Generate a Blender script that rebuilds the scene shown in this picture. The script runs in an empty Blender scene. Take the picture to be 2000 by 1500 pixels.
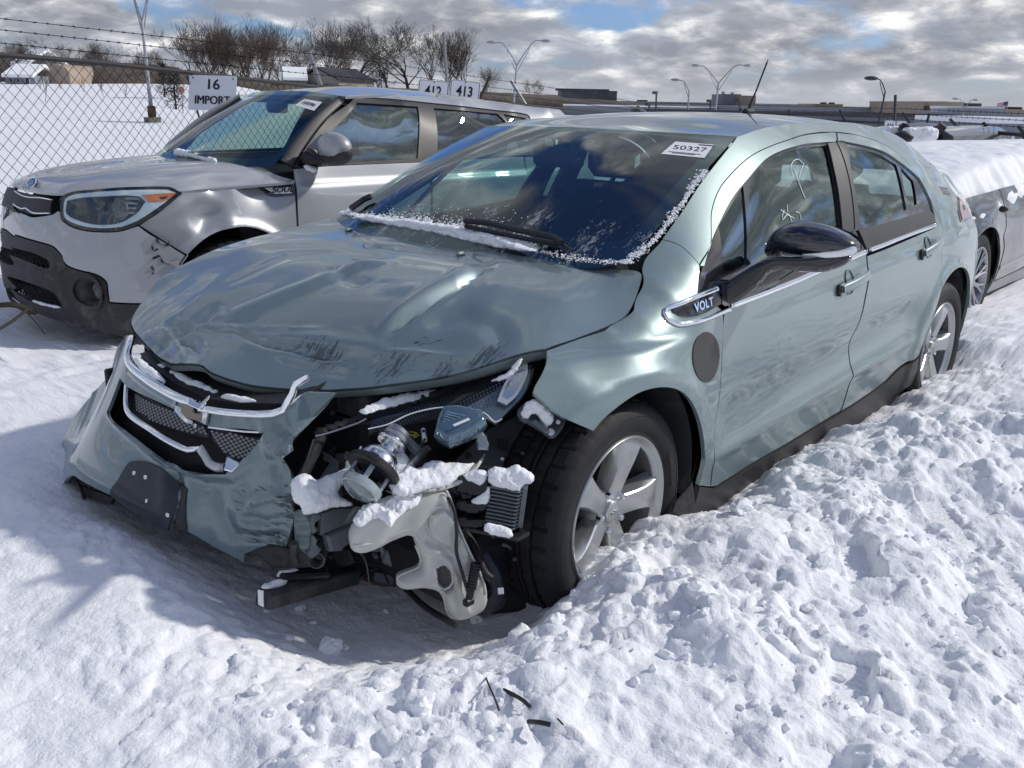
import bpy, math, random
import numpy as np
from mathutils import Matrix, Vector, noise
from mathutils.geometry import delaunay_2d_cdt
rnd = random.Random(7)
SC = bpy.context.scene
COL = SC.collection
PI = math.pi
# ---------------------------------------------------------------- camera
CAMP = np.array([2.0632, 2.2597, 1.4619])
YAW, PITCH, ROLL, FPX = -0.7221, 0.2921, 0.0182, 1826.68
_f = np.array([-math.cos(YAW)*math.cos(PITCH), math.sin(YAW)*math.cos(PITCH), -math.sin(PITCH)])
_r = np.cross(_f, [0, 0, 1]); _r /= np.linalg.norm(_r)
_u = np.cross(_r, _f)
_c, _s = math.cos(ROLL), math.sin(ROLL)
CM = np.array([_c*_r+_s*_u, -_s*_r+_c*_u, _f])
cam = bpy.data.cameras.new('camera'); camo = bpy.data.objects.new('camera', cam); COL.objects.link(camo)
cam.sensor_width = 36; cam.lens = 36*FPX/2000; cam.clip_end = 6000; cam.clip_start = 0.05
_m = Matrix([[CM[0][i], CM[1][i], -CM[2][i], CAMP[i]] for i in range(3)]+[[0, 0, 0, 1]])
camo.matrix_world = _m
SC.camera = camo
# ---------------------------------------------------------------- world: sky with broken cloud
SUN_EL = math.radians(36); SUND = np.array([-0.80, 0.60, 0.0]); SUND /= np.linalg.norm(SUND)
SUNV = np.array([SUND[0]*math.cos(SUN_EL), SUND[1]*math.cos(SUN_EL), math.sin(SUN_EL)])
W = bpy.data.worlds.new('World'); SC.world = W; W.use_nodes = True
def nd(t, typ, loc=None, **kw):
    n = t.nodes.new(typ)
    for k, v in kw.items():
        if k in n.inputs: n.inputs[k].default_value = v
        else: setattr(n, k, v)
    return n
def build_world():
    t = W.node_tree; t.nodes.clear(); L = t.links.new
    sky = nd(t, 'ShaderNodeTexSky', sky_type='NISHITA'); sky.sun_disc = False
    sky.sun_elevation = SUN_EL; sky.sun_rotation = math.atan2(SUND[0], SUND[1])
    sky.air_density = 1.0; sky.dust_density = 1.2; sky.ozone_density = 1.5
    geo = nd(t, 'ShaderNodeTexCoord'); sep = nd(t, 'ShaderNodeSeparateXYZ'); L(geo.outputs['Generated'], sep.inputs[0])
    def M(op, a, b=None, c=None):
        n = nd(t, 'ShaderNodeMath', operation=op)
        for i, x in enumerate((a, b, c)):
            if x is None: continue
            if isinstance(x, (int, float)): n.inputs[i].default_value = x
            else: L(x, n.inputs[i])
        return n.outputs[0]
    z = M('MAXIMUM', sep.outputs[2], 0.0)
    d = M('ADD', z, 0.30)
    px = M('DIVIDE', sep.outputs[0], d); py = M('DIVIDE', sep.outputs[1], d)
    cb = nd(t, 'ShaderNodeCombineXYZ'); L(px, cb.inputs[0]); L(py, cb.inputs[1])
    mp = nd(t, 'ShaderNodeMapping'); L(cb.outputs[0], mp.inputs[0]); mp.inputs['Location'].default_value = (1.3, 4.4, 0.4)
    n1 = nd(t, 'ShaderNodeTexNoise', Scale=2.6, Detail=9.0, Roughness=0.52, Distortion=0.15); L(mp.outputs[0], n1.inputs['Vector'])
    n2 = nd(t, 'ShaderNodeTexNoise', Scale=6.0, Detail=9.0, Roughness=0.55, Distortion=0.2); L(mp.outputs[0], n2.inputs['Vector'])
    n3 = nd(t, 'ShaderNodeTexNoise', Scale=2.0, Detail=3.0, Roughness=0.5); L(mp.outputs[0], n3.inputs['Vector'])
    cov = nd(t, 'ShaderNodeMapRange', interpolation_type='SMOOTHSTEP'); L(n1.outputs[0], cov.inputs[0])
    cov.inputs[1].default_value = 0.385; cov.inputs[2].default_value = 0.50
    # seen from below the gaps between clouds open up overhead
    op = nd(t, 'ShaderNodeMapRange'); L(z, op.inputs[0]); op.inputs[1].default_value = .08; op.inputs[2].default_value = .75; op.inputs[3].default_value = .035; op.inputs[4].default_value = -.055
    ca = M('ADD', n1.outputs[0], op.outputs[0]); L(ca, cov.inputs[0])
    r = nd(t, 'ShaderNodeValToRGB'); L(n2.outputs[0], r.inputs[0])
    e = r.color_ramp.elements
    e[0].position = 0.40; e[0].color = (3.0, 3.3, 3.9, 1)
    e[1].position = 0.66; e[1].color = (9.8, 9.8, 9.8, 1)
    m = r.color_ramp.elements.new(0.49); m.color = (3.9, 4.15, 4.7, 1)
    m = r.color_ramp.elements.new(0.58); m.color = (6.0, 6.15, 6.5, 1)
    br = nd(t, 'ShaderNodeMapRange'); L(n3.outputs[0], br.inputs[0]); br.inputs[1].default_value = .32; br.inputs[2].default_value = .68
    br.inputs[3].default_value = 0.72; br.inputs[4].default_value = 1.25
    cl = nd(t, 'ShaderNodeVectorMath', operation='SCALE'); L(r.outputs[0], cl.inputs[0]); L(br.outputs[0], cl.inputs['Scale'])
    # pale haze close to the horizon
    hz = nd(t, 'ShaderNodeMapRange', interpolation_type='SMOOTHSTEP'); L(z, hz.inputs[0]); hz.inputs[1].default_value = 0.0; hz.inputs[2].default_value = 0.05
    hz.inputs[3].default_value = 0.80; hz.inputs[4].default_value = 0.0
    sk = nd(t, 'ShaderNodeVectorMath', operation='MULTIPLY'); L(sky.outputs[0], sk.inputs[0]); sk.inputs[1].default_value = (.62, .82, 1.30)
    mix = nd(t, 'ShaderNodeMix', data_type='RGBA'); L(cov.outputs[0], mix.inputs[0]); L(sk.outputs[0], mix.inputs[6]); L(cl.outputs[0], mix.inputs[7])
    mix2 = nd(t, 'ShaderNodeMix', data_type='RGBA'); L(hz.outputs[0], mix2.inputs[0]); L(mix.outputs[2], mix2.inputs[6]); mix2.inputs[7].default_value = (4.6, 4.8, 5.3, 1)
    bg = nd(t, 'ShaderNodeBackground', Strength=0.10); L(mix2.outputs[2], bg.inputs[0])
    o = nd(t, 'ShaderNodeOutputWorld'); L(bg.outputs[0], o.inputs[0])
build_world()
sl = bpy.data.lights.new('sun', 'SUN'); sl.energy = 2.7; sl.angle = math.radians(2.5); sl.color = (1, .95, .87)
so = bpy.data.objects.new('sun', sl); COL.objects.link(so)
so.rotation_euler = Vector(SUNV).to_track_quat('Z', 'Y').to_euler(); so.location = (0, 0, 30)
SC.view_settings.view_transform = 'Standard'; SC.view_settings.look = 'None'
SC.view_settings.exposure = 0.06; SC.view_settings.gamma = 1
SC.view_settings.use_curve_mapping = False
SC.render.engine = 'CYCLES'
SC.cycles.max_bounces = 8; SC.cycles.transparent_max_bounces = 24; SC.cycles.glossy_bounces = 4

# ---------------------------------------------------------------- helpers
def PX(u, v, d):
    "world point at depth d on the line of sight"
    return CAMP + d*(np.array([(u-1000)/FPX, (750-v)/FPX, 1.0]) @ CM)
def onplane(u, v, ax, val, C=CAMP, D=None):
    d = np.array([(u-1000)/FPX, (750-v)/FPX, 1.0]) @ CM
    t = (val-CAMP[ax])/d[ax]
    return CAMP+t*d
class Frame:
    "a car's own coordinate frame standing in the world"
    def __init__(s, x=0, y=0, z=0, a=0):
        s.T = np.array([x, y, z], float); c, n = math.cos(a), math.sin(a)
        s.R = np.array([[c, -n, 0], [n, c, 0], [0, 0, 1.0]]); s.a = a
        s.C = (CAMP-s.T) @ s.R
    def dirs(s, uv):
        uv = np.asarray(uv, float)
        d = np.stack([(uv[:, 0]-1000)/FPX, (750-uv[:, 1])/FPX, np.ones(len(uv))], 1) @ CM
        return d @ s.R
    def px(s, u, v, d):
        return (PX(u, v, d)-s.T) @ s.R
    def plane(s, u, v, ax, val):
        d = s.dirs([(u, v)])[0]; t = (val-s.C[ax])/d[ax]
        return s.C+t*d
F0 = Frame()
def tps_fit(A, b, lam=0.0):
    A = np.asarray(A, float); n = len(A)
    d = np.linalg.norm(A[:, None]-A[None], axis=2)
    K = np.where(d > 0, d*d*np.log(np.maximum(d, 1e-12)), 0)+lam*np.eye(n)
    Q = np.hstack([np.ones((n, 1)), A])
    S = np.block([[K, Q], [Q.T, np.zeros((3, 3))]])
    w = np.linalg.solve(S, np.concatenate([b, np.zeros(3)]))
    return A, w
def tps_eval(fit, X):
    A, w = fit; out = np.empty(len(X))
    for i in range(0, len(X), 4000):
        x = X[i:i+4000]; d = np.linalg.norm(x[:, None]-A[None], axis=2)
        U = np.where(d > 0, d*d*np.log(np.maximum(d, 1e-12)), 0)
        out[i:i+4000] = U @ w[:-3]+w[-3]+x @ w[-2:]
    return out
class Surf:
    "height field over two axes: coordinate ax = f(other two)"
    def __init__(s, ax, pts, frame=F0, feat=None, lam=0.0, tmin=1.0, tmax=9.0):
        s.ax = ax; s.o = [i for i in range(3) if i != ax]; s.fr = frame; s.feat = feat; s.tmin = tmin; s.tmax = tmax
        p = np.asarray(pts, float)
        s.fit = tps_fit(p[:, s.o], p[:, ax], lam)
    def val(s, ab, feat=True):
        ab = np.asarray(ab, float).reshape(-1, 2)
        v = tps_eval(s.fit, ab)
        if feat and s.feat is not None: v = v+s.feat(ab)
        return v
    def pos(s, ab, off=0.0):
        ab = np.asarray(ab, float).reshape(-1, 2)
        P = np.empty((len(ab), 3)); P[:, s.o] = ab; P[:, s.ax] = s.val(ab)
        if np.any(off): P = P+s.nrm(ab)*(off if np.isscalar(off) else np.asarray(off)[:, None])
        return P
    def nrm(s, ab, h=0.0015):
        ab = np.asarray(ab, float).reshape(-1, 2)
        da = (s.val(ab+[h, 0])-s.val(ab-[h, 0]))/(2*h); db = (s.val(ab+[0, h])-s.val(ab-[0, h]))/(2*h)
        N = np.empty((len(ab), 3)); N[:, s.o[0]] = -da; N[:, s.o[1]] = -db; N[:, s.ax] = 1
        return N/np.linalg.norm(N, axis=1)[:, None]
    def hit(s, uv, feat=False):
        D = s.fr.dirs(uv); C = s.fr.C; ts = np.linspace(s.tmin, s.tmax, 160); out = []
        for d in D:
            X = C+ts[:, None]*d
            g = X[:, s.ax]-s.val(X[:, s.o], feat)
            k = np.where(g[:-1]*g[1:] <= 0)[0]
            if len(k):
                a, b = ts[k[0]], ts[k[0]+1]; ga = g[k[0]]
                for _ in range(30):
                    m = (a+b)/2; x = (C+m*d)[None]; gm = (x[:, s.ax]-s.val(x[:, s.o], feat))[0]
                    if gm*ga > 0: a, ga = m, gm
                    else: b = m
                t = (a+b)/2
            else: t = ts[np.argmin(np.abs(g))]
            out.append((C+t*d)[s.o])
        return np.array(out)
def catmull(P, closed, step, sharp=()):
    "smooth curve through the points, broken at the sharp ones"
    P = np.asarray(P, float); n = len(P); out = []
    for i in range(n if closed else n-1):
        p1, p2 = P[i], P[(i+1) % n]
        p0 = P[i-1] if (closed or i > 0) and i not in sharp else 2*p1-p2
        j = (i+1) % n
        p3 = P[(i+2) % n] if (closed or i+2 < n) and j not in sharp else 2*p2-p1
        L = np.linalg.norm(p2-p1); k = max(1, int(round(L/step)))
        # limit tangents against overshoot
        m1 = (p2-p0)/2; m2 = (p3-p1)/2
        l0 = np.linalg.norm(m1); l1 = np.linalg.norm(m2)
        if l0 > L: m1 = m1*L/l0
        if l1 > L: m2 = m2*L/l1
        for q in range(k):
            t = q/k
            out.append((2*t**3-3*t**2+1)*p1+(t**3-2*t**2+t)*m1+(-2*t**3+3*t**2)*p2+(t**3-t**2)*m2)
    if not closed: out.append(P[-1])
    return np.array(out)
def inpoly(X, poly):
    x, y = X[:, 0], X[:, 1]; r = np.zeros(len(X), bool); n = len(poly); j = n-1
    for i in range(n):
        xi, yi = poly[i]; xj, yj = poly[j]
        if yi != yj:
            c = ((yi > y) != (yj > y)) & (x < (xj-xi)*(y-yi)/(yj-yi)+xi); r ^= c
        j = i
    return r
def distpoly(X, poly, closed=True):
    "distance to polyline, signed side, parameter 0..1"
    P = np.asarray(poly, float); Q = np.roll(P, -1, 0) if closed else P[1:]; A = P if closed else P[:-1]
    best = np.full(len(X), 1e9); side = np.zeros(len(X)); par = np.zeros(len(X))
    L = np.linalg.norm(Q-A, axis=1); cum = np.concatenate([[0], np.cumsum(L)]); tot = cum[-1]
    for i in range(len(A)):
        if L[i] < 1e-9: continue
        e = (Q[i]-A[i])/L[i]; w = X-A[i]; t = np.clip(w @ e, 0, L[i]); d = np.linalg.norm(w-t[:, None]*e, axis=1)
        k = d < best
        best[k] = d[k]; side[k] = np.sign(e[0]*w[k, 1]-e[1]*w[k, 0]); par[k] = (cum[i]+t[k])/tot
    return best, side, par
def area(P):
    return 0.5*np.sum(P[:, 0]*np.roll(P[:, 1], -1)-np.roll(P[:, 0], -1)*P[:, 1])
def inset(P, d):
    if d == 0: return P
    sgn = 1 if area(P) > 0 else -1
    e1 = P-np.roll(P, 1, 0); e2 = np.roll(P, -1, 0)-P
    e1 /= np.maximum(np.linalg.norm(e1, axis=1), 1e-9)[:, None]; e2 /= np.maximum(np.linalg.norm(e2, axis=1), 1e-9)[:, None]
    n1 = np.stack([-e1[:, 1], e1[:, 0]], 1)*sgn; n2 = np.stack([-e2[:, 1], e2[:, 0]], 1)*sgn
    m = n1+n2; l = np.maximum(np.linalg.norm(m, axis=1), .3); m /= l[:, None]
    k = 1/np.clip(np.sum(m*n1, axis=1), .5, 1)
    return P+m*(d*k)[:, None]
SMOOTHN = {}
def mesh_obj(name, V, Fc, mat=None, parent=None, smooth=True, normals=None, flat=None):
    me = bpy.data.meshes.new(name); me.from_pydata([tuple(map(float, v)) for v in V], [], [tuple(map(int, f)) for f in Fc])
    if mat: me.materials.append(mat)
    if smooth:
        arr = np.ones(len(me.polygons), bool)
        if flat is not None: arr[flat:] = False
        me.polygons.foreach_set('use_smooth', arr)
    me.update()
    if normals is not None: me.normals_split_custom_set_from_vertices([tuple(n) for n in normals])
    o = bpy.data.objects.new(name, me); COL.objects.link(o)
    if parent is not None: o.parent = parent
    return o
def to_ab(S, pts):
    uv = [p for p in pts if len(p) == 2]
    h = list(S.hit(uv)) if uv else []; out = []
    for p in pts:
        if len(p) == 2: out.append(h.pop(0))
        else: out.append(np.array(p[1:3], float))
    return np.array(out)
def panel(name, S, outline, mat, parent, res=0.03, thick=0.012, off=0.0, gap=0.002, holes=(), sharp=(), hsharp=None, ab=False, mirror=False, dense=None, jitter=0.0, rim=True):
    """sheet-metal (or glass) panel cut out of surface S by an outline; gets folded edges"""
    O = np.asarray(outline, float) if ab else to_ab(S, outline)
    O = catmull(O, True, res*0.5, sharp); O = inset(O, gap)
    H = []
    for i, h in enumerate(holes):
        hh = np.asarray(h, float) if ab else to_ab(S, h)
        hh = catmull(hh, True, res*0.5, (hsharp[i] if hsharp else ())); hh = inset(hh, -gap); H.append(hh)
    lo, hi = O.min(0), O.max(0)
    gx = np.arange(lo[0], hi[0], res); gy = np.arange(lo[1], hi[1], res*.87)
    G = np.array([(x+(res/2 if j % 2 else 0), y) for j, y in enumerate(gy) for x in gx])
    if dense is not None:
        for (poly, r2) in dense:
            D = np.asarray(poly); l2, h2 = D.min(0), D.max(0)
            g2 = np.array([(x+(r2/2 if j % 2 else 0), y) for j, y in enumerate(np.arange(l2[1], h2[1], r2*.87)) for x in np.arange(l2[0], h2[0], r2)])
            G = np.vstack([G[~inpoly(G, D)], g2[inpoly(g2, D)]])
    k = inpoly(G, O)
    G = G[k]; dd = distpoly(G, O)[0]; G = G[dd > res*.3]
    for h in H:
        if len(G) == 0: break
        G = G[~inpoly(G, h)]
        if len(G): G = G[distpoly(G, h)[0] > res*.3]
    verts = [tuple(p) for p in O]; edges = [(i, (i+1) % len(O)) for i in range(len(O))]
    for h in H:
        b = len(verts); verts += [tuple(p) for p in h]; edges += [(b+i, b+(i+1) % len(h)) for i in range(len(h))]
    verts += [tuple(p) for p in G]
    r = delaunay_2d_cdt([Vector(v) for v in verts], edges, [], 1, 1e-6)
    v2 = np.array([(v.x, v.y) for v in r[0]]); fc = [f for f in r[2]]
    cen = np.array([v2[list(f)].mean(0) for f in fc])
    keep = inpoly(cen, O)
    for h in H: keep &= ~inpoly(cen, h)
    fc = [f for f, q in zip(fc, keep) if q]
    V = S.pos(v2, off); N = S.nrm(v2)
    # orientation: outward = +axis of surface
    f = fc[0]; nn = np.cross(V[f[1]]-V[f[0]], V[f[2]]-V[f[0]])
    sgn = np.sum([np.dot(np.cross(V[a]-V[b], V[c]-V[b]), N[a]) for a, b, c in [f[:3] for f in fc[:50]]])
    # edges used once
    cnt = {}
    for f in fc:
        for i in range(len(f)):
            e = (f[i], f[(i+1) % len(f)]); kk = (min(e), max(e)); cnt.setdefault(kk, []).append(e)
    bd = [es[0] for es in cnt.values() if len(es) == 1]
    nf = len(fc); n0 = len(V)
    if rim:
        bi = sorted({i for e in bd for i in e}); mp = {}
        base = V[bi]; nb = N[bi]
        V = np.vstack([V, base, base-nb*thick]); N = np.vstack([N, nb, nb])
        for q, i in enumerate(bi): mp[i] = q
        nbn = len(bi)
        for a, b in bd: fc.append((n0+mp[b], n0+mp[a], n0+nbn+mp[a], n0+nbn+mp[b]))
    if sgn > 0: fc = [tuple(reversed(f)) for f in fc]
    o = mesh_obj(name, V, fc, mat, parent, True, None, flat=nf)
    # analytic normals on the outer skin
    me = o.data; ln = np.zeros((len(me.loops), 3), np.float32)
    li = np.empty(len(me.loops), int); me.loops.foreach_get('vertex_index', li)
    pn = np.zeros((len(me.polygons), 3)); me.polygons.foreach_get('normal', pn.reshape(-1)) if False else None
    for p in me.polygons:
        s0 = p.loop_start
        if p.index < nf:
            for l in range(s0, s0+p.loop_total): ln[l] = N[li[l]]
        else:
            for l in range(s0, s0+p.loop_total): ln[l] = p.normal
    me.normals_split_custom_set([tuple(x) for x in ln])
    if mirror: mirror_obj(o)
    return o
def mirror_obj(o, axis=1):
    me = o.data; V = [list(v.co) for v in me.vertices]
    for v in V: v[axis] = -v[axis]
    Fc = [tuple(reversed(p.vertices)) for p in me.polygons]
    m = mesh_obj(o.name.split('.')[0], V, Fc, me.materials[0] if me.materials else None, o.parent, True)
    try: m.data.set_sharp_from_angle(angle=math.radians(40))
    except Exception: pass
    if 'label' in o: m['label'] = o['label']
    return m
def ribbon(name, C, w, h, mat, parent=None, up=None, closed=False, nrm=None, taper=None):
    "bar of rounded rectangular section w x h following curve C; nrm = surface normals along it"
    C = np.asarray(C, float); n = len(C)
    T = np.gradient(C, axis=0) if not closed else (np.roll(C, -1, 0)-np.roll(C, 1, 0))
    T /= np.maximum(np.linalg.norm(T, axis=1), 1e-9)[:, None]
    if nrm is None: nrm = np.tile(np.array(up if up is not None else (0, 0, 1.0)), (n, 1))
    Bn = np.cross(T, nrm); Bn /= np.maximum(np.linalg.norm(Bn, axis=1), 1e-9)[:, None]
    Nn = np.cross(Bn, T)
    sec = [(-.5, -.5), (-.5, .15), (-.36, .42), (-.15, .5), (.15, .5), (.36, .42), (.5, .15), (.5, -.5)]
    V = []; Fc = []; k = len(sec)
    for i in range(n):
        s = 1 if taper is None else taper[i]
        for a, b in sec: V.append(C[i]+Bn[i]*a*w*s+Nn[i]*b*h*(s if taper is not None else 1))
    m = n if closed else n-1
    for i in range(m):
        for j in range(k):
            a = i*k+j; b = i*k+(j+1) % k; c = ((i+1) % n)*k+(j+1) % k; d = ((i+1) % n)*k+j
            Fc.append((a, b, c, d))
    if not closed: Fc.append(tuple(range(k))); Fc.append(tuple(reversed(range((n-1)*k, n*k))))
    return mesh_obj(name, V, Fc, mat, parent)
class MB:
    "collects simple shapes into one mesh"
    def __init__(s): s.V = []; s.F = []
    def add(s, V, F):
        b = len(s.V); s.V += [tuple(map(float, v)) for v in V]; s.F += [tuple(int(i)+b for i in f) for f in F]; return s
    def box(s, c, size, R=None, bev=0.0):
        c = np.array(c, float); h = np.array(size, float)/2
        if bev <= 0:
            V = np.array([(x, y, z) for x in (-1, 1) for y in (-1, 1) for z in (-1, 1)])*h
            F = [(0, 1, 3, 2), (4, 6, 7, 5), (0, 4, 5, 1), (2, 3, 7, 6), (0, 2, 6, 4), (1, 5, 7, 3)]
        else:
            V = []; F = []; b = min(bev, h.min()*.9)
            idx = {}
            for x in (-1, 1):
                for y in (-1, 1):
                    for z in (-1, 1):
                        for ax in range(3):
                            p = np.array([x, y, z])*h; q = p.copy()
                            for o in range(3):
                                if o != ax: q[o] -= b*np.sign(p[o])
                            idx[(x, y, z, ax)] = len(V); V.append(q)
            def g(x, y, z, a): return idx[(x, y, z, a)]
            for ax in range(3):
                o1, o2 = [i for i in range(3) if i != ax]
                for sg in (-1, 1):
                    f = []
                    for a, b2 in ((-1, -1), (1, -1), (1, 1), (-1, 1)):
                        k = [0, 0, 0]; k[ax] = sg; k[o1] = a; k[o2] = b2; f.append(g(*k, ax))
                    F.append(tuple(f))
            for ax in range(3):
                o1, o2 = [i for i in range(3) if i != ax]
                for a in (-1, 1):
                    for b2 in (-1, 1):
                        k1 = [0, 0, 0]; k1[ax] = -1; k1[o1] = a; k1[o2] = b2; k2 = list(k1); k2[ax] = 1
                        F.append((g(*k1, o1), g(*k2, o1), g(*k2, o2), g(*k1, o2)))
            for x in (-1, 1):
                for y in (-1, 1):
                    for z in (-1, 1): F.append((g(x, y, z, 0), g(x, y, z, 1), g(x, y, z, 2)))
            V = np.array(V)
        if R is not None: V = V @ np.array(R).T
        return s.add(V+c, F)
    def tube(s, pts, r, n=8, caps=True):
        P = np.asarray(pts, float); m = len(P); rr = np.full(m, r) if np.isscalar(r) else np.asarray(r, float)
        T = np.gradient(P, axis=0); T /= np.maximum(np.linalg.norm(T, axis=1), 1e-9)[:, None]
        up = np.array([0, 0, 1.0]) if abs(T[0][2]) < .9 else np.array([1.0, 0, 0])
        A = np.cross(T[0], up); A /= np.linalg.norm(A); V = []; F = []
        for i in range(m):
            A = A-T[i]*np.dot(A, T[i]); A /= max(np.linalg.norm(A), 1e-9); B = np.cross(T[i], A)
            for k in range(n):
                a = 2*PI*k/n; V.append(P[i]+rr[i]*(math.cos(a)*A+math.sin(a)*B))
        for i in range(m-1):
            for k in range(n): F.append((i*n+k, i*n+(k+1) % n, (i+1)*n+(k+1) % n, (i+1)*n+k))
        if caps: F.append(tuple(reversed(range(n)))); F.append(tuple(range((m-1)*n, m*n)))
        return s.add(V, F)
    def lathe(s, prof, c, axis, n=32, f=None, a0=0, a1=2*PI):
        "profile (radius, along) turned round axis through c"
        ax = np.array(axis, float); ax /= np.linalg.norm(ax)
        up = np.array([0, 0, 1.0]) if abs(ax[2]) < .9 else np.array([1.0, 0, 0])
        A = up-ax*np.dot(up, ax); A /= np.linalg.norm(A); B = np.cross(ax, A)
        full = abs((a1-a0)-2*PI) < 1e-6; m = n if full else n+1; V = []; F = []; k = len(prof)
        for i in range(m):
            a = a0+(a1-a0)*i/n
            for j, (r, h) in enumerate(prof):
                if f is not None: r, h = f(j, i, r, h)
                V.append(np.array(c)+ax*h+r*(math.cos(a)*A+math.sin(a)*B))
        for i in range(n):
            i2 = (i+1) % m
            for j in range(k-1): F.append((i*k+j, i*k+j+1, i2*k+j+1, i2*k+j))
        return s.add(V, F)
    def prism(s, poly, d, flip=False):
        "extrude planar 3D polygon by vector d"
        P = np.asarray(poly, float); n = len(P)
        V = np.vstack([P, P+np.asarray(d)]); F = [tuple(range(n)), tuple(reversed(range(n, 2*n)))]
        F += [(i, (i+1) % n, n+(i+1) % n, n+i) for i in range(n)]
        return s.add(V, F)
    def loft(s, secs, closed=True, cap=True):
        n = len(secs[0]); V = [p for q in secs for p in q]; F = []
        for i in range(len(secs)-1):
            for j in range(n if closed else n-1): F.append((i*n+j, i*n+(j+1) % n, (i+1)*n+(j+1) % n, (i+1)*n+j))
        if cap: F.append(tuple(reversed(range(n)))); F.append(tuple(range((len(secs)-1)*n, len(secs)*n)))
        return s.add(V, F)
    def build(s, name, mat, parent=None, smooth=True, ang=35):
        o = mesh_obj(name, s.V, s.F, mat, parent, smooth)
        import bmesh
        bm = bmesh.new(); bm.from_mesh(o.data); bmesh.ops.recalc_face_normals(bm, faces=bm.faces); bm.to_mesh(o.data); bm.free()
        if smooth:
            try: o.data.set_sharp_from_angle(angle=math.radians(ang))
            except Exception: pass
        return o
def rotz(a):
    c, s = math.cos(a), math.sin(a); return np.array([[c, -s, 0], [s, c, 0], [0, 0, 1.0]])
def basis(x, z):
    "matrix with columns x, y, z axes; x kept, z approximately"
    x = np.array(x, float); x /= np.linalg.norm(x); z = np.array(z, float); y = np.cross(z, x); y /= np.linalg.norm(y)
    return np.stack([x, y, np.cross(x, y)], 1)
def empty(name, loc=(0, 0, 0), rz=0.0, label=None, cat=None, group=None):
    o = bpy.data.objects.new(name, None); COL.objects.link(o); o.location = tuple(map(float, loc)); o.rotation_euler = (0, 0, rz)
    o.empty_display_size = .2
    if label: o['label'] = label
    if cat: o['category'] = cat
    if group: o['group'] = group
    return o
def tag(o, label=None, cat=None, group=None, kind=None):
    if label: o['label'] = label
    if cat: o['category'] = cat
    if group: o['group'] = group
    if kind: o['kind'] = kind
    return o
def copy_tree(o, parent=None, loc=None, rz=None):
    c = o.copy(); COL.objects.link(c); c.parent = parent
    for ch in o.children: copy_tree(ch, c)
    if loc is not None: c.location = tuple(map(float, loc))
    if rz is not None: c.rotation_euler = (0, 0, rz)
    return c
def text_mesh(txt, size, depth=0.0, shear=0.0, bold=0.0, spacing=1.0, align='CENTER', xs=1.0):
    cu = bpy.data.curves.new('text', 'FONT'); cu.body = txt; cu.size = size; cu.extrude = depth; cu.shear = shear; cu.offset = bold
    cu.space_character = spacing; cu.align_x = align; cu.align_y = 'CENTER'; cu.resolution_u = 4
    o = bpy.data.objects.new('text', cu); COL.objects.link(o)
    dg = bpy.context.evaluated_depsgraph_get(); dg.update()
    me = bpy.data.meshes.new_from_object(o.evaluated_get(dg))
    V = np.array([v.co[:] for v in me.vertices]); Fc = [tuple(p.vertices) for p in me.polygons]
    bpy.data.objects.remove(o); bpy.data.curves.remove(cu); bpy.data.meshes.remove(me)
    if xs != 1.0 and len(V): V[:, 0] *= xs
    return V, Fc
def text_on(name, txt, size, mat, parent, origin, xdir, ydir, depth=0.0006, **kw):
    V, Fc = text_mesh(txt, size, depth, **kw)
    x = np.array(xdir, float); x /= np.linalg.norm(x); y = np.array(ydir, float); y = y-x*np.dot(x, y); y /= np.linalg.norm(y); z = np.cross(x, y)
    W_ = np.array(origin)+V[:, :1]*x+V[:, 1:2]*y+V[:, 2:3]*z
    return mesh_obj(name, W_, Fc, mat, parent, smooth=False)
# ---------------------------------------------------------------- numpy noise
_pg = np.random.RandomState(3)
_perm = _pg.permutation(512); _perm = np.concatenate([_perm, _perm]); _ga = _pg.rand(512)*2*PI
_g2 = np.stack([np.cos(_ga), np.sin(_ga)], 1)
def gnoise(x, y):
    xi = np.floor(x).astype(int); yi = np.floor(y).astype(int); xf = x-xi; yf = y-yi
    u = xf*xf*xf*(xf*(xf*6-15)+10); v = yf*yf*yf*(yf*(yf*6-15)+10)
    def g(a, b, fx, fy):
        h = _perm[(_perm[a & 511]+b) & 511]; q = _g2[h]
        return q[..., 0]*fx+q[..., 1]*fy
    n00 = g(xi, yi, xf, yf); n10 = g(xi+1, yi, xf-1, yf); n01 = g(xi, yi+1, xf, yf-1); n11 = g(xi+1, yi+1, xf-1, yf-1)
    return ((n00*(1-u)+n10*u)*(1-v)+(n01*(1-u)+n11*u)*v)*1.5
def worley(x, y, seed=0):
    "distance to nearest jittered point, and that cell's random number"
    xi = np.floor(x).astype(int); yi = np.floor(y).astype(int); best = np.full(x.shape, 9.0); cid = np.zeros(x.shape)
    for dx in (-1, 0, 1):
        for dy in (-1, 0, 1):
            a, b = xi+dx, yi+dy; h = _perm[(_perm[(a+seed) & 511]+b) & 511]
            jx = ((h*73) % 101)/101.0; jy = ((h*151) % 103)/103.0
            d = np.hypot(a+jx-x, b+jy-y); k = d < best; best = np.where(k, d, best); cid = np.where(k, (h % 97)/97.0, cid)
    return best, cid
def fbm(x, y, o=4, r=.5):
    s = 0; a = 1; f = 1
    for i in range(o): s = s+a*gnoise(x*f+i*17.3, y*f-i*9.1); a *= r; f *= 2.03
    return s
def billow(x, y, o=4, r=.5):
    s = 0; a = 1; f = 1
    for i in range(o): s = s+a*np.abs(gnoise(x*f+i*31.7, y*f+i*11.9)); a *= r; f *= 2.07
    return s
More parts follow.
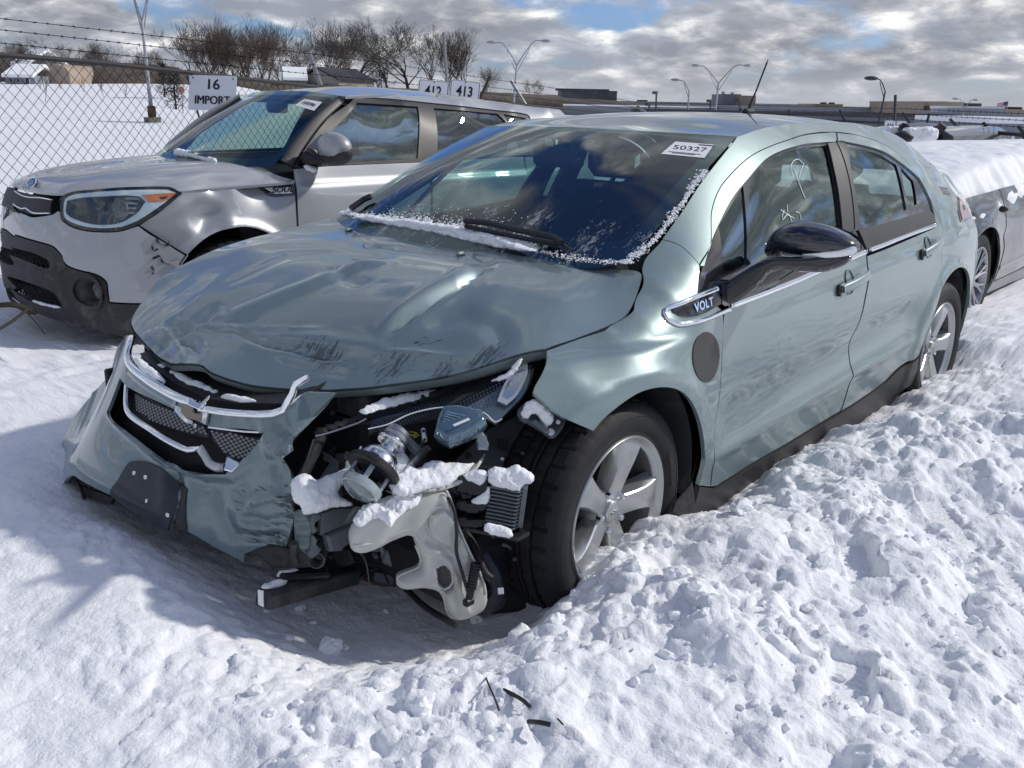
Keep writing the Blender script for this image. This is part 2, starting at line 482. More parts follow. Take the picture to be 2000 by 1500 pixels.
# ---------------------------------------------------------------- materials
MATS = {}
def mat(name, base=(.5, .5, .5), rough=.5, metal=0.0, coat=0.0, coat_rough=.03, bump=None, var=None, spec=.5, emis=None, alpha=None, trans=0.0, ior=1.45, dirt=None, flake=False, sss=0.0, sheen=0.0):
    m = bpy.data.materials.new(name); m.use_nodes = True; t = m.node_tree; L = t.links.new
    b = t.nodes['Principled BSDF']
    b.inputs['Base Color'].default_value = (*base, 1); b.inputs['Roughness'].default_value = rough; b.inputs['Metallic'].default_value = metal
    b.inputs['Coat Weight'].default_value = coat; b.inputs['Coat Roughness'].default_value = coat_rough
    b.inputs['Specular IOR Level'].default_value = spec; b.inputs['IOR'].default_value = ior
    if trans: b.inputs['Transmission Weight'].default_value = trans
    if sss: b.inputs['Subsurface Weight'].default_value = sss; b.inputs['Subsurface Radius'].default_value = (.02, .025, .03); b.inputs['Subsurface Scale'].default_value = .5
    if emis: b.inputs['Emission Color'].default_value = (*emis[:3], 1); b.inputs['Emission Strength'].default_value = emis[3]
    tc = nd(t, 'ShaderNodeTexCoord'); col = None
    if var:   # (scale, amount, second colour)
        n = nd(t, 'ShaderNodeTexNoise', Scale=var[0], Detail=5.0, Roughness=.6); L(tc.outputs['Object'], n.inputs['Vector'])
        r = nd(t, 'ShaderNodeMapRange'); L(n.outputs[0], r.inputs[0]); r.inputs[1].default_value = .5-var[1]; r.inputs[2].default_value = .5+var[1]
        x = nd(t, 'ShaderNodeMix', data_type='RGBA'); L(r.outputs[0], x.inputs[0]); x.inputs[6].default_value = (*base, 1); x.inputs[7].default_value = (*var[2], 1)
        col = x.outputs[2]
    if dirt:  # (scale, threshold, softness, colour, rough)
        n = nd(t, 'ShaderNodeTexNoise', Scale=dirt[0], Detail=8.0, Roughness=.65, Distortion=.4); L(tc.outputs['Object'], n.inputs['Vector'])
        r = nd(t, 'ShaderNodeMapRange'); L(n.outputs[0], r.inputs[0]); r.inputs[1].default_value = dirt[1]; r.inputs[2].default_value = dirt[1]+dirt[2]
        x = nd(t, 'ShaderNodeMix', data_type='RGBA'); L(r.outputs[0], x.inputs[0])
        if col is not None: L(col, x.inputs[6])
        else: x.inputs[6].default_value = (*base, 1)
        x.inputs[7].default_value = (*dirt[3], 1); col = x.outputs[2]
        y = nd(t, 'ShaderNodeMapRange'); L(r.outputs[0], y.inputs[0]); y.inputs[3].default_value = rough; y.inputs[4].default_value = dirt[4]; L(y.outputs[0], b.inputs['Roughness'])
    if flake:
        n = nd(t, 'ShaderNodeTexVoronoi', Scale=1400.0); L(tc.outputs['Object'], n.inputs['Vector'])
        bp = nd(t, 'ShaderNodeBump', Strength=.10, Distance=.0004); L(n.outputs['Color'], bp.inputs['Height']); L(bp.outputs[0], b.inputs['Normal'])
    if col is not None: L(col, b.inputs['Base Color'])
    if bump:  # (scale, strength, distance)
        n = nd(t, 'ShaderNodeTexNoise', Scale=bump[0], Detail=6.0, Roughness=.6); L(tc.outputs['Object'], n.inputs['Vector'])
        bp = nd(t, 'ShaderNodeBump', Strength=bump[1], Distance=bump[2]); L(n.outputs[0], bp.inputs['Height']); L(bp.outputs[0], b.inputs['Normal'])
    m.diffuse_color = (*base, 1); MATS[name] = m
    return m
def glass_mat(name, tint=(.6, .75, .72), refl=1.0, rough=0.0, frost=None, ior=1.52, gcol=(.9, .97, 1)):
    m = bpy.data.materials.new(name); m.use_nodes = True; t = m.node_tree; t.nodes.clear(); L = t.links.new
    tr = nd(t, 'ShaderNodeBsdfTransparent'); tr.inputs[0].default_value = (*tint, 1)
    gl = nd(t, 'ShaderNodeBsdfGlossy'); gl.inputs['Color'].default_value = (*gcol, 1); gl.inputs['Roughness'].default_value = rough
    g_ = nd(t, 'ShaderNodeNewGeometry'); dt = nd(t, 'ShaderNodeVectorMath', operation='DOT_PRODUCT'); L(g_.outputs['Normal'], dt.inputs[0]); L(g_.outputs['Incoming'], dt.inputs[1])
    ab_ = nd(t, 'ShaderNodeMath', operation='ABSOLUTE'); L(dt.outputs['Value'], ab_.inputs[0])
    om = nd(t, 'ShaderNodeMath', operation='SUBTRACT'); om.inputs[0].default_value = 1.0; L(ab_.outputs[0], om.inputs[1])
    pw = nd(t, 'ShaderNodeMath', operation='POWER'); L(om.outputs[0], pw.inputs[0]); pw.inputs[1].default_value = 5.0
    ml = nd(t, 'ShaderNodeMath', operation='MULTIPLY_ADD'); L(pw.outputs[0], ml.inputs[0]); ml.inputs[1].default_value = .92; ml.inputs[2].default_value = .075*refl; ml.use_clamp = True
    mx = nd(t, 'ShaderNodeMixShader'); L(ml.outputs[0], mx.inputs[0]); L(tr.outputs[0], mx.inputs[1]); L(gl.outputs[0], mx.inputs[2])
    out = nd(t, 'ShaderNodeOutputMaterial'); last = mx.outputs[0]
    if frost:   # (scale, threshold, softness, amount, stretch)
        tc = nd(t, 'ShaderNodeTexCoord'); mp = nd(t, 'ShaderNodeMapping'); L(tc.outputs['Object'], mp.inputs[0])
        mp.inputs['Rotation'].default_value = (0, 0, .5); mp.inputs['Scale'].default_value = frost[4]
        n = nd(t, 'ShaderNodeTexNoise', Scale=frost[0], Detail=9.0, Roughness=.72, Distortion=.8); L(mp.outputs[0], n.inputs['Vector'])
        n2 = nd(t, 'ShaderNodeTexNoise', Scale=frost[0]*.13, Detail=3.0); L(mp.outputs[0], n2.inputs['Vector'])
        sp = nd(t, 'ShaderNodeSeparateXYZ'); L(tc.outputs['Object'], sp.inputs[0])
        zz = nd(t, 'ShaderNodeMapRange'); L(sp.outputs[2], zz.inputs[0])
        zz.inputs[1].default_value = frost[5]; zz.inputs[2].default_value = frost[6]; zz.inputs[3].default_value = .16; zz.inputs[4].default_value = -.05
        a = nd(t, 'ShaderNodeMath', operation='MULTIPLY_ADD'); L(n2.outputs[0], a.inputs[0]); a.inputs[1].default_value = .75; L(n.outputs[0], a.inputs[2])
        a2 = nd(t, 'ShaderNodeMath', operation='ADD'); L(a.outputs[0], a2.inputs[0]); L(zz.outputs[0], a2.inputs[1])
        r = nd(t, 'ShaderNodeMapRange'); L(a2.outputs[0], r.inputs[0]); r.inputs[1].default_value = frost[1]; r.inputs[2].default_value = frost[1]+frost[2]; r.inputs[4].default_value = frost[3]
        df = nd(t, 'ShaderNodeBsdfDiffuse'); df.inputs[0].default_value = (.8, .84, .88, 1)
        mx2 = nd(t, 'ShaderNodeMixShader'); L(r.outputs[0], mx2.inputs[0]); L(last, mx2.inputs[1]); L(df.outputs[0], mx2.inputs[2]); last = mx2.outputs[0]
    L(last, out.inputs[0]); MATS[name] = m
    return m
def scuffed(m, centres, amount=.8, col=(.03, .04, .045), stretch=(1, 1, 1), scale=55, rot=(0, 0, 0), thr=.56):
    "scrape marks worn into the paint round given spots of the panel (centre, radii)"
    t = m.node_tree; L = t.links.new; b = t.nodes['Principled BSDF']; tc = nd(t, 'ShaderNodeTexCoord')
    mp = nd(t, 'ShaderNodeMapping'); L(tc.outputs['Object'], mp.inputs[0]); mp.inputs['Rotation'].default_value = rot; mp.inputs['Scale'].default_value = stretch
    n = nd(t, 'ShaderNodeTexNoise', Scale=scale, Detail=8.0, Roughness=.7, Distortion=.3); L(mp.outputs[0], n.inputs['Vector']); last = None
    for c, r in centres:
        q = nd(t, 'ShaderNodeMapping'); q.vector_type = 'POINT'; L(tc.outputs['Object'], q.inputs[0]); q.inputs['Scale'].default_value = tuple(1/x for x in r); q.inputs['Location'].default_value = tuple(-a/x for a, x in zip(c, r))
        l = nd(t, 'ShaderNodeVectorMath', operation='LENGTH'); L(q.outputs[0], l.inputs[0])
        g = nd(t, 'ShaderNodeMapRange', interpolation_type='SMOOTHSTEP'); L(l.outputs['Value'], g.inputs[0]); g.inputs[1].default_value = .2; g.inputs[2].default_value = 1.0; g.inputs[3].default_value = 1.0; g.inputs[4].default_value = 0.0
        if last is None: last = g.outputs[0]
        else:
            mx = nd(t, 'ShaderNodeMath', operation='MAXIMUM'); L(last, mx.inputs[0]); L(g.outputs[0], mx.inputs[1]); last = mx.outputs[0]
    a = nd(t, 'ShaderNodeMath', operation='MULTIPLY_ADD'); L(last, a.inputs[0]); a.inputs[1].default_value = .22; L(n.outputs[0], a.inputs[2])
    r = nd(t, 'ShaderNodeMapRange'); L(a.outputs[0], r.inputs[0]); r.inputs[1].default_value = thr+.12; r.inputs[2].default_value = thr+.19; r.inputs[4].default_value = amount
    src = b.inputs['Base Color'].links[0].from_socket; x = nd(t, 'ShaderNodeMix', data_type='RGBA'); L(r.outputs[0], x.inputs[0]); L(src, x.inputs[6]); x.inputs[7].default_value = (*col, 1); L(x.outputs[2], b.inputs['Base Color'])
    cw = nd(t, 'ShaderNodeMapRange'); L(r.outputs[0], cw.inputs[0]); cw.inputs[3].default_value = b.inputs['Coat Weight'].default_value; cw.inputs[4].default_value = 0.0; L(cw.outputs[0], b.inputs['Coat Weight'])
    return m
def mk_mats():
    M = {}
    M['paint'] = mat('pale_green_metallic_paint', (.198, .264, .272), .40, .40, 1.0, .015, flake=True, dirt=(3.0, .66, .25, (.19, .26, .25), .48))
    M['bumper_paint'] = mat('pale_green_shaded_bumper_paint', (.150, .208, .220), .36, .35, .9, .05, dirt=(14, .60, .2, (.12, .16, .165), .6))  # darker copy of the body paint: the bumper's shade is in the base colour
    M['hood_paint'] = scuffed(mat('pale_green_hood_paint', (.195, .258, .272), .40, .40, 1.0, .015, flake=True, dirt=(3.0, .66, .25, (.19, .26, .25), .48)), [((.40, .42, .75), (.20, .10, .12)), ((.42, .56, .77), (.10, .06, .1)), ((.30, .62, .80), (.16, .06, .1)), ((.52, .20, .77), (.08, .16, .1))], .7, stretch=(.8, 6.0, 1), rot=(0, 0, .88), scale=26, thr=.535)
    scuffed(M['bumper_paint'], [((.80, .42, .33), (.12, .16, .09)), ((.80, .44, .47), (.12, .13, .09)), ((.92, .12, .47), (.1, .07, .04)), ((.85, -.80, .4), (.2, .08, .2))], .9, stretch=(1, 1.0, 5.5), rot=(.12, 0, 0), scale=26, thr=.50)
    M['scrape'] = mat('scuffed_dark_marks', (.035, .045, .05), .7)
    M['silver_paint'] = mat('silver_metallic_paint', (.345, .36, .385), .42, .35, 1.0, .03, flake=True, dirt=(2.5, .6, .3, (.31, .31, .315), .55))
    M['grey_paint'] = mat('dark_grey_metallic_paint', (.07, .075, .085), .3, .5, 1.0, .03, dirt=(4, .55, .3, (.15, .15, .155), .7))
    M['gloss_black'] = mat('gloss_black_trim', (.008, .009, .012), .12, 0, 1.0, .03)
    M['satin'] = mat('dark_satin_trim', (.032, .031, .033), .5, 0, .12, .3, dirt=(2.2, .60, .4, (.062, .061, .06), .5))
    M['black'] = mat('black_plastic', (.014, .015, .017), .5, bump=(300, .15, .001), dirt=(9, .58, .25, (.045, .043, .04), .8))
    M['dusty'] = mat('dusty_black_plastic', (.028, .029, .032), .62, bump=(220, .3, .001), dirt=(12, .50, .25, (.11, .105, .10), .9))
    M['void'] = mat('cavity_dark_black_parts', (.008, .009, .011), .7)  # near-black colour stands in for darkness inside openings; also used for black parts
    M['navy'] = mat('navy_plate_bracket', (.014, .02, .035), .35, dirt=(12, .6, .15, (.06, .07, .08), .7))
    M['rubber'] = mat('tyre_rubber', (.011, .011, .013), .7, bump=(160, .25, .002), dirt=(8, .56, .25, (.032, .030, .029), .9))
    M['chrome'] = mat('chrome', (.82, .84, .87), .06, 1.0, dirt=(20, .66, .15, (.5, .5, .5), .35))
    M['alloy'] = mat('alloy_wheel', (.46, .475, .48), .30, .75, .4, .1, dirt=(14, .55, .3, (.30, .30, .29), .6))
    M['alloy_in'] = mat('alloy_barrel', (.16, .165, .17), .45, .6)
    M['rust'] = mat('rusty_disc', (.10, .055, .035), .75, .3, bump=(60, .4, .002))
    M['bare'] = mat('bare_aluminium', (.42, .43, .45), .33, .9, bump=(90, .15, .001))
    M['reflector'] = mat('projector_silver', (.72, .73, .74), .16, 1.0, bump=(40, .1, .002))
    M['zinc'] = mat('grey_primer_metal', (.13, .15, .165), .5, .3, bump=(50, .2, .001), dirt=(12, .5, .3, (.08, .085, .085), .7))
    M['bonded'] = mat('pale_green_inner_metal', (.17, .215, .215), .45, .3, bump=(35, .3, .002), dirt=(12, .5, .3, (.09, .11, .11), .7))
    M['tank'] = mat('milky_plastic_tank', (.60, .605, .57), .42, 0, bump=(26, .25, .004), var=(6, .2, (.46, .47, .43)), sss=0.25, dirt=(14, .62, .2, (.35, .33, .28), .7))
    M['clear_lens'] = glass_mat('clear_lens', (.75, .82, .86), .9, .02)
    M['smoke_lens'] = glass_mat('smoky_lens', (.62, .66, .70), .6, .08, gcol=(.6, .62, .65))
    M['blue_lens'] = mat('ribbed_blue_lens', (.13, .21, .27), .16, .5, 1, .05, trans=.25)
    M['amber'] = mat('amber_lens', (.75, .20, .05), .15, 0, .8, .05, emis=None)
    M['white_lens'] = mat('frosted_white_lens', (.80, .83, .85), .2, .15, 1, .03)
    M['red_lens'] = mat('pale_red_lens', (.45, .23, .24), .2, .1, .8, .05)
    M['grey_lens'] = mat('grey_lens', (.12, .12, .13), .15, .2, .8, .05)
    M['ws'] = glass_mat('windshield_glass', (.50, .70, .67), 1.7, 0, frost=(30, 1.05, .22, .55, (1, 2.2, 1), 1.0, 1.22))
    M['ws2'] = glass_mat('clear_glass', (.70, .88, .83), 1.0)
    M['side_glass'] = glass_mat('side_window_glass', (.40, .54, .50), 2.6, 0.0, gcol=(.74, .86, .82))
    M['dark_glass'] = glass_mat('privacy_glass', (.05, .055, .06), 3, 0.0)
    M['snow'] = mat('snow', (.86, .88, .91), .6, spec=.2, bump=(95, .75, .006), sss=.0)
    M['snow2'] = mat('old_snow', (.80, .83, .87), .6, spec=.2, bump=(120, .8, .005), dirt=(60, .74, .05, (.3, .3, .3), .8))
    M['seat'] = mat('dark_seat_cloth', (.035, .038, .042), .8)
    M['dash'] = mat('dashboard_vinyl', (.022, .024, .028), .7)
    M['interior'] = mat('grey_headliner', (.11, .11, .115), .85)
    M['paper'] = mat('white_paper', (.80, .81, .84), .7)
    M['ink'] = mat('black_ink', (.012, .012, .014), .6)
    M['sign_white'] = mat('white_sign', (.84, .86, .9), .4, dirt=(5, .6, .2, (.6, .62, .66), .6))
    M['galv'] = mat('galvanised_steel', (.22, .23, .25), .5, .7)
    M['wire'] = mat('dark_fence_wire', (.008, .009, .011), .8, spec=.2)
    M['rail'] = mat('dark_fence_rail', (.03, .028, .03), .7, 0, bump=(60, .3, .002))
    M['pole'] = mat('grey_lamp_pole', (.30, .32, .35), .5, .4)
    M['pole_dark'] = mat('dark_pole', (.045, .05, .06), .5, .3)
    M['bark'] = mat('grey_bark', (.058, .05, .047), .9)
    M['bark2'] = mat('brown_twigs', (.10, .075, .062), .9)
    M['bark3'] = mat('reddish_twigs', (.13, .075, .055), .9)
    M['needle'] = mat('dark_evergreen', (.022, .032, .026), .8)
    M['brush'] = mat('brown_brush_bank', (.085, .068, .056), .95, var=(.25, .12, (.15, .12, .095)), bump=(2, 1, .3))
    M['tan'] = mat('tan_wall', (.36, .29, .23), .8, var=(.4, .1, (.31, .25, .20)))
    M['beige'] = mat('beige_siding', (.42, .40, .36), .8)
    M['palewall'] = mat('pale_grey_wall', (.24, .26, .30), .8, var=(.05, .1, (.20, .22, .25)))
    M['darkwall'] = mat('dark_hangar_wall', (.07, .08, .095), .8, var=(.2, .1, (.11, .12, .135)))
    M['darkroof'] = mat('dark_roof', (.05, .05, .06), .7)
    M['windowdark'] = mat('dark_window', (.03, .035, .045), .15)
    M['concrete'] = mat('mossy_concrete', (.20, .19, .15), .9, bump=(8, .5, .02))
    M['redflag'] = mat('flag_red', (.45, .06, .07), .8); M['blueflag'] = mat('flag_blue', (.05, .07, .2), .8); M['whiteflag'] = mat('flag_white', (.75, .75, .78), .8)
    M['chalk'] = mat('white_marker', (.78, .82, .80), .8)
    M['redchalk'] = mat('faded_red_marker', (.30, .13, .11), .8)
    M['wood'] = mat('wet_brown_stick', (.032, .024, .020), .85)
    M['yellow'] = mat('yellow_wire', (.35, .32, .03), .5)
    M['mirrorglass'] = mat('mirror_glass', (.8, .8, .82), .03, 1.0)
    return M
M = mk_mats()
# ---------------------------------------------------------------- snow covered ground
GP = [(.30, 1.02, .23), (.1, .93, .245), (0, 1.05, .235), (-.15, .95, .235), (-.5, 1.0, .225), (-1, 1.0, .24), (-1.6, 1.02, .225), (-2.2, 1.0, .20), (-2.65, 1.0, .20), (-3.3, 1.0, .25),
      (-3.0, .55, .06), (-3.0, -.5, .06), (-2.0, .6, .06), (-2, -.6, .06), (-1, .6, .06), (-1, -.6, .06), (0, .4, .05), (0, -.5, .05), (-.6, .75, .06), (-1.6, .75, .06), (.3, .2, .05), (.4, -.4, .08),
      (.33, .62, .05), (.30, .78, .07), (.55, .55, .045), (.75, .30, .08), (.62, .80, .10), (.85, .55, .11), (.55, 1.0, .22), (.85, .92, .21), (1.05, .78, .21),
      (1.0, -.66, .29), (1.0, -.18, .27), (1.08, .12, .27), (1.05, .42, .22), (.80, -.35, .15), (.70, -.75, .20), (1.3, .5, .23), (1.3, 0, .27), (1.3, -.6, .27), (1.6, .3, .24), (1.1, 1.3, .21), (.5, 1.6, .20), (0, 1.6, .21), (-.6, 1.6, .21),
      (-1.5, 1.7, .24), (-2.5, 1.8, .22), (-3.5, 1.9, .22), (.2, -1.0, .22), (-1, -1.2, .20), (-2.5, -1.2, .18), (1.0, -1.3, .24), (.6, -1.9, .22), (.3, -2.4, .17), (.25, -3.0, .16), (.3, -3.6, .15), (-.2, -4.3, .15),
      (-.4, -2.5, .13), (-1.0, -3.2, .05), (-2.5, -3.0, .05), (-4, -3.0, .08), (-.5, -3.6, .04), (-3.5, -2.2, .2), (2.2, 2.2, .2), (2.2, -1, .23), (2.2, 3.5, .2), (-5, 2.5, .2), (-5, .5, .16), (-6, -1, .2), (1.5, -4, .2), (-2, -5.5, .15), (1.2, 2.4, .2)]
GP = np.array(GP); GFIT = tps_fit(GP[:, :2], GP[:, 2], .002)
def sstep(x, a, b):
    t = np.clip((x-a)/(b-a), 0, 1); return t*t*(3-2*t)
def ground_z(x, y, fine=True):
    X = np.stack([x.ravel(), y.ravel()], 1); base = np.full(len(X), .2)
    k = (np.abs(X[:, 0]+1.5) < 8) & (np.abs(X[:, 1]+.8) < 8)
    w = (1-sstep(np.abs(X[:, 0]+1.5), 4.2, 7.0))*(1-sstep(np.abs(X[:, 1]+.8), 4.2, 7.0))
    if k.any():
        cl = X[k]; b = tps_eval(GFIT, cl); base[k] = .2+(np.clip(b, .0, .34)-.2)*w[k]
    base = base.reshape(x.shape)
    # the land rises gently towards the houses beyond the fence
    dep = (x-CAMP[0])*_f[0]/math.cos(PITCH)+(y-CAMP[1])*_f[1]/math.cos(PITCH)
    lat = (x-CAMP[0])*_r[0]+(y-CAMP[1])*_r[1]
    q = lat/np.maximum(dep, 1)
    base = base+2.35*sstep(dep, 34, 95)*(1-sstep(q, -.30, -.16))*(dep > 0)
    base = base-1.2*sstep(dep, 30, 110)*sstep(q, -.16, .0)
    under = np.maximum(sstep(.86-np.abs(y), 0, .12)*sstep(.55-x, 0, .3)*sstep(x+3.6, 0, .2), 0)
    # rutted, trodden snow about the car, smoother drifts elsewhere
    rough = .25+.75*np.maximum(np.exp(-((y-1.5)/1.1)**2-((x+1.0)/3.2)**2), np.exp(-((x-.9)/.55)**2-((y-1.1)/.8)**2))
    rough = np.maximum(rough, .55*np.exp(-((y+2.2)/.7)**2-((x-.4)/1.5)**2))
    rough = np.maximum(rough, .42*np.exp(-((x-.9)/1.0)**2-((y+.2)/2.0)**2))
    rough = rough*(1-.35*np.exp(-((x-1.15)/.42)**2-((y+.25)/.60)**2))
    pit = np.exp(-((x-.62)/.26)**2-((y-.52)/.34)**2); rough = rough*(1-.85*pit)
    near = 1-sstep(np.hypot(x+.5, y-.5), 6, 14)
    rough = rough*(1-.85*under)
    wx = x+.06*gnoise(x*3, y*3); wy = y+.06*gnoise(x*3+40, y*3-7)
    z = base+.035*fbm(wx*.9, wy*.9, 3)*(.4+.6*rough)*near
    z = z+.060*(billow(wx*2.3, wy*2.3, 3)-.28)*rough*near
    if fine:
        d1, c1 = worley(wx*7.5, wy*7.5, 5); lump = np.sqrt(np.maximum(0, 1-(d1/.62)**2))*(c1 > .35)*(.4+.8*c1)
        mk = sstep(fbm(x*1.7+9, y*1.7, 2), -.25, .35)
        z = z+.030*lump*rough*near*mk
        d2, c2 = worley(wx*21, wy*21, 11); z = z+.0135*np.sqrt(np.maximum(0, 1-(d2/.6)**2))*(c2 > .25)*rough*near*(.35+.65*mk)
        # broken crust: tilted angular chunks with sharp edges
        for sc, am, sd, th in ((11.0, .020, 21, .45), (26.0, .010, 33, .4), (55.0, .0045, 44, .3)):
            xa = x+.35/sc*gnoise(x*sc*.9, y*sc*.9+3); ya = y+.35/sc*gnoise(x*sc*.9+7, y*sc*.9)
            dd, cc = worley(xa*sc, ya*sc, sd); cr = sstep(fbm(x*2.6+sd, y*2.6, 2), -.15, .30)
            z = z+am*((cc > th)*(cc-.2)*1.1-(dd**2)*.35)*rough*near*cr
        z = z+.0050*billow(x*30, y*30, 3)*(.3+rough)*near
        z = z+.0013*fbm(x*90, y*90, 2)*near
        # boot sole prints
        for (bx, by, ang, L_) in ((-.38, 1.42, .6, .26), (-.62, 1.78, .9, .24), (.15, 1.62, .35, .22), (-.85, 1.5, .75, .25)):
            c, s = math.cos(ang), math.sin(ang); u = (x-bx)*c+(y-by)*s; v = -(x-bx)*s+(y-by)*c
            m = (1-sstep(np.abs(u), L_*.42, L_*.5))*(1-sstep(np.abs(v), .04, .055))
            if m.max() > 0: z = z*(1-m)+m*(base-.012+.004*np.sin(u*2*PI/.021+1.2*np.sin(v*60)))
    # large soft drifts in the open field
    far = 1-near
    z = z+far*.12*fbm(x*.05, y*.05, 3)*sstep(np.hypot(x, y), 20, 60)
    z = np.where(under > .5, np.minimum(z, .13), z)
    return z
def grow(a, b, h, g, end, mid=None):
    L = [a]; 
    while L[-1] < b: L.append(L[-1]+h)
    hi = [L[-1]]; s = h
    while hi[-1] < end[1]: s *= g; hi.append(hi[-1]+s)
    lo = [a]; s = h
    while lo[-1] > end[0]: s *= (mid[0] if mid and lo[-1] > mid[1] else g); lo.append(lo[-1]-s)
    return np.array(lo[::-1][:-1]+L+hi[1:])
def build_ground():
    xs = grow(-.9, 1.72, .0075, 1.045, (-3500, 60), (1.014, -5.0)); ys = grow(-.4, 2.05, .0075, 1.045, (-3500, 1500), (1.019, -4.5))
    X, Y = np.meshgrid(xs, ys, indexing='ij'); Z = ground_z(X, Y)
    n, m = X.shape
    # sideways push so that lumps overhang slightly like broken crust
    nearm = np.exp(-((X-.4)/1.6)**2-((Y-.9)/1.5)**2)
    X2 = X+.010*gnoise(X*23+3, Y*23)*nearm; Y2 = Y+.010*gnoise(X*23-8, Y*23+5)*nearm
    V = np.stack([X2, Y2, Z], -1).reshape(-1, 3)
    idx = np.arange(n*m).reshape(n, m)
    Fq = np.stack([idx[:-1, :-1], idx[1:, :-1], idx[1:, 1:], idx[:-1, 1:]], -1).reshape(-1, 4)
    me = bpy.data.meshes.new('snow_ground'); me.vertices.add(len(V)); me.vertices.foreach_set('co', V.ravel())
    me.loops.add(len(Fq)*4); me.loops.foreach_set('vertex_index', Fq.ravel()); me.polygons.add(len(Fq))
    me.polygons.foreach_set('loop_start', np.arange(len(Fq))*4); me.polygons.foreach_set('loop_total', np.full(len(Fq), 4))
    me.polygons.foreach_set('use_smooth', np.ones(len(Fq), bool)); me.update(); me.validate()
    o = bpy.data.objects.new('snow_ground', me); COL.objects.link(o); me.materials.append(M['snow']); tag(o, kind='structure')
    o['label'] = 'churned white snow covering the parking ground'
build_ground()
def icos(sub=1):
    import bmesh
    bm = bmesh.new(); bmesh.ops.create_icosphere(bm, subdivisions=sub, radius=1); V = np.array([v.co[:] for v in bm.verts]); Fc = [tuple(v.index for v in f.verts) for f in bm.faces]; bm.free(); return V, Fc
ICO1 = icos(1); ICO2 = icos(2); ICO3 = icos(3)
def lump_verts(V, c, s, seed, amp=.35, fr=1.6):
    r = random.Random(seed); o = (r.uniform(-50, 50), r.uniform(-50, 50), r.uniform(-50, 50))
    out = []
    for v in V:
        k = 1+amp*noise.noise(Vector((v[0]*fr+o[0], v[1]*fr+o[1], v[2]*fr+o[2])))+amp*.5*noise.noise(Vector((v[0]*fr*3+o[0], v[1]*fr*3+o[1], v[2]*fr*3+o[2])))
        out.append((c[0]+v[0]*s[0]*k, c[1]+v[1]*s[1]*k, c[2]+v[2]*s[2]*k))
    return out
def build_clods():
    rs = np.random.RandomState(4); N = 1500
    x = rs.uniform(-2.6, 1.6, N*4); y = rs.uniform(-.2, 2.2, N*4)
    w = np.maximum(np.exp(-((y-1.35)/.6)**2-((x+.3)/1.3)**2), np.exp(-((x-.8)/.45)**2-((y-1.05)/.35)**2))*sstep(fbm(x*2.1, y*2.1, 2), -.5, .3)
    keep = (rs.rand(N*4) < w*.8) & ~((np.abs(y) < .93) & (x < .35)); x, y = x[keep][:N], y[keep][:N]
    z = ground_z(x, y); b = MB(); 
    for i in range(len(x)):
        s = .0025+.011*rs.rand()**3+.012*(rs.rand() > .96)
        V, Fc = ICO2 if s > .012 else ICO1
        q = (s*rs.uniform(.8, 1.3), s*rs.uniform(.8, 1.3), s*rs.uniform(.6, 1))
        b.add(lump_verts(V, (x[i], y[i], z[i]+s*.25), q, i, .5, 1.3), Fc)
    # bigger blocks fallen in front of the wreck
    for j, (u, v, s) in enumerate(((645, 1243, .028), (585, 1165, .013), (672, 1232, .012), (565, 1245, .010), (930, 1170, .015), (820, 1380, .030), (1445, 1040, .03), (740, 1330, .02), (610, 1185, .009), (520, 1190, .008), (1085, 1225, .02), (1320, 1170, .03), (1235, 1150, .03), (1540, 1000, .04), (1600, 1120, .035))):
        p = onplane(u, v, 2, .12 if v < 1260 and u < 950 else .24)
        p[2] = ground_z(np.array([p[0]]), np.array([p[1]]))[0]
        b.add(lump_verts(ICO3[0], (p[0], p[1], p[2]+s*.3), (s*1.2, s, s*.75), 900+j, .5, 1.1), ICO3[1])
    o = b.build('snow_clods', M['snow'], smooth=True, ang=25); tag(o, 'loose clods of snow scattered over the trodden ground', kind='stuff')
build_clods()
# ================================================================ the wrecked green car
CAR = empty('crashed_car', (0, 0, 0), 0, 'pale green hatchback with crushed front end and torn bumper, nearest the camera', 'car')
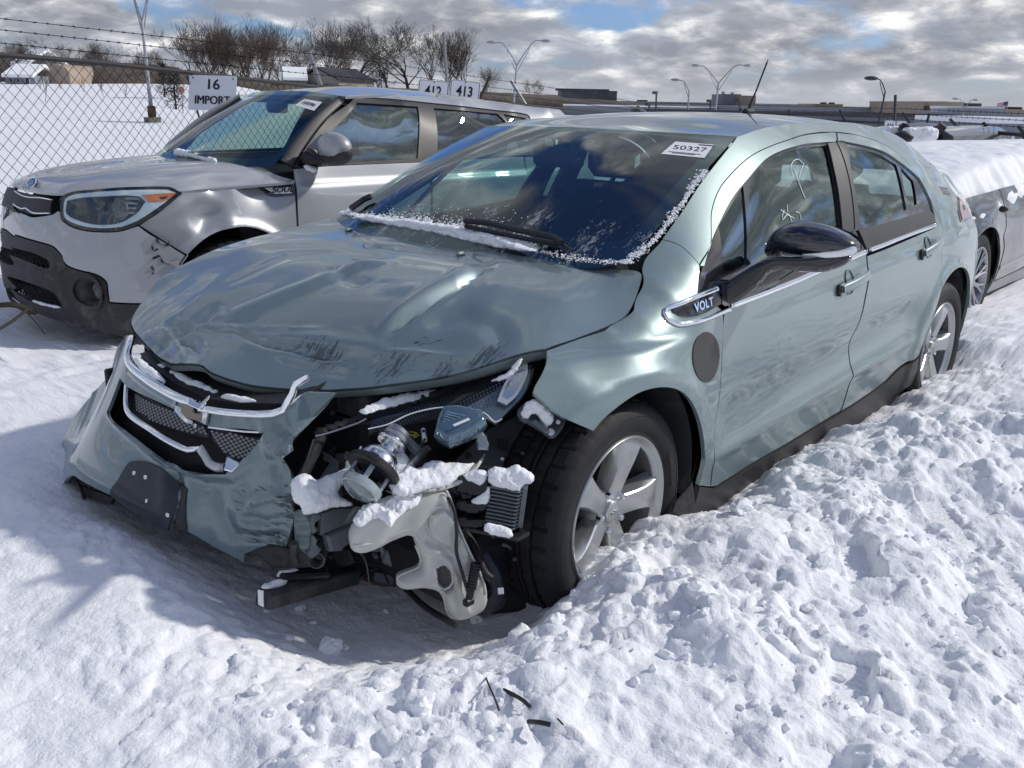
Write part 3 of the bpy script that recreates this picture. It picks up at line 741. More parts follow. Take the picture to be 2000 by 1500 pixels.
# ---- surfaces (metres, front axle at x=0, +x forward, +y the driver's side)
side_pts = []
zprof = [(.12, .815), (.22, .842), (.34, .866), (.5, .884), (.65, .892), (.78, .886), (.88, .870), (.96, .846)]
taper = [(.6, .20), (.4, .105), (.2, .042), (0, .010), (-.5, .0), (-1.1, 0), (-1.7, 0), (-2.3, .0), (-2.7, .004), (-3.0, .022), (-3.25, .062), (-3.42, .12), (-3.52, .20)]
for x, t in taper:
    for z, y in zprof:
        if x > -.1 and z > .75: continue
        if x < -2.5 and z > .9: continue
        side_pts.append((x, y-t, z))
side_pts += [(0, .872, .79), (0, .835, .838), (0, .785, .868), (0, .70, .885), (-.12, .868, .83), (-.12, .84, .868), (-.12, .785, .91), (-.12, .70, .935), (-.25, .862, .87), (-.25, .835, .925), (-.25, .79, .965), (-.25, .745, .985), (-.25, .70, 1.0),
             (.18, .835, .76), (.19, .79, .80), (.19, .725, .833), (.38, .74, .74), (.36, .69, .80), (.55, .62, .70),
             (-.40, .838, .96), (-.40, .80, 1.01), (-.40, .745, 1.045), (-.40, .70, 1.075), (-.40, .66, 1.10),
             (-.7, .842, .97), (-.7, .81, 1.03), (-.7, .755, 1.11), (-.7, .70, 1.175), (-.7, .66, 1.22),
             (-1.0, .843, .98), (-1.0, .81, 1.05), (-1.0, .765, 1.14), (-1.0, .71, 1.225), (-1.0, .655, 1.30), (-1.0, .60, 1.362),
             (-1.35, .843, .98), (-1.35, .815, 1.05), (-1.35, .77, 1.15), (-1.35, .72, 1.24), (-1.35, .66, 1.325), (-1.35, .58, 1.395),
             (-1.75, .843, .98), (-1.75, .815, 1.05), (-1.75, .77, 1.15), (-1.75, .72, 1.24), (-1.75, .655, 1.33), (-1.75, .56, 1.405),
             (-2.2, .840, .98), (-2.2, .81, 1.05), (-2.2, .762, 1.15), (-2.2, .705, 1.24), (-2.2, .63, 1.33), (-2.2, .54, 1.395),
             (-2.6, .830, .97), (-2.6, .795, 1.05), (-2.6, .74, 1.15), (-2.6, .67, 1.24), (-2.6, .57, 1.33),
             (-3.0, .80, .97), (-3.0, .745, 1.06), (-3.0, .67, 1.15), (-3.0, .57, 1.23), (-3.3, .74, .95), (-3.3, .68, 1.05), (-3.3, .57, 1.15), (-3.45, .69, .95), (-3.45, .62, 1.06)]
ARCHF = F0.plane(1210, 1000, 1, .89)
def side_feat(ab):
    x, z = ab[:, 0], ab[:, 1]; r = 0
    # lower door scoop: body pinches in below a rising crease
    cz = .385+.115*(-x-.45)*.5
    w = sstep(-x, .42, .62)*(1-sstep(-x, 2.15, 2.4))
    dep = .030*np.exp(-((z-(cz+.095))/.085)**2)-.013*np.exp(-((z-(cz-.025))/.028)**2)
    r = r-dep*w
    # character line under the handles
    cz2 = .80+.045*(-x-.5)
    r = r+.0035*np.tanh((cz2-z)/.012)*np.exp(-((z-cz2)/.08)**2)*sstep(-x, .5, .9)*(1-sstep(-x, 2.7, 3.0))
    # wheel arch flares
    for ax_, R_ in ((0.0, .405), (-2.685, .40)):
        d = np.hypot(x-ax_, z-.345)
        r = r+.016*np.exp(-(np.maximum(d-R_, 0)/.028)**2)*(z > .2)*(z < .80)+.008*(1-sstep(d, R_+.0, R_+.16))*(z > .2)*(z < .82)
    # faint waves in the sheet metal
    r = r+.0003*np.sin(x*5.1+z*3)*np.sin(z*9+x*2)
    return r
S_side = Surf(1, side_pts, feat=side_feat, lam=9e-4)
# ---- outlines in photograph coordinates, intersected with the surfaces
SEAM = [(1366, 517), (1388, 476), (1391, 408), (1414, 356), (1473, 301), (1558, 267), (1622, 258), (1686, 267), (1751, 297), (1793, 344), (1823, 403), (1840, 442), (1838, 497), (1823, 583), (1800, 648), (1783, 694)]
PIL = [(1366, 517), (1329, 480), (1292, 467)]
WSL = [(1232, 513), (1292, 466), (1332, 412), (1370, 355), (1405, 310), (1439, 267)]
DLO = [(1363, 570), (1374, 520), (1403, 440), (1430, 388), (1455, 356), (1498, 309), (1558, 284), (1614, 277), (1650, 277), (1710, 291), (1755, 315), (1796, 350), (1817, 392), (1827, 434), (1692, 489), (1560, 545), (1415, 597)]
ARCH = [(1145, 839), (1167, 813), (1200, 786), (1240, 762), (1278, 754), (1310, 759), (1333, 777), (1350, 810), (1360, 850), (1364, 900), (1361, 948)]
def sab(p): return to_ab(S_side, p)
seam_ab = sab(SEAM)
def ring(pts): return [('s', a, b) for a, b in pts]
# front fender
fend = [(1066, 684), (1042, 753), (1039, 768), (1088, 812)]+ARCH+[(1388, 951), (1389, 925), (1394, 887), (1402, 833), (1406, 767), (1410, 700), (1412, 607), (1363, 572), (1366, 517), (1329, 480), (1292, 467), (1262, 500), (1252, 530), (1248, 568), (1225, 615), (1184, 640), (1120, 664)]
panel('front_fender', S_side, fend, M['paint'], CAR, .022, .014, gap=.0018, sharp=(0, 2, 4, 14, 15, 21, 22, 23, 25, 27))
# front door with its window frame
bottomF = [(1388, 951), (1398, 950), (1430, 930), (1476, 901), (1560, 852), (1641, 803)]
BSEAM = [(1641, 803), (1654, 763), (1668, 704), (1674, 662), (1687, 592), (1695, 536), (1692, 492)]
DLOF = [(1363, 570), (1374, 520), (1403, 440), (1430, 388), (1455, 356), (1498, 309), (1558, 284), (1614, 277), (1633, 276)]
fd = bottomF+BSEAM[1:]+[(1415, 604), (1412, 640), (1410, 700), (1406, 767), (1402, 833), (1394, 887)]
fdo = panel('front_door', S_side, fd, M['paint'], CAR, .022, .014, gap=.002, sharp=(0, 1, 5, 11, 12), mirror=True)
# frame strip over the front window
fr1 = [(1366, 519), (1388, 476), (1391, 408), (1414, 356), (1473, 301), (1558, 267), (1622, 258), (1633, 259), (1633, 277), (1614, 278), (1558, 285), (1498, 310), (1455, 357), (1430, 389), (1403, 441), (1376, 520)]
panel('door_frame', S_side, fr1, M['paint'], CAR, .012, .014, gap=.0012, sharp=(0, 7, 8, 15), mirror=True)
fr2 = [(1635, 259), (1686, 267), (1751, 297), (1793, 344), (1823, 403), (1840, 442), (1838, 497), (1832, 530), (1829, 441), (1818, 392), (1797, 350), (1755, 314), (1710, 290), (1650, 276), (1635, 276)]
rd = [(1695, 500), (1697, 536), (1689, 592), (1675, 662), (1669, 704), (1656, 763), (1643, 803), (1690, 773), (1726, 746), (1754, 718), (1783, 694), (1800, 648), (1823, 583), (1838, 497), (1838, 470), (1829, 443)]
panel('door_frame', S_side, fr2[:7]+fr2[8:], M['paint'], CAR, .012, .014, gap=.0012, sharp=(0, 6, 7, 13), mirror=True)
rdo = panel('rear_door', S_side, rd, M['paint'], CAR, .022, .014, gap=.002, sharp=(0, 6, 10, 15), mirror=True)
# body side: pillar, roof rail, rear quarter
rarc = [(-2.685+.392*math.cos(a), .35+.392*math.sin(a)) for a in np.radians(np.linspace(8, 172, 15))]
sx = lambda *a: [('s', *p) for p in a]
bs = [(1366, 517), (1329, 480), (1292, 467), (1332, 412), (1370, 355), (1405, 310), (1439, 267)] + sx((-1.15, 1.385), (-1.35, 1.40), (-1.75, 1.41), (-2.2, 1.40), (-2.6, 1.355), (-2.9, 1.28), (-3.15, 1.185), (-3.42, 1.125), (-3.47, 1.08), (-3.52, 1.0), (-3.55, .85), (-3.56, .7), (-3.55, .5), (-3.50, .33), (-3.15, .28)) + ring([p for p in rarc if p[1] > .40 and p[0] < -2.68]+[])
bs = bs[:-0] if False else bs
arc_rear_back = sorted([p for p in rarc if p[0] <= -2.68], key=lambda p: p[0])      # from the back over the top
arc_front = sorted([p for p in rarc if p[0] > -2.68], key=lambda p: p[0])
bs = [(1366, 517), (1329, 480), (1292, 467), (1332, 412), (1370, 355), (1405, 310), (1439, 267)] + sx((-1.15, 1.385), (-1.35, 1.40), (-1.75, 1.41), (-2.2, 1.40), (-2.6, 1.355), (-2.9, 1.28), (-3.15, 1.185), (-3.42, 1.125), (-3.47, 1.08), (-3.52, 1.0), (-3.55, .85), (-3.56, .7), (-3.55, .5), (-3.50, .33), (-3.15, .28)) + ring(arc_rear_back) + ring([p for p in arc_front if p[0] < seam_ab[15][0]-.01])
bs += [('s', a, b) for a, b in seam_ab[::-1][:-1]]
nb = len(bs)
panel('body_side', S_side, bs, M['paint'], CAR, .022, .014, gap=.0015, sharp=(0, 2, 6, nb-15), mirror=True)
# mirrored front wing for the far side, undamaged outline
panel('front_fender', S_side, fend, M['paint'], CAR, .03, .014, gap=.0018, sharp=(0, 2, 4, 14, 15, 21, 22, 23, 25, 27)).name = 'far_fender_source'
_src = bpy.data.objects['far_fender_source']; _m = mirror_obj(_src); _m.name = 'front_fender'; bpy.data.objects.remove(_src)
# ---- glasshouse: dark surround with panes set a little deeper
S_in = S_side
holesW = [[(1454, 362), (1407, 440), (1417, 526), (1461, 513), (1461, 440)],
          [(1467, 348), (1499, 314), (1558, 290), (1614, 283), (1630, 350), (1643, 452), (1558, 485), (1471, 515), (1466, 430)],
          [(1651, 283), (1708, 296), (1753, 321), (1764, 362), (1773, 408), (1681, 441), (1664, 360)],
          [(1761, 324), (1786, 352), (1793, 398), (1778, 405), (1768, 362)]]
hs = [(0, 1, 2, 3), (0, 3, 5, 7), (0, 2, 4, 5), (0, 1, 2, 3)]
panel('window_surround', S_side, DLO, M['gloss_black'], CAR, .025, .012, off=-.007, gap=.001, holes=holesW, hsharp=hs, sharp=(0, 13, 16), mirror=True)
for i, h in enumerate(holesW):
    g = panel('window_glass', S_side, h, M['side_glass'], CAR, .04, .004, off=-.013, gap=-.006, sharp=hs[i], mirror=True, rim=False)
# satin appliques: centre pillar and below the rear window
panel('pillar_trim', S_side, [(1616, 279), (1632, 277), (1668, 448), (1646, 454), (1641, 400), (1629, 330)], M['satin'], CAR, .03, .006, off=.0005, gap=.001, sharp=(0, 1, 2, 3), mirror=True)
panel('pillar_trim', S_side, [(1634, 277), (1649, 278), (1664, 340), (1680, 441), (1670, 448)], M['satin'], CAR, .03, .006, off=.0005, gap=.001, sharp=(0, 1, 3, 4), mirror=True)
panel('belt_trim', S_side, [(1677, 449), (1815, 409), (1824, 420), (1828, 434), (1694, 488)], M['satin'], CAR, .03, .006, off=.0008, gap=.0012, sharp=(0, 1, 3, 4), mirror=True)
panel('belt_trim', S_side, [(1505, 559), (1670, 450), (1690, 489), (1600, 527), (1502, 567)], M['satin'], CAR, .03, .006, off=.0008, gap=.0012, sharp=(0, 1, 2, 4))
# chrome waist strip and badge surround
def strip(name, pts, w, h, m, off=.002, parent=CAR, S=S_side, sm=.03, **k):
    A = catmull(to_ab(S, pts), False, sm); P_ = S.pos(A, off); N_ = S.nrm(A)
    return ribbon(name, P_, w, h, m, parent, nrm=N_, **k)
strip('chrome_strip', [(1425, 599), (1500, 571), (1600, 530), (1691, 492)], .020, .010, M['chrome'])
strip('chrome_strip', [(1696, 490), (1760, 465), (1827, 439)], .018, .010, M['chrome'])
strip('chrome_strip', [(1400, 564), (1362, 579), (1320, 596), (1299, 606), (1302, 622), (1325, 634), (1365, 627), (1425, 604)], .015, .011, M['chrome'], sm=.012)
panel('badge_plate', S_side, [(1312, 604), (1345, 588), (1400, 568), (1409, 592), (1362, 616), (1330, 617)], M['gloss_black'], CAR, .02, .006, off=.004, gap=0, sharp=(2, 3))
bo = S_side.pos(sab([(1371, 597)]), .006)[0]; b1 = S_side.pos(sab([(1350, 606)]), .006)[0]; b2 = S_side.pos(sab([(1395, 588)]), .006)[0]
text_on('badge_lettering', 'VOLT', .036, M['chrome'], CAR, bo, b2-b1, (0, -.35, 1), depth=.001, bold=.0008, spacing=1.12, shear=.2, xs=1.05)
# charge-port flap
cp = [(1377+27*math.cos(a), 697+49*math.sin(a)) for a in np.linspace(0, 2*PI, 24, endpoint=False)]
panel('charge_port_flap', S_side, [(u+(v-697)*-.03, v) for u, v in cp], M['satin'], CAR, .03, .006, off=.003, gap=0)
# rocker and lower black sill
panel('sill_trim', S_side, [(1361, 949), (1387, 953), (1400, 953), (1478, 903), (1562, 854), (1643, 806), (1727, 749), (1755, 721), (1783, 697), (1772, 768), (1700, 832), (1560, 918), (1440, 985), (1345, 1030), (1352, 990)], M['satin'], CAR, .03, .02, off=.004, gap=.001, sharp=(0, 8, 9, 13), mirror=True)
# dark inner shell closes the gaps
inn = [('s', .16, .40), ('s', .30, .74), ('s', .05, .84), ('s', -.25, .96), ('s', -.5, .93), ('s', -1.5, .94), ('s', -2.5, .93), ('s', -3.3, .9), ('s', -3.5, .6), ('s', -3.3, .3)]
inn = [('s', -.42, .93), ('s', -1.5, .94), ('s', -2.5, .94), ('s', -3.2, 1.0), ('s', -3.48, .9), ('s', -3.48, .5), ('s', -3.2, .35)]+[('s', -2.685+.41*math.cos(a), .35+.41*math.sin(a)) for a in np.radians(np.linspace(172, 8, 12))]+[('s', -2.2, .2), ('s', -.50, .2)]+[('s', .41*math.cos(a), .35+.41*math.sin(a)) for a in np.radians(np.linspace(172, 65, 9))]+[('s', .05, .80), ('s', -.2, .90)]
panel('inner_panel', S_side, inn, M['void'], CAR, .06, .002, off=-.03, gap=0, rim=False, mirror=True)
panel('inner_rail', S_side, [('s', *p) for p in ((-.42, 1.03), (-.7, 1.20), (-1.0, 1.345), (-1.35, 1.385), (-1.8, 1.395), (-2.3, 1.375), (-2.8, 1.26), (-2.75, 1.20), (-2.3, 1.335), (-1.8, 1.36), (-1.35, 1.35), (-1.0, 1.29), (-.7, 1.13), (-.45, 1.0))], M['void'], CAR, .05, .002, off=-.035, gap=0, rim=False, mirror=True)
# ---- roof
roof_pts = []
for x, zc, ys, ze in ((-.80, 1.379, .0, 0), (-.89, 1.374, .4, 1.3695), (-.986, None, .6, 1.363), (-1.2, 1.418, .585, 1.383), (-1.5, 1.433, .57, 1.402), (-1.9, 1.436, .56, 1.402), (-2.3, 1.422, .54, 1.385), (-2.7, 1.383, .52, 1.34), (-3.0, 1.315, .52, 1.27), (-3.25, 1.22, .52, 1.185), (-3.45, 1.145, .55, 1.12)):
    if zc: roof_pts.append((x, 0, zc))
    if zc and ys > .45: roof_pts += [(x, .3, zc*.78+ze*.22), (x, -.3, zc*.78+ze*.22)]
    if ys: roof_pts += [(x, ys, ze), (x, -ys, ze)]
S_roof = Surf(2, roof_pts)
rf = [(-.80, 0), (-.825, .2), (-.89, .4), (-.985, .602), (-1.2, .590), (-1.5, .575), (-1.9, .565), (-2.3, .545), (-2.7, .525), (-2.75, 0)]
rf = rf+[(a, -b) for a, b in rf[-2:0:-1]]
panel('roof', S_roof, rf, M['paint'], CAR, .05, .012, gap=.001, sharp=(3, 8, 10, 15), ab=True)
bk = [(-2.76, 0), (-2.71, .52), (-3.0, .52), (-3.25, .51), (-3.42, .53), (-3.46, 0)]; bk = bk+[(a, -b) for a, b in bk[-2:0:-1]]
hb = [(-2.80, 0), (-2.77, .46), (-3.0, .47), (-3.22, .46), (-3.26, 0)]; hb = hb+[(a, -b) for a, b in hb[-2:0:-1]]
panel('tailgate', S_roof, bk, M['paint'], CAR, .06, .012, gap=.001, sharp=(1, 4, 6, 9), holes=[hb], ab=True)
panel('rear_window', S_roof, hb, M['dark_glass'], CAR, .08, .004, off=-.004, gap=-.004, ab=True, rim=False)
b = MB(); b.loft([[(-3.47, y, .95), (-3.52, y, .80), (-3.54, y, .55), (-3.48, y, .30), (-3.40, y, .30), (-3.40, y, 1.0)] for y in (-.58, 0, .58)]); b.build('rear_bumper', M['paint'], CAR)
# antenna
at = onplane(1462, 220, 1, 0.0); at[2] = S_roof.pos([(at[0], 0)])[0][2]
top = onplane(1500, 117, 1, 0.0)
b = MB(); b.box(at+[0, 0, .012], (.09, .035, .03), bev=.012); ab_ = b.build('antenna_base', M['black'], CAR)
mast = at+[0, 0, .02]; dv = (top-mast)
b = MB(); b.tube([mast, mast+dv*.33], [.010, .005], 8); b.tube([mast+dv*.33, top], [.0035, .0028], 6)
for k in range(26): c = mast+dv*(.36+.6*k/26); b.tube([c, c+dv*.008], .0048, 6)
b.build('antenna_mast', M['black'], CAR)
# ---- windshield
S_ws = Surf(2, [(-.10, 0, 1.0), (-.13, .35, 1.006), (-.13, -.35, 1.006), (-.235, .70, 1.017), (-.235, -.70, 1.017), (-.80, 0, 1.378), (-.89, .4, 1.369), (-.89, -.4, 1.369), (-.988, .605, 1.362), (-.988, -.605, 1.362),
                (-.45, 0, 1.205), (-.5, .4, 1.215), (-.5, -.4, 1.215), (-.62, .655, 1.21), (-.62, -.655, 1.21)])
wso = [(-.06, 0), (-.09, .35), (-.16, .60), (-.235, .695), (-.42, .678), (-.62, .652), (-.82, .625), (-.984, .600), (-.925, .46), (-.86, .3), (-.802, 0)]
wso = wso+[(a, -b) for a, b in wso[-2:0:-1]]
panel('windshield', S_ws, wso, M['ws'], CAR, .04, .005, gap=.001, sharp=(3, 7, 13, 17), ab=True, rim=False)
band_in = [(-.17, 0), (-.20, .35), (-.27, .56), (-.33, .62), (-.45, .618), (-.62, .595), (-.82, .565), (-.90, .53), (-.885, .45), (-.835, .3), (-.825, 0)]
band_in = band_in+[(a, -b) for a, b in band_in[-2:0:-1]]
fb = panel('windshield_black_band', S_ws, wso, M['gloss_black'], CAR, .04, .002, off=-.004, gap=.002, holes=[band_in], sharp=(3, 7, 13, 17), ab=True, rim=False)
# label paper on the windshield, top corner
lab = [(1291, 301), (1319, 277), (1395, 283), (1376, 309)]
sk = panel('paper_label', S_ws, lab, M['paper'], CAR, .03, .0006, off=.0012, gap=0, sharp=(0, 1, 2, 3), rim=False)
la = S_ws.pos(to_ab(S_ws, lab), .002); cx = la.mean(0); ux = (la[3]-la[0]); uy = (la[1]-la[0])
text_on('label_number', '50327', .046, M['ink'], sk, cx+uy*.05+ux*.01, ux, uy, depth=.0002, xs=1.02)
b = MB()
for k, (o1, o2, w_) in enumerate(((-.30, 0, .5), (-.37, 0, .36), (.42, .28, .24), (.39, .28, .24))):
    p = cx+uy*o1+ux*o2; q = ux/np.linalg.norm(ux)*w_*.24; b.box(p, (w_*.22, .003, .0006), R=basis(ux, np.cross(ux, uy)))
b.build('label_print', M['ink'], sk, smooth=False)
# ---- hood, buckled
HB = [(1066, 680, .725), (954, 711, .64), (852, 739, .55), (750, 754, .45), (660, 762, .34), (597, 764, .25), (485, 754, .10), (413, 731, -.01), (393, 716, -.06), (342, 711, -.18), (306, 695, -.30), (271, 660, -.47), (255, 629, -.61), (271, 598, -.665), (311, 547, -.735), (367, 512, -.75), (444, 479, -.75), (546, 451, -.735), (643, 425, -.70)]
hb3 = [onplane(u, v, 1, y) for u, v, y in HB]
hrear = [p for p in S_side.pos(to_ab(S_side, [(1120, 665), (1184, 640), (1225, 615), (1248, 568), (1252, 532)]))]
hb3[0] = S_side.pos(to_ab(S_side, [(1066, 683)]))[0]
hood_pts = [tuple(p) for p in hb3+hrear]+[(-.235, .62, 1.003), (-.165, .45, 1.003), (-.125, .2, .999), (-.12, 0, .998), (-.125, -.2, .999), (-.165, -.45, 1.003), (-.21, -.62, 1.012),
    (.05, 0, .990), (.05, .4, .972), (.05, -.4, .985), (.03, .65, .928), (.25, 0, .945), (.25, .35, .925), (.22, .58, .878), (.25, -.4, .955), (.25, -.62, .958), (.45, 0, .872), (.42, .3, .852), (.45, -.35, .895), (.42, -.6, .893), (.60, -.1, .806), (.58, .12, .785), (.62, -.4, .823), (.36, .50, .825), (.68, -.2, .772), (.50, .28, .795)]
hood_pl = []
def hood_feat(ab):
    r = np.zeros(len(ab))
    for (pl, A, w, kind) in hood_pl:
        d, sd, t = distpoly(ab, pl, False); e = np.clip(np.minimum(t, 1-t)/.22, 0, 1); e = e*e*(3-2*e)
        if kind == 'g': r += A*np.exp(-(d/w)**2)*e
        elif kind == 'v': r += A*(np.sqrt((d/w)**2+.012)*-1+1)*np.exp(-(d/w/1.6)**2)*e
        elif kind == 's': r += A*np.tanh(sd*d/w)*np.exp(-(d/(w*6))**2)*e
    x, y = ab[:, 0], ab[:, 1]
    fr = sstep(x, .15, .6)
    r += .0045*fr*fbm(x*3.2+3, y*3.2+1, 2)*1.0
    r += .0012*sstep(x, .3, .75)*fbm(x*11, y*11+5, 2)
    return r
S_hood = Surf(2, hood_pts, feat=hood_feat, lam=3e-4)
def hc(*p): return to_ab(S_hood, list(p))
hood_pl += [
    (hc((959, 520), (900, 556), (840, 592), (785, 630), (738, 668)), -.022, .019, 'v'),
    (hc((938, 512), (880, 545), (812, 588), (756, 632), (722, 664)), .016, .024, 'g'),
    (hc((790, 505), (700, 520), (600, 560), (500, 600), (400, 640)), .018, .036, 'g'),
    (hc((775, 515), (720, 500), (640, 492), (560, 500), (470, 540), (380, 590)), -.008, .045, 'g'),
    (hc((690, 460), (800, 474), (900, 490), (960, 508), (955, 530), (900, 545)), .007, .025, 's'),
    (hc((450, 645), (520, 672), (600, 690), (690, 700)), -.014, .014, 'v'),
    (hc((490, 668), (560, 655), (640, 668), (720, 680), (790, 700)), .011, .025, 'g'),
    (hc((330, 625), (420, 640), (500, 640), (580, 646), (650, 640)), .009, .013, 'v'),
    (hc((295, 690), (340, 655), (390, 625), (440, 585)), -.015, .022, 'g'),
    (hc((300, 640), (335, 660), (350, 690), (360, 712)), .012, .016, 'v'),
    (hc((340, 665), (375, 668), (400, 690)), -.013, .014, 'v'),
    (hc((820, 640), (900, 618), (960, 640), (1000, 690)), -.009, .035, 'g'),
    (hc((720, 700), (800, 690), (880, 700), (960, 690)), .008, .016, 'v'),
    (hc((700, 720), (800, 727), (900, 710), (1000, 684)), -.006, .02, 'g'),
    (hc((1000, 540), (950, 600), (930, 650), (960, 690)), .007, .05, 'g'),
    (hc((640, 520), (680, 545), (720, 560)), -.008, .03, 'g'),
    (hc((520, 700), (560, 715), (620, 722), (700, 735)), -.005, .014, 'v'),
]
ho = [('s', p[0], p[1]) for p in hb3]+[('s', -.205, -.66), ('s', -.155, -.45), ('s', -.118, -.2), ('s', -.113, 0), ('s', -.118, .2), ('s', -.155, .45), ('s', -.225, .66)]+[('s', p[0], p[1]) for p in hrear[::-1]]
HO = to_ab(S_hood, ho)
panel('hood', S_hood, HO, M['hood_paint'], CAR, .0095, .018, gap=.003, sharp=(0, 8, 9, 18, 25), ab=True)
# rolled lip under the front edge of the hood, and folded metal
edge = catmull(np.array([(p[0], p[1]) for p in hb3[:14]]), False, .02)
EP = S_hood.pos(edge); V = []; Fc = []
for i, p in enumerate(EP):
    n = CAMP*0; inw = np.array([-.55, .0, -.15])
    V += [p+[0, 0, -.004], p+[-.010, 0, -.022], p+[-.05, 0, -.030], p+[-.12, 0, -.012]]
for i in range(len(EP)-1):
    for j in range(3): a = i*4+j; Fc.append((a, a+1, a+5, a+4))
mesh_obj('hood_inner_frame', V, Fc, M['bonded'], CAR)
# black scuffs on the hood: thin gouges
def scuffs(S, region, n, L_, ang, m, parent, seed, w=.0012, off=.0008, name='scratch'):
    rs = random.Random(seed); b = MB(); R0 = to_ab(S, region); lo, hi = R0.min(0), R0.max(0); k = 0
    while k < n:
        p = np.array([rs.uniform(lo[0], hi[0]), rs.uniform(lo[1], hi[1])])
        if not inpoly(p[None], R0)[0]: continue
        k += 1; a = ang+rs.gauss(0, .12); l = L_*rs.uniform(.2, 1.2); pts = []
        for t in np.linspace(0, 1, 5):
            pts.append(p+np.array([math.cos(a), math.sin(a)])*l*(t-.5)+np.array([-math.sin(a), math.cos(a)])*l*.05*math.sin(t*3+k))
        P_ = S.pos(np.array(pts), off); N_ = S.nrm(np.array(pts)); T = np.gradient(P_, axis=0); B_ = np.cross(T, N_); B_ /= np.linalg.norm(B_, axis=1)[:, None]
        ww = w*rs.uniform(.4, 1.6)*np.array([.2, .8, 1, .7, .15])[:, None]; A = P_+B_*ww; C_ = P_-B_*ww
        b.add(np.vstack([A, C_]), [(i, i+1, 6+i, 5+i) for i in range(4)])
    o = b.build(name, m, parent, smooth=False); tag(o, kind='stuff'); return o
scuffs(S_hood, [(790, 655), (840, 650), (870, 668), (820, 674)], 8, .03, 2.4, M['scrape'], CAR, 1)
scuffs(S_hood, [(700, 705), (960, 690), (950, 708), (760, 735)], 12, .05, 2.42, M['scrape'], CAR, 2, w=.0005)
scuffs(S_hood, [(560, 670), (720, 700), (700, 722), (560, 700)], 14, .03, 2.2, M['scrape'], CAR, 3, w=.0006)
# washer nozzles
for u, v in ((681, 452), (899, 496)):
    p = S_hood.pos(to_ab(S_hood, [(u, v)]))[0]; MB().box(p+[0, 0, .006], (.035, .018, .014), bev=.006).build('washer_nozzle', M['paint'], CAR)
# ---- cowl, wipers
b = MB(); b.loft([[(-.10+.02, y, .955), (-.30, y, .945), (-.30, y, .97), (-.10+.02, y, .975)] for y in (-.45, 0, .45)]); b.build('cowl', M['black'], CAR)
def wpt(y, x, off): return S_ws.pos([(x, y)], off)[0]
w1 = [S_ws.pos(to_ab(S_ws, [q]), .03)[0] for q in ((915, 446), (960, 450), (1020, 465), (1085, 478), (1100, 490))]
b = MB(); b.tube(catmull(np.array(w1), False, .03), [.010]*len(catmull(np.array(w1), False, .03)), 8); b.tube([S_ws.pos(to_ab(S_ws, [q]), .012)[0] for q in ((912, 447), (980, 462), (1040, 474), (1095, 484))], .008, 6)
b.tube([S_ws.pos(to_ab(S_ws, [q]), .02)[0] for q in ((1085, 478), (1120, 500))], .006, 6); b.build('wiper', M['black'], CAR)
b = MB(); b.tube([S_ws.pos(to_ab(S_ws, [q]), .02)[0] for q in ((690, 416), (716, 398), (730, 392))], .012, 8); b.build('wiper', M['black'], CAR)
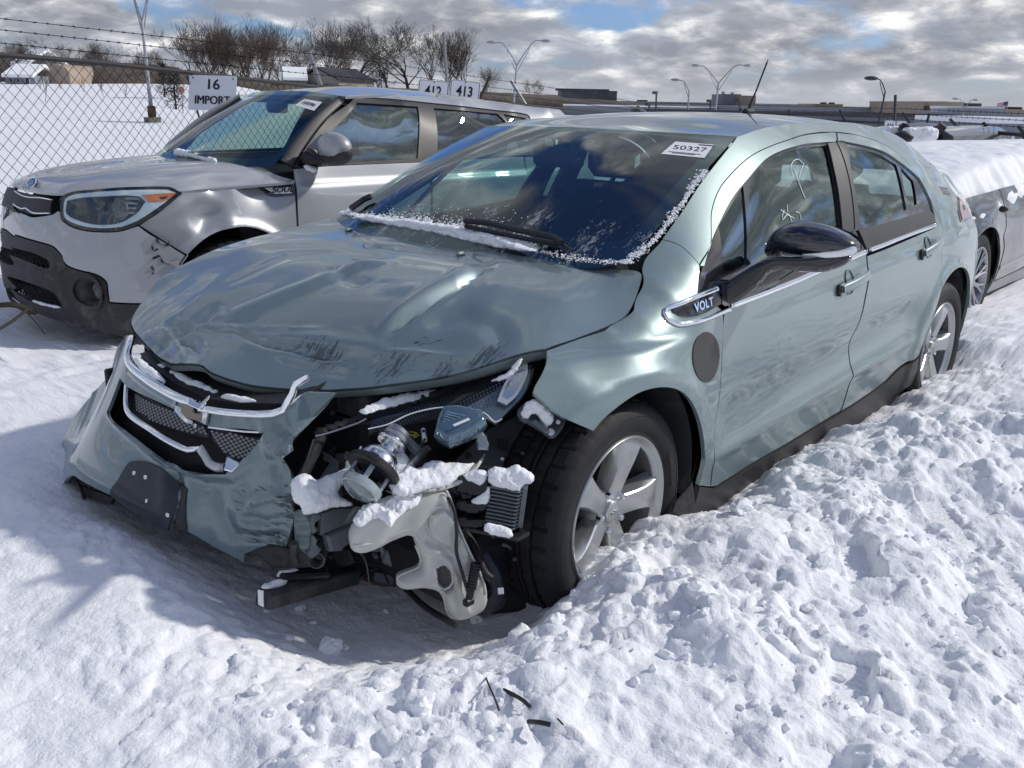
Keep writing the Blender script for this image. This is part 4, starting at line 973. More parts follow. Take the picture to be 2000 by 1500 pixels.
# ---------------------------------------------------------------- more helpers for shaped lumps and plates
def depth_of(P): return float(CM[2] @ (np.asarray(P)-CAMP))
def dplane(anch):
    A = np.array([[1, (a[0]-1000)/500, (a[1]-750)/500] for a in anch]); b = np.array([a[2] for a in anch])
    if len(anch) == 1: return lambda uv: np.full(len(uv), b[0])
    if len(anch) == 2: A = A; 
    c = np.linalg.lstsq(A, b, rcond=None)[0]
    return lambda uv: c[0]+c[1]*(uv[:, 0]-1000)/500+c[2]*(uv[:, 1]-750)/500
def pillow(name, out, anch, front, back, m, parent=None, res=6, w=None, amp=0.0, fr=14, seed=0, sharp=None, smooth_out=True, puff=.5, fdir=None, feat=None, ang=None, jag=0):
    "solid lump with the given outline on a tilted plane: rounded front, flatter back"
    D = dplane(anch) if not callable(anch) else anch
    O = np.array([p[:2] for p in out], float)
    O = catmull(O, True, res, sharp if sharp is not None else (() if smooth_out else range(len(O))))
    if jag: O = O+np.array([[jag*(noise.noise(Vector((p[0]*.11, p[1]*.11, seed)))+.6*noise.noise(Vector((p[0]*.33, p[1]*.33, seed)))), jag*(noise.noise(Vector((p[0]*.11, p[1]*.11, seed+9)))+.6*noise.noise(Vector((p[0]*.33, p[1]*.33, seed+9))))] for p in O])
    lo, hi = O.min(0), O.max(0)
    G = np.array([(x+(res/2 if j % 2 else 0), y) for j, y in enumerate(np.arange(lo[1], hi[1], res*.87)) for x in np.arange(lo[0], hi[0], res)])
    if len(G): G = G[inpoly(G, O)]
    if len(G): G = G[distpoly(G, O)[0] > res*.35]
    allp = np.vstack([O, G]) if len(G) else O
    r = delaunay_2d_cdt([Vector(p) for p in allp], [(i, (i+1) % len(O)) for i in range(len(O))], [], 1, 1e-6)
    v2 = np.array([(v.x, v.y) for v in r[0]]); fc = [tuple(f) for f in r[2]]
    cen = np.array([v2[list(f)].mean(0) for f in fc]); fc = [f for f, k in zip(fc, inpoly(cen, O)) if k]
    dist = distpoly(v2, O)[0]; isb = dist < 1e-3
    dm = D(v2); mpp = dm.mean()/FPX
    W_ = (w if w is not None else max(dist.max()*.8, 1)); q = np.clip(dist/W_, 0, 1); prof = (1-(1-q)**2)**puff
    base = CAMP+dm[:, None]*(np.stack([(v2[:, 0]-1000)/FPX, (750-v2[:, 1])/FPX, np.ones(len(v2))], 1) @ CM)
    # plane normal towards the camera
    A3 = CAMP+np.array([D(np.array([c]))[0]*(np.array([(c[0]-1000)/FPX, (750-c[1])/FPX, 1.0]) @ CM) for c in (O.mean(0), O.mean(0)+[20, 0], O.mean(0)+[0, 20])])
    n = np.cross(A3[1]-A3[0], A3[2]-A3[0]); n /= np.linalg.norm(n)
    if np.dot(n, CAMP-A3[0]) < 0: n = -n
    if fdir is not None: n = np.array(fdir, float); n /= np.linalg.norm(n)
    nz = np.zeros(len(v2))
    if amp:
        for i, p in enumerate(base):
            s = Vector((p[0]*fr+seed, p[1]*fr, p[2]*fr)); nz[i] = noise.noise(s)+.6*noise.noise(s*2.3)+.45*noise.noise(s*5.1)+.3*noise.noise(s*10.7)
    fo = front*prof+amp*nz*prof
    if feat is not None: fo = fo+feat(v2)*np.where(isb, 0, 1)
    Vf = base+n*fo[:, None]; bi = np.where(~isb)[0]
    Vb = base-n*(back*prof)[:, None]
    mp = {}; V = list(Vf)
    for i in bi: mp[i] = len(V); V.append(Vb[i])
    for i in np.where(isb)[0]: mp[i] = i
    F2 = [tuple(mp[i] for i in reversed(f)) for f in fc]
    b = MB(); b.add(V, list(fc)+F2)
    return b.build(name, m, parent, ang=ang if ang else (50 if amp else 40))
def plate(name, out, th, m, parent=None, bev=True, dirv=None):
    "flat plate through points (u, v, depth), with thickness"
    P_ = np.array([PX(*p) for p in out]); n = len(P_); c = P_.mean(0)
    nn = np.zeros(3)
    for i in range(n): nn += np.cross(P_[i]-c, P_[(i+1) % n]-c)
    nn /= np.linalg.norm(nn)
    if np.dot(nn, CAMP-c) < 0: nn = -nn
    d = -nn*th if dirv is None else np.array(dirv)*th
    k = 1-min(.25, .25*th/max(np.linalg.norm(P_-c, axis=1).mean(), 1e-6)*2)
    inner = c+(P_-c)*k
    b = MB(); V = np.vstack([inner-d*.12, P_+d*.12, P_+d])
    F = [tuple(range(n))]+[(i, (i+1) % n, n+(i+1) % n, n+i) for i in range(n)]+[(n+i, n+(i+1) % n, 2*n+(i+1) % n, 2*n+i) for i in range(n)]+[tuple(reversed(range(2*n, 3*n)))]
    b.add(V, F); return b.build(name, m, parent, ang=25)
def cable(name, pts, r, m, parent=None, n=6):
    P_ = np.array([PX(*p) for p in pts]); P_ = catmull(P_, False, .012); return MB().tube(P_, r, n).build(name, m, parent, ang=80)
SN = [0]
def snow_lump(out, anch, front, back, label, res=5, amp=.006, fr=22, **k):
    SN[0] += 1; res = max(3, res-1); amp *= 1.25
    k.setdefault('jag', 2.2)
    o = pillow('snow_lump', out, anch, front, back, M['snow2'] if k.pop('old', False) else M['snow'], None, res, amp=amp, fr=fr, seed=SN[0]*7.3, **k)
    tag(o, label, kind='stuff'); return o
# ---------------------------------------------------------------- wheels
def tyre_profile():
    # (radius, y) outer face -> tread -> inner face ; y=0 at outer rim face
    out = [(.222, -.012), (.226, .000), (.236, .004), (.243, .0035), (.246, .006), (.262, .0125), (.283, .0165), (.290, .0150), (.293, .0165), (.305, .0125), (.314, .007), (.3215, -.002), (.327, -.012), (.330, -.020)]
    tr = []
    def rib(y0, y1, r): return [(r, y0), (r+.0012, (y0+y1)/2), (r, y1)]
    gro = .0085
    ys = [(-.020, -.056, .3315), (-.064, -.092, .3355), (-.1, -.110, .336), (-.118, -.146, .3355), (-.154, -.190, .3315)]
    for i, (a, b, r) in enumerate(ys):
        tr += rib(a, b, r)
        if i < len(ys)-1: c = ys[i+1][0]; tr += [(r-gro, b-.0012), (r-gro, c+.0012)]
    inn = [(r, -.210-y) for r, y in out[::-1]]
    return out+tr+inn
def add_tyre(b, c, ax):
    prof = tyre_profile(); N = 216
    def f(j, i, r, h):
        if h <= -.013 and h >= -.197:
            sh = (-.062 <= h <= -.012) or (-.198 <= h <= -.150)
            if sh and i % 6 in (0,): return r-.0075, h
            if not sh and (i+3) % 6 == 0 and r > .33: return r-.004, h
        if .300 < r < .329 and i % 6 == 0: return r-.0022, h
        return r, h
    b.lathe(prof, c, ax, N, f)
def build_wheel(hub, steer, parent, full=True, lettering=True, flip=1):
    e = bpy.data.objects.new('wheel', None); COL.objects.link(e); e.parent = parent; e.location = tuple(map(float, hub)); e.rotation_euler = (0, 0, steer)
    e.empty_display_size = .1
    ax = (0, flip, 0)
    b = MB(); add_tyre(b, (0, 0, 0), ax); b.build('tyre', M['rubber'], e, ang=28)
    # rim: lip, barrel
    b = MB(); b.lathe([(.232, -.006), (.2325, .004), (.2285, .0075), (.224, .005), (.2215, -.001), (.213, -.012), (.2085, -.05), (.203, -.085), (.190, -.13), (.195, -.20), (.22, -.207)], (0, 0, 0), ax, 72)
    b.build('rim', M['alloy_in'], e, ang=50)
    b = MB(); b.lathe([(.2328, -.005), (.2335, .004), (.2292, .0085), (.2240, .0060), (.2200, -.0005), (.2135, -.0095), (.206, -.012), (.2045, -.017)], (0, 0, 0), ax, 72); b.build('rim_lip', M['alloy'], e, ang=50)
    # spokes
    def rot(p, a):   # p=(radial, tangential, axial)
        r_, t_, h_ = p; c, s = math.cos(a), math.sin(a)
        return (r_*s+t_*c, h_*flip, r_*c-t_*s)
    for k in range(5):
        a = math.radians((-18 if flip > 0 else 18)+72*k); secs = []
        for (r_, wt, wb, ht, hb_) in ((a_, b_*1.22, c_*1.15, d_, e_) for a_, b_, c_, d_, e_ in ((.030, .040, .056, -.030, -.075), (.060, .046, .062, -.026, -.075), (.085, .046, .066, -.021, -.075), (.12, .047, .072, -.014, -.07), (.155, .054, .082, -.008, -.062), (.185, .064, .096, -.005, -.050), (.206, .076, .112, -.006, -.036), (.214, .082, .122, -.010, -.030))):
            q = [(r_, -wb/2, hb_), (r_, -wb/2+.002, ht-.026), (r_, -wt/2-.004, ht-.004), (r_, -wt/2, ht), (r_, 0, ht+.0015), (r_, wt/2, ht), (r_, wt/2+.004, ht-.004), (r_, wb/2-.002, ht-.026), (r_, wb/2, hb_)]
            secs.append([rot(p, a) for p in q])
        b = MB(); b.loft(secs); b.build('spoke', M['alloy'], e, ang=22)
    b = MB(); b.lathe([(0, -.016), (.020, -.0165), (.030, -.018), (.0335, -.021), (.034, -.030), (.050, -.032), (.066, -.036), (.072, -.05), (.072, -.09)], (0, 0, 0), ax, 40); b.build('hub', M['alloy'], e, ang=40)
    # bow-tie on the centre cap
    bt = [(-.020, -.004), (-.006, -.004), (-.006, -.009), (.008, -.009), (.008, -.004), (.020, -.004), (.017, .004), (.006, .004), (.006, .009), (-.008, .009), (-.008, .004), (-.023, .004)]
    b = MB(); b.prism([(x*.8*flip, -.0155*flip, z*.8) for x, z in bt], (0, .0016*flip, 0)); b.build('cap_emblem', M['bare'], e, smooth=False)
    for k in range(5):
        a = math.radians(18+72*k); cx, cz = .056*math.sin(a), .056*math.cos(a)
        b = MB(); b.lathe([(0, -.014), (.008, -.015), (.0105, -.019), (.0105, -.036)], (cx, 0, cz), ax, 6); b.build('lug_nut', M['chrome'], e, ang=20)
    b = MB(); b.lathe([(.04, -.075), (.04, -.088), (.148, -.088), (.150, -.093), (.150, -.105), (.03, -.105)], (0, 0, 0), ax, 48); b.build('brake_disc', M['rust'], e, ang=30)
    b = MB(); b.box((.12*1, -.10*flip, .06), (.07, .09, .12), bev=.02); b.lathe([(0, -.2), (.08, -.2), (.17, -.13), (.19, -.115), (.19, -.11), (0, -.11)], (0, 0, 0), ax, 32); b.build('caliper', M['void'], e)
    if lettering:
        def arc_text(s, a0, r_, size, m):
            adv = 0
            for ch in s:
                w_ = size*(.42 if ch in '1I/' else .72)
                if ch != ' ':
                    V, Fc = text_mesh(ch, size, .0, bold=.0007)
                    ang = a0+(adv+w_/2)/r_
                    W_ = []
                    for v in V:
                        rr = r_+v[1]; aa = ang+v[0]/r_
                        W_.append((-rr*math.sin(-aa) if False else rr*math.sin(aa), (.0178+0*v[2])*1, rr*math.cos(aa)))
                    mesh_obj('sidewall_lettering', W_, Fc, m, e, smooth=False)
                adv += w_
        arc_text('P215/55R17', math.radians(-88), .2645, .019, M['lettering'])
    return e
M['lettering'] = mat('raised_rubber_lettering', (.035, .035, .038), .6)
build_wheel((0, .862, .334), math.radians(1.5), CAR)
build_wheel((-2.685, .868, .334), 0, CAR, lettering=False)
build_wheel((0, -.862, .334), math.radians(1.5), CAR, lettering=False, flip=-1)
build_wheel((-2.685, -.868, .334), 0, CAR, lettering=False, flip=-1)
# ---- wheel houses
for wx, yy in ((0, .0), (-2.685, .0)):
    for sgn in (1, -1):
        b = MB(); secs = []
        for a in np.radians(np.linspace(-10 if wx < -1 else -12, (190 if wx < -1 else 90), 16)):
            c_, s_ = -math.cos(a), math.sin(a); r_ = .405
            secs.append([(wx+c_*r_, sgn*.855, .35+s_*r_), (wx+c_*r_*.97, sgn*.80, .35+s_*r_*.985), (wx+c_*r_*.98, sgn*.50, .35+s_*r_), (wx+c_*(r_+.03), sgn*.50, .35+s_*(r_+.03)), (wx+c_*(r_+.015), sgn*.845, .35+s_*(r_+.012))])
        b.loft(secs); b.build('wheel_liner', M['dusty'], CAR)
# mud flap ahead of the door
plate('splash_guard', [(1318, 980, 2.88), (1352, 940, 2.90), (1360, 1000, 2.88), (1337, 1022, 2.86), (1312, 1000, 2.86)], .01, M['dusty'], CAR)
# underbody, and black engine bay boxes added to stop light leaks
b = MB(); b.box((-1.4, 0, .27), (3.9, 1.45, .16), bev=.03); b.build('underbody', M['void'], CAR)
b = MB(); b.box((.14, -.02, .50), (.62, .98, .50), bev=.04); b.box((.47, -.10, .45), (.16, 1.0, .42), bev=.02); b.build('engine_bay_box', M['void'], CAR)
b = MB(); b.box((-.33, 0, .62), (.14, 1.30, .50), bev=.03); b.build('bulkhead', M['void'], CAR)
# ---- front bumper shell
BP = [(.58, -.84, .70), (.70, -.80, .45), (.82, -.81, .30), (.90, -.80, .20), (.69, -.62, .71), (.81, -.62, .50), (.91, -.62, .35), (.96, -.62, .2), (.775, -.3, .72), (.87, -.3, .55), (.945, -.3, .4), (.975, -.3, .25),
      (.80, 0, .70), (.83, 0, .60), (.90, 0, .45), (.935, 0, .30), (.75, .25, .72), (.785, .25, .60), (.83, .25, .45), (.85, .25, .28), (.69, .42, .76), (.74, .45, .60), (.775, .45, .45), (.78, .45, .28), (.60, .6, .77), (.62, .65, .5)]
bump_fl = []
def bump_feat(ab):
    r = np.zeros(len(ab)); y, z = ab[:, 0], ab[:, 1]
    for (pl, A, w, kind) in bump_fl:
        d, sd, t = distpoly(ab, pl, False); e = np.clip(np.minimum(t, 1-t)/.2, 0, 1)
        if kind == 'g': r += A*np.exp(-(d/w)**2)*e
        elif kind == 'v': r += A*(1-np.sqrt((d/w)**2+.01))*np.exp(-(d/w/1.6)**2)*e
        elif kind == 's': r += A*np.tanh(sd*d/w)*np.exp(-(d/(w*7))**2)*e
    r += .003*fbm(y*6+2, z*6, 2)*sstep(y, -.2, .3)+.0012*fbm(y*22+2, z*22, 2)*sstep(y, .1, .35)
    return r
S_b = Surf(0, BP, feat=bump_feat, lam=3e-4)
def bc(*p): return to_ab(S_b, list(p))
bump_fl += [
    (bc((205, 800), (260, 860), (330, 915), (400, 935), (455, 940), (520, 900), (560, 870)), .010, .012, 's'),
    (bc((130, 860), (150, 905), (225, 955), (330, 1010)), .007, .012, 'g'),
    (bc((330, 900), (345, 960), (335, 1030)), -.016, .022, 'v'),
    (bc((420, 950), (440, 1010), (470, 1070)), -.010, .03, 'v'),
    (bc((460, 1010), (520, 1020), (565, 1010)), -.009, .018, 'v'), (bc((450, 1045), (520, 1050), (560, 1040)), -.012, .016, 'v'), (bc((480, 985), (530, 970), (560, 975)), .010, .018, 'v'),
    (bc((400, 960), (430, 1000), (480, 990)), .006, .03, 'g'),
    (bc((190, 745), (175, 790), (150, 850)), .008, .016, 'v'),
    (bc((520, 905), (560, 880), (575, 855)), .010, .014, 's'),
]
bo_ = [(257, 655), (243, 655), (229, 680), (214, 733), (196, 752), (158, 797), (131, 840), (113, 893), (102, 937), (99, 950), (112, 959), (130, 935), (143, 929), (158, 938), (218, 968), (270, 1000), (330, 1036), (334, 1014), (350, 1026), (367, 1038), (420, 1068), (474, 1098), (478, 1080), (507, 1077), (527, 1062), (560, 1067), (573, 1017), (572, 960), (560, 927), (541, 901), (566, 883), (572, 857), (593, 833), (656, 767), (600, 767), (575, 790), (553, 806), (500, 812), (430, 808), (385, 800), (340, 775), (300, 745), (262, 712), (250, 690)]
bh_ = [(234, 738), (215, 790), (208, 805), (214, 822), (260, 860), (313, 895), (345, 918), (380, 925), (445, 925), (480, 895), (508, 862), (520, 844), (480, 838), (412, 832), (372, 815), (340, 799), (300, 780), (250, 755)]
panel('front_bumper', S_b, bo_, M['bumper_paint'], CAR, .012, .010, gap=0, holes=[bh_], hsharp=[(0, 2, 8, 11)], sharp=(0, 1, 3, 9, 10, 16, 17, 21, 22, 25, 29, 30, 33, 34))
panel('grille_dark_backing', S_b, [(235, 700), (190, 800), (200, 840), (313, 915), (345, 940), (450, 940), (540, 850), (550, 830), (412, 805), (340, 765), (262, 715)], M['void'], CAR, .05, .004, off=-.06, gap=-.03, rim=False)  # black sheet behind the opening stands in for its dark depth
def bstrip(name, pts, w, h, m, off=.002, sm=.02, **k): return strip(name, pts, w, h, m, off, S=S_b, sm=sm, **k)
bstrip('chrome_bar', [(260, 658), (251, 690), (256, 712), (285, 738), (318, 760), (350, 777), (388, 791)], .026, .016, M['chrome'], .004)
c1 = list(S_b.pos(catmull(bc((392, 797), (440, 805), (490, 809), (535, 808), (556, 800)), False, .02), .004))
n1 = list(S_b.nrm(catmull(bc((392, 797), (440, 805), (490, 809), (535, 808), (556, 800)), False, .02)))
q1 = PX(570, 770, 2.37); q2 = PX(577, 750, 2.34); q3 = PX(601, 736, 2.33)
ribbon('chrome_bar', np.array(c1+[c1[-1]*.5+q1*.5, q1, q2, q3]), .020, .010, M['chrome'], CAR, nrm=np.array(n1+[n1[-1]]*2+[n1[-1], np.array([.6, .5, .6])]), taper=[1]*(len(c1)+2)+[.9, .8])
# chrome hoop of the lower grille: intact run then the crushed end
bstrip('chrome_hoop', [(243, 741), (242, 772), (245, 795), (256, 810), (290, 834), (334, 862), (367, 876), (390, 872)], .019, .018, M['chrome'], -.012)
bstrip('chrome_hoop', [(392, 874), (402, 886), (412, 902), (428, 911), (442, 912)], .026, .012, M['bare'], -.004)
plate('chrome_hoop', [(442, 890, 2.48), (468, 902, 2.46), (472, 906, 2.45), (452, 922, 2.46), (436, 918, 2.47)], .01, M['chrome'], CAR)
bstrip('body_coloured_bar', [(250, 720), (285, 752), (318, 773), (345, 790)], .026, .012, M['bumper_paint'], -.002)
bstrip('chrome_line', [(410, 834), (440, 838), (480, 843), (519, 844)], .006, .006, M['chrome'], .001)
# mesh inserts with lens-shaped cells
def mesh_insert(poly, name):
    A = bc(*poly); panel(name, S_b, poly, M['mesh_dark'], CAR, .03, .004, off=-.030, gap=0, rim=False)
    b = MB(); lo, hi = A.min(0), A.max(0); j = 0; z = lo[1]
    while z < hi[1]:
        y = lo[0]+(.010 if j % 2 else 0)
        while y < hi[0]:
            c = np.array([y, z])
            if inpoly(c[None], A)[0] and distpoly(c[None], A)[0][0] > .004:
                ring = [np.array([.0088*math.cos(t), .0045*math.sin(t)*(1-.25*abs(math.cos(t)))]) for t in np.linspace(0, 2*PI, 10, endpoint=False)]
                P_ = S_b.pos(np.array([c+r for r in ring]), -.028); Q_ = S_b.pos(np.array([c+r*.75 for r in ring]), -.024); n = 10
                b.add(np.vstack([P_, Q_]), [(i, (i+1) % n, n+(i+1) % n, n+i) for i in range(n)]+[tuple(range(n, 2*n))])
            y += .020
        z += .0056; j += 1
    o = b.build('grille_cells', M['mesh_silver'], CAR, ang=30); tag(o, kind='stuff')
M['mesh_dark'] = mat('mesh_backing', (.03, .032, .036), .5, .5); M['mesh_silver'] = mat('mesh_silver', (.20, .205, .21), .35, .7)
mesh_insert([(247, 757), (272, 770), (334, 802), (363, 818), (391, 834), (394, 851), (356, 843), (303, 825), (264, 806), (249, 790)], 'grille_mesh')
mesh_insert([(398, 834), (440, 843), (512, 860), (497, 872), (472, 899), (437, 890), (418, 874), (399, 852)], 'grille_mesh')
# emblem, broken
def bplate(name, poly, m, off, th=.006): return panel(name, S_b, poly, m, CAR, .02, th, off=off, gap=0, sharp=range(len(poly)))
bplate('emblem', [(346, 792), (361, 797), (367, 816), (381, 823), (380, 829), (366, 825), (345, 803)], M['chrome'], .006)
bplate('emblem', [(360, 789), (384, 791), (384, 807), (401, 809), (399, 823), (385, 820), (370, 816), (361, 806)], M['emblem_grey'] if 'emblem_grey' in M else mat('worn_emblem', (.26, .22, .18), .4, .4), .012)
bplate('emblem', [(400, 806), (412, 804), (408, 830), (399, 824)], M['chrome'], .010)
bplate('emblem', [(384, 827), (390, 829), (389, 837), (384, 833)], M['chrome'], .008)
plate('chrome_shard', [(366, 777, 2.55), (391, 789, 2.53), (410, 772, 2.52), (408, 779, 2.52), (388, 800, 2.52), (366, 790, 2.55)], .006, M['chrome'], CAR)
# plate bracket
bk1 = [(263, 902), (280, 903), (318, 922), (340, 950), (336, 990), (330, 1036), (218, 966), (232, 938), (250, 906)]
panel('plate_bracket', S_b, bk1, M['navy'], CAR, .015, .006, off=.006, gap=0, sharp=(3, 5, 6))
panel('plate_bracket', S_b, [(340, 945), (362, 956), (364, 1000), (366, 1037), (350, 1025), (336, 1008), (342, 980)], M['dusty'], CAR, .015, .006, off=.004, gap=0, sharp=(0, 1, 3))
for u, v in ((262, 924), (284, 932), (287, 979), (327, 1006)): pillow('plate_hole', [(u-3, v-4), (u+3, v-3), (u+3, v+4), (u-3, v+3)], [(u, v, depth_of(S_b.pos(bc((u, v)))[0])-.008)], .001, .001, M['sign_white'], CAR, res=3)
scuffs(S_b, [(420, 950), (555, 945), (560, 1000), (470, 1010)], 10, .04, -.15, M['scrape'], CAR, 5, w=.0008)
scuffs(S_b, [(455, 1030), (565, 1020), (560, 1062), (500, 1062)], 30, .05, -.1, M['scrape'], CAR, 6, w=.0010)
scuffs(S_b, [(320, 890), (360, 900), (370, 930), (335, 925)], 8, .012, .8, M['scrape'], CAR, 7, w=.0010)
scuffs(S_b, [(140, 850), (170, 790), (200, 800), (160, 880)], 5, .03, 1.2, M['scrape'], CAR, 8, w=.0006)
# fog recess inner parts low at the corner, plus two added blockers
b = MB(); b.box((.78, -.68, .30), (.10, .20, .12), bev=.02); b.build('fog_lamp_housing', M['black'], CAR)
b = MB(); b.box((.50, -.60, .55), (.14, .34, .24), bev=.03); b.build('grille_gap_blocker', M['void'], CAR)  # black box added so bright snow does not show through the grille
b = MB(); b.box((.60, -.790, .46), (.18, .03, .22), bev=.005); b.build('bumper_end_blocker', M['void'], CAR)  # added black blocker closing the bright gap at the bumper end
cable('hose', [(150, 940, 2.95), (158, 955, 2.93), (165, 975, 2.92)], .006, M['black'], CAR)
plate('lower_deflector', [(150, 945, 2.98), (222, 972, 2.85), (215, 985, 2.85), (165, 970, 2.95)], .01, M['black'], CAR)
# upper grille shelf under the hood edge
sh = [(258, 672, 2.84), (262, 700, 2.80), (300, 737, 2.72), (340, 765, 2.65), (395, 790, 2.55), (450, 798, 2.50), (540, 800, 2.44), (560, 790, 2.44), (590, 765, 2.44), (560, 765, 2.62), (440, 745, 2.72), (340, 715, 2.86), (275, 678, 2.98)]
b = MB(); fr_ = [PX(u, v, d) for u, v, d in sh[1:8]]
b.loft([[p+[-.02, 0, .012], p+[-.10, 0, .022], p+[-.16, 0, .05], p+[-.16, 0, -.05], p+[-.03, 0, -.02]] for p in fr_]); b.build('radiator_cover', M['black'], CAR)
b = MB(); b.box((.50, -.12, .66), (.10, 1.05, .10), bev=.02)
for k in range(12): b.box((.555, -.55+k*.075, .665), (.02, .018, .07), bev=.003)
b.build('radiator_support', M['dusty'], CAR)
def snow_tube(pts, r, label, seed=0, n=12, amp=.35):
    C_ = catmull(np.array([PX(*p) for p in pts]), False, .008); N = len(C_); b = MB()
    rr = r*np.sqrt(np.clip(np.sin(np.linspace(.08, PI-.08, N))*1.4, 0, 1)); b.tube(C_, rr, n)
    V = []
    for v in b.V:
        s = Vector(v)*28+Vector((seed, 0, 0)); V.append(np.array(v)+np.array([0, 0, 1.0])*r*amp*noise.noise(s)+r*amp*np.array(noise.noise_vector(s*1.9)))
    b.V = V; o = b.build('snow_lump', M['snow'], None, ang=70); tag(o, label, kind='stuff')
snow_tube([(264, 700, 2.79), (285, 720, 2.75), (320, 745, 2.68)], .012, 'thin frozen snow along the chrome bar', 3)
snow_tube([(278, 700, 2.84), (318, 724, 2.77), (352, 742, 2.72), (392, 758, 2.66), (424, 770, 2.60)], .017, 'ridge of snow on the grille shelf under the hood edge', 1)
snow_tube([(430, 776, 2.58), (462, 778, 2.53), (500, 787, 2.50)], .011, 'short strip of snow behind the chrome bar', 2)
snow_tube([(558, 800, 2.40), (585, 785, 2.42), (612, 768, 2.44)], .014, 'small snow heap beside the bent chrome tip', 4)
# ---------------------------------------------------------------- torn corner: headlamp, brackets, tank
HLP = [PX(1048, 688, 2.555), PX(1040, 750, 2.52), PX(1000, 795, 2.47), PX(970, 825, 2.44), PX(720, 835, 2.39), PX(727, 812, 2.41), PX(807, 791, 2.45), PX(936, 732, 2.52), PX(860, 800, 2.42), PX(960, 760, 2.485)]
S_hl = Surf(0, HLP)
hl_out = [(1049, 685), (1000, 703), (936, 733), (860, 769), (807, 791), (760, 802), (727, 813), (718, 839), (757, 829), (795, 812), (860, 799), (900, 797), (940, 808), (962, 818), (972, 827), (1000, 795), (1025, 770), (1040, 735)]
panel('headlamp', S_hl, hl_out, M['hl_back'] if 'hl_back' in M else mat('headlamp_bezel', (.045, .05, .055), .35, .4), CAR, .012, .012, off=-.022, gap=.001, sharp=(0, 6, 7, 14))
panel('headlamp_lens', S_hl, hl_out, M['smoke_lens'], CAR, .02, .006, off=.0, gap=0, sharp=(0, 6, 7, 14))
# ribbed upper bezel
b = MB()
for t in np.linspace(0, 1, 56):
    u0, v0 = 735+t*(1020-735), 815-t*(815-700); A = S_hl.pos(to_ab(S_hl, [(u0+2, v0+3), (u0+10+9*(t), v0+24-6*t)]), -.016)
    b.tube([A[0], A[1]], .0013, 4)
o = b.build('bezel_ribs', mat('bezel_rib', (.11, .115, .12), .4, .4), CAR); tag(o, kind='stuff')
panel('headlamp_reflector', S_hl, [(1030, 708), (1030, 728), (1021, 752), (1008, 775), (990, 791), (971, 783), (984, 752), (998, 728)], M['white_lens'], CAR, .012, .008, off=.003, gap=0, sharp=(0, 4, 5, 7))
panel('headlamp_reflector', S_hl, [(1022, 722), (1024, 730), (1014, 752), (1000, 774), (990, 782), (980, 776), (990, 752), (1003, 732)], mat('reflector_inner', (.5, .55, .6), .15, .8), CAR, .012, .004, off=.006, gap=0, sharp=(0, 4, 5, 7))
panel('reflector_bowl', S_hl, [(890, 800), (930, 778), (975, 752), (1012, 722), (1040, 706), (1037, 735), (1022, 768), (999, 793), (972, 823), (945, 808), (915, 798)], mat('lamp_bowl', (.44, .52, .56), .25, .6), CAR, .012, .004, off=-.018, gap=0, sharp=(0, 4, 8))
# clear cells beside the reflector
b = MB()
for i in range(16):
    for j in range(6):
        u = 900+i*6.4+j*2; v = 790-i*3.1+j*6.0-10
        if inpoly(np.array([[u, v]]), np.array(hl_out, float))[0] and u < 985: b.add(*(lambda c: (lump_verts(ICO1[0], c, (.003, .003, .003), 1, 0), ICO1[1]))(S_hl.pos(to_ab(S_hl, [(u, v)]), -.014)[0]))
o = b.build('reflector_beads', M['bare'], CAR); tag(o, kind='stuff')
# turn-signal block hanging out
pillow('turn_signal', [(864, 798), (900, 797), (945, 806), (952, 830), (925, 850), (877, 869), (847, 852), (853, 825)], [(850, 850, 2.36), (950, 815, 2.40), (880, 800, 2.42)], .022, .03, M['blue_lens'], CAR, res=5, sharp=(0, 2, 3, 5, 6), w=9)
b = MB()
for k in range(11):
    t = k/10; b.tube([PX(851+t*22, 848-t*44+14*t*0, 2.352+.02*t)+0, PX(880+t*62, 866-t*46, 2.345+.035*t)], .0016, 5)
o = b.build('lens_ribs', mat('pale_blue_ribs', (.22, .33, .40), .2, .2, .6), CAR); tag(o, kind='stuff')
plate('lens_glint', [(884, 829, 2.335), (914, 816, 2.345), (918, 820, 2.345), (888, 833, 2.335)], .003, M['white_lens'], CAR)  # white sliver laid on the lens as a painted highlight
# broken clear shard rim
cable('lens_edge', [(719, 838, 2.375), (757, 829, 2.39), (800, 809, 2.41), (850, 797, 2.415), (900, 796, 2.42), (945, 806, 2.41), (966, 824, 2.41), (980, 818, 2.42)], .0022, M['white_lens'], CAR, 5)
pillow('lens_clip', [(928, 842), (940, 840), (950, 852), (955, 868), (953, 880), (932, 880), (930, 862)], [(940, 860, 2.40)], .008, .008, M['clear_solid'] if 'clear_solid' in M else mat('clear_plastic', (.35, .42, .47), .08, .2, 1, .03, trans=.5), CAR, res=4, sharp=range(7), w=4)
# dark upper beam edge running under the hood (tie bar)
pillow('upper_tie_bar', [(615, 843), (700, 812), (720, 800), (860, 760), (960, 715), (1030, 690), (1040, 696), (960, 735), (860, 775), (800, 795), (720, 822), (700, 828), (640, 846), (620, 856)], [(620, 850, 2.42), (1040, 690, 2.62), (800, 770, 2.50)], .008, .03, M['black'], CAR, res=7, w=6)
pillow('vertical_brace', [(618, 850), (640, 845), (628, 880), (600, 940), (585, 985), (570, 990), (580, 940), (600, 890)], [(620, 850, 2.42), (575, 985, 2.36), (640, 845, 2.44)], .006, .02, M['black'], CAR, res=6, w=6)
cable('seal_edge', [(616, 852, 2.40), (640, 846, 2.41), (700, 826, 2.43), (715, 818, 2.44)], .003, M['bare'], CAR)
cable('seal_edge', [(612, 858, 2.40), (602, 890, 2.38), (585, 940, 2.36), (572, 975, 2.35)], .003, M['dusty'], CAR)
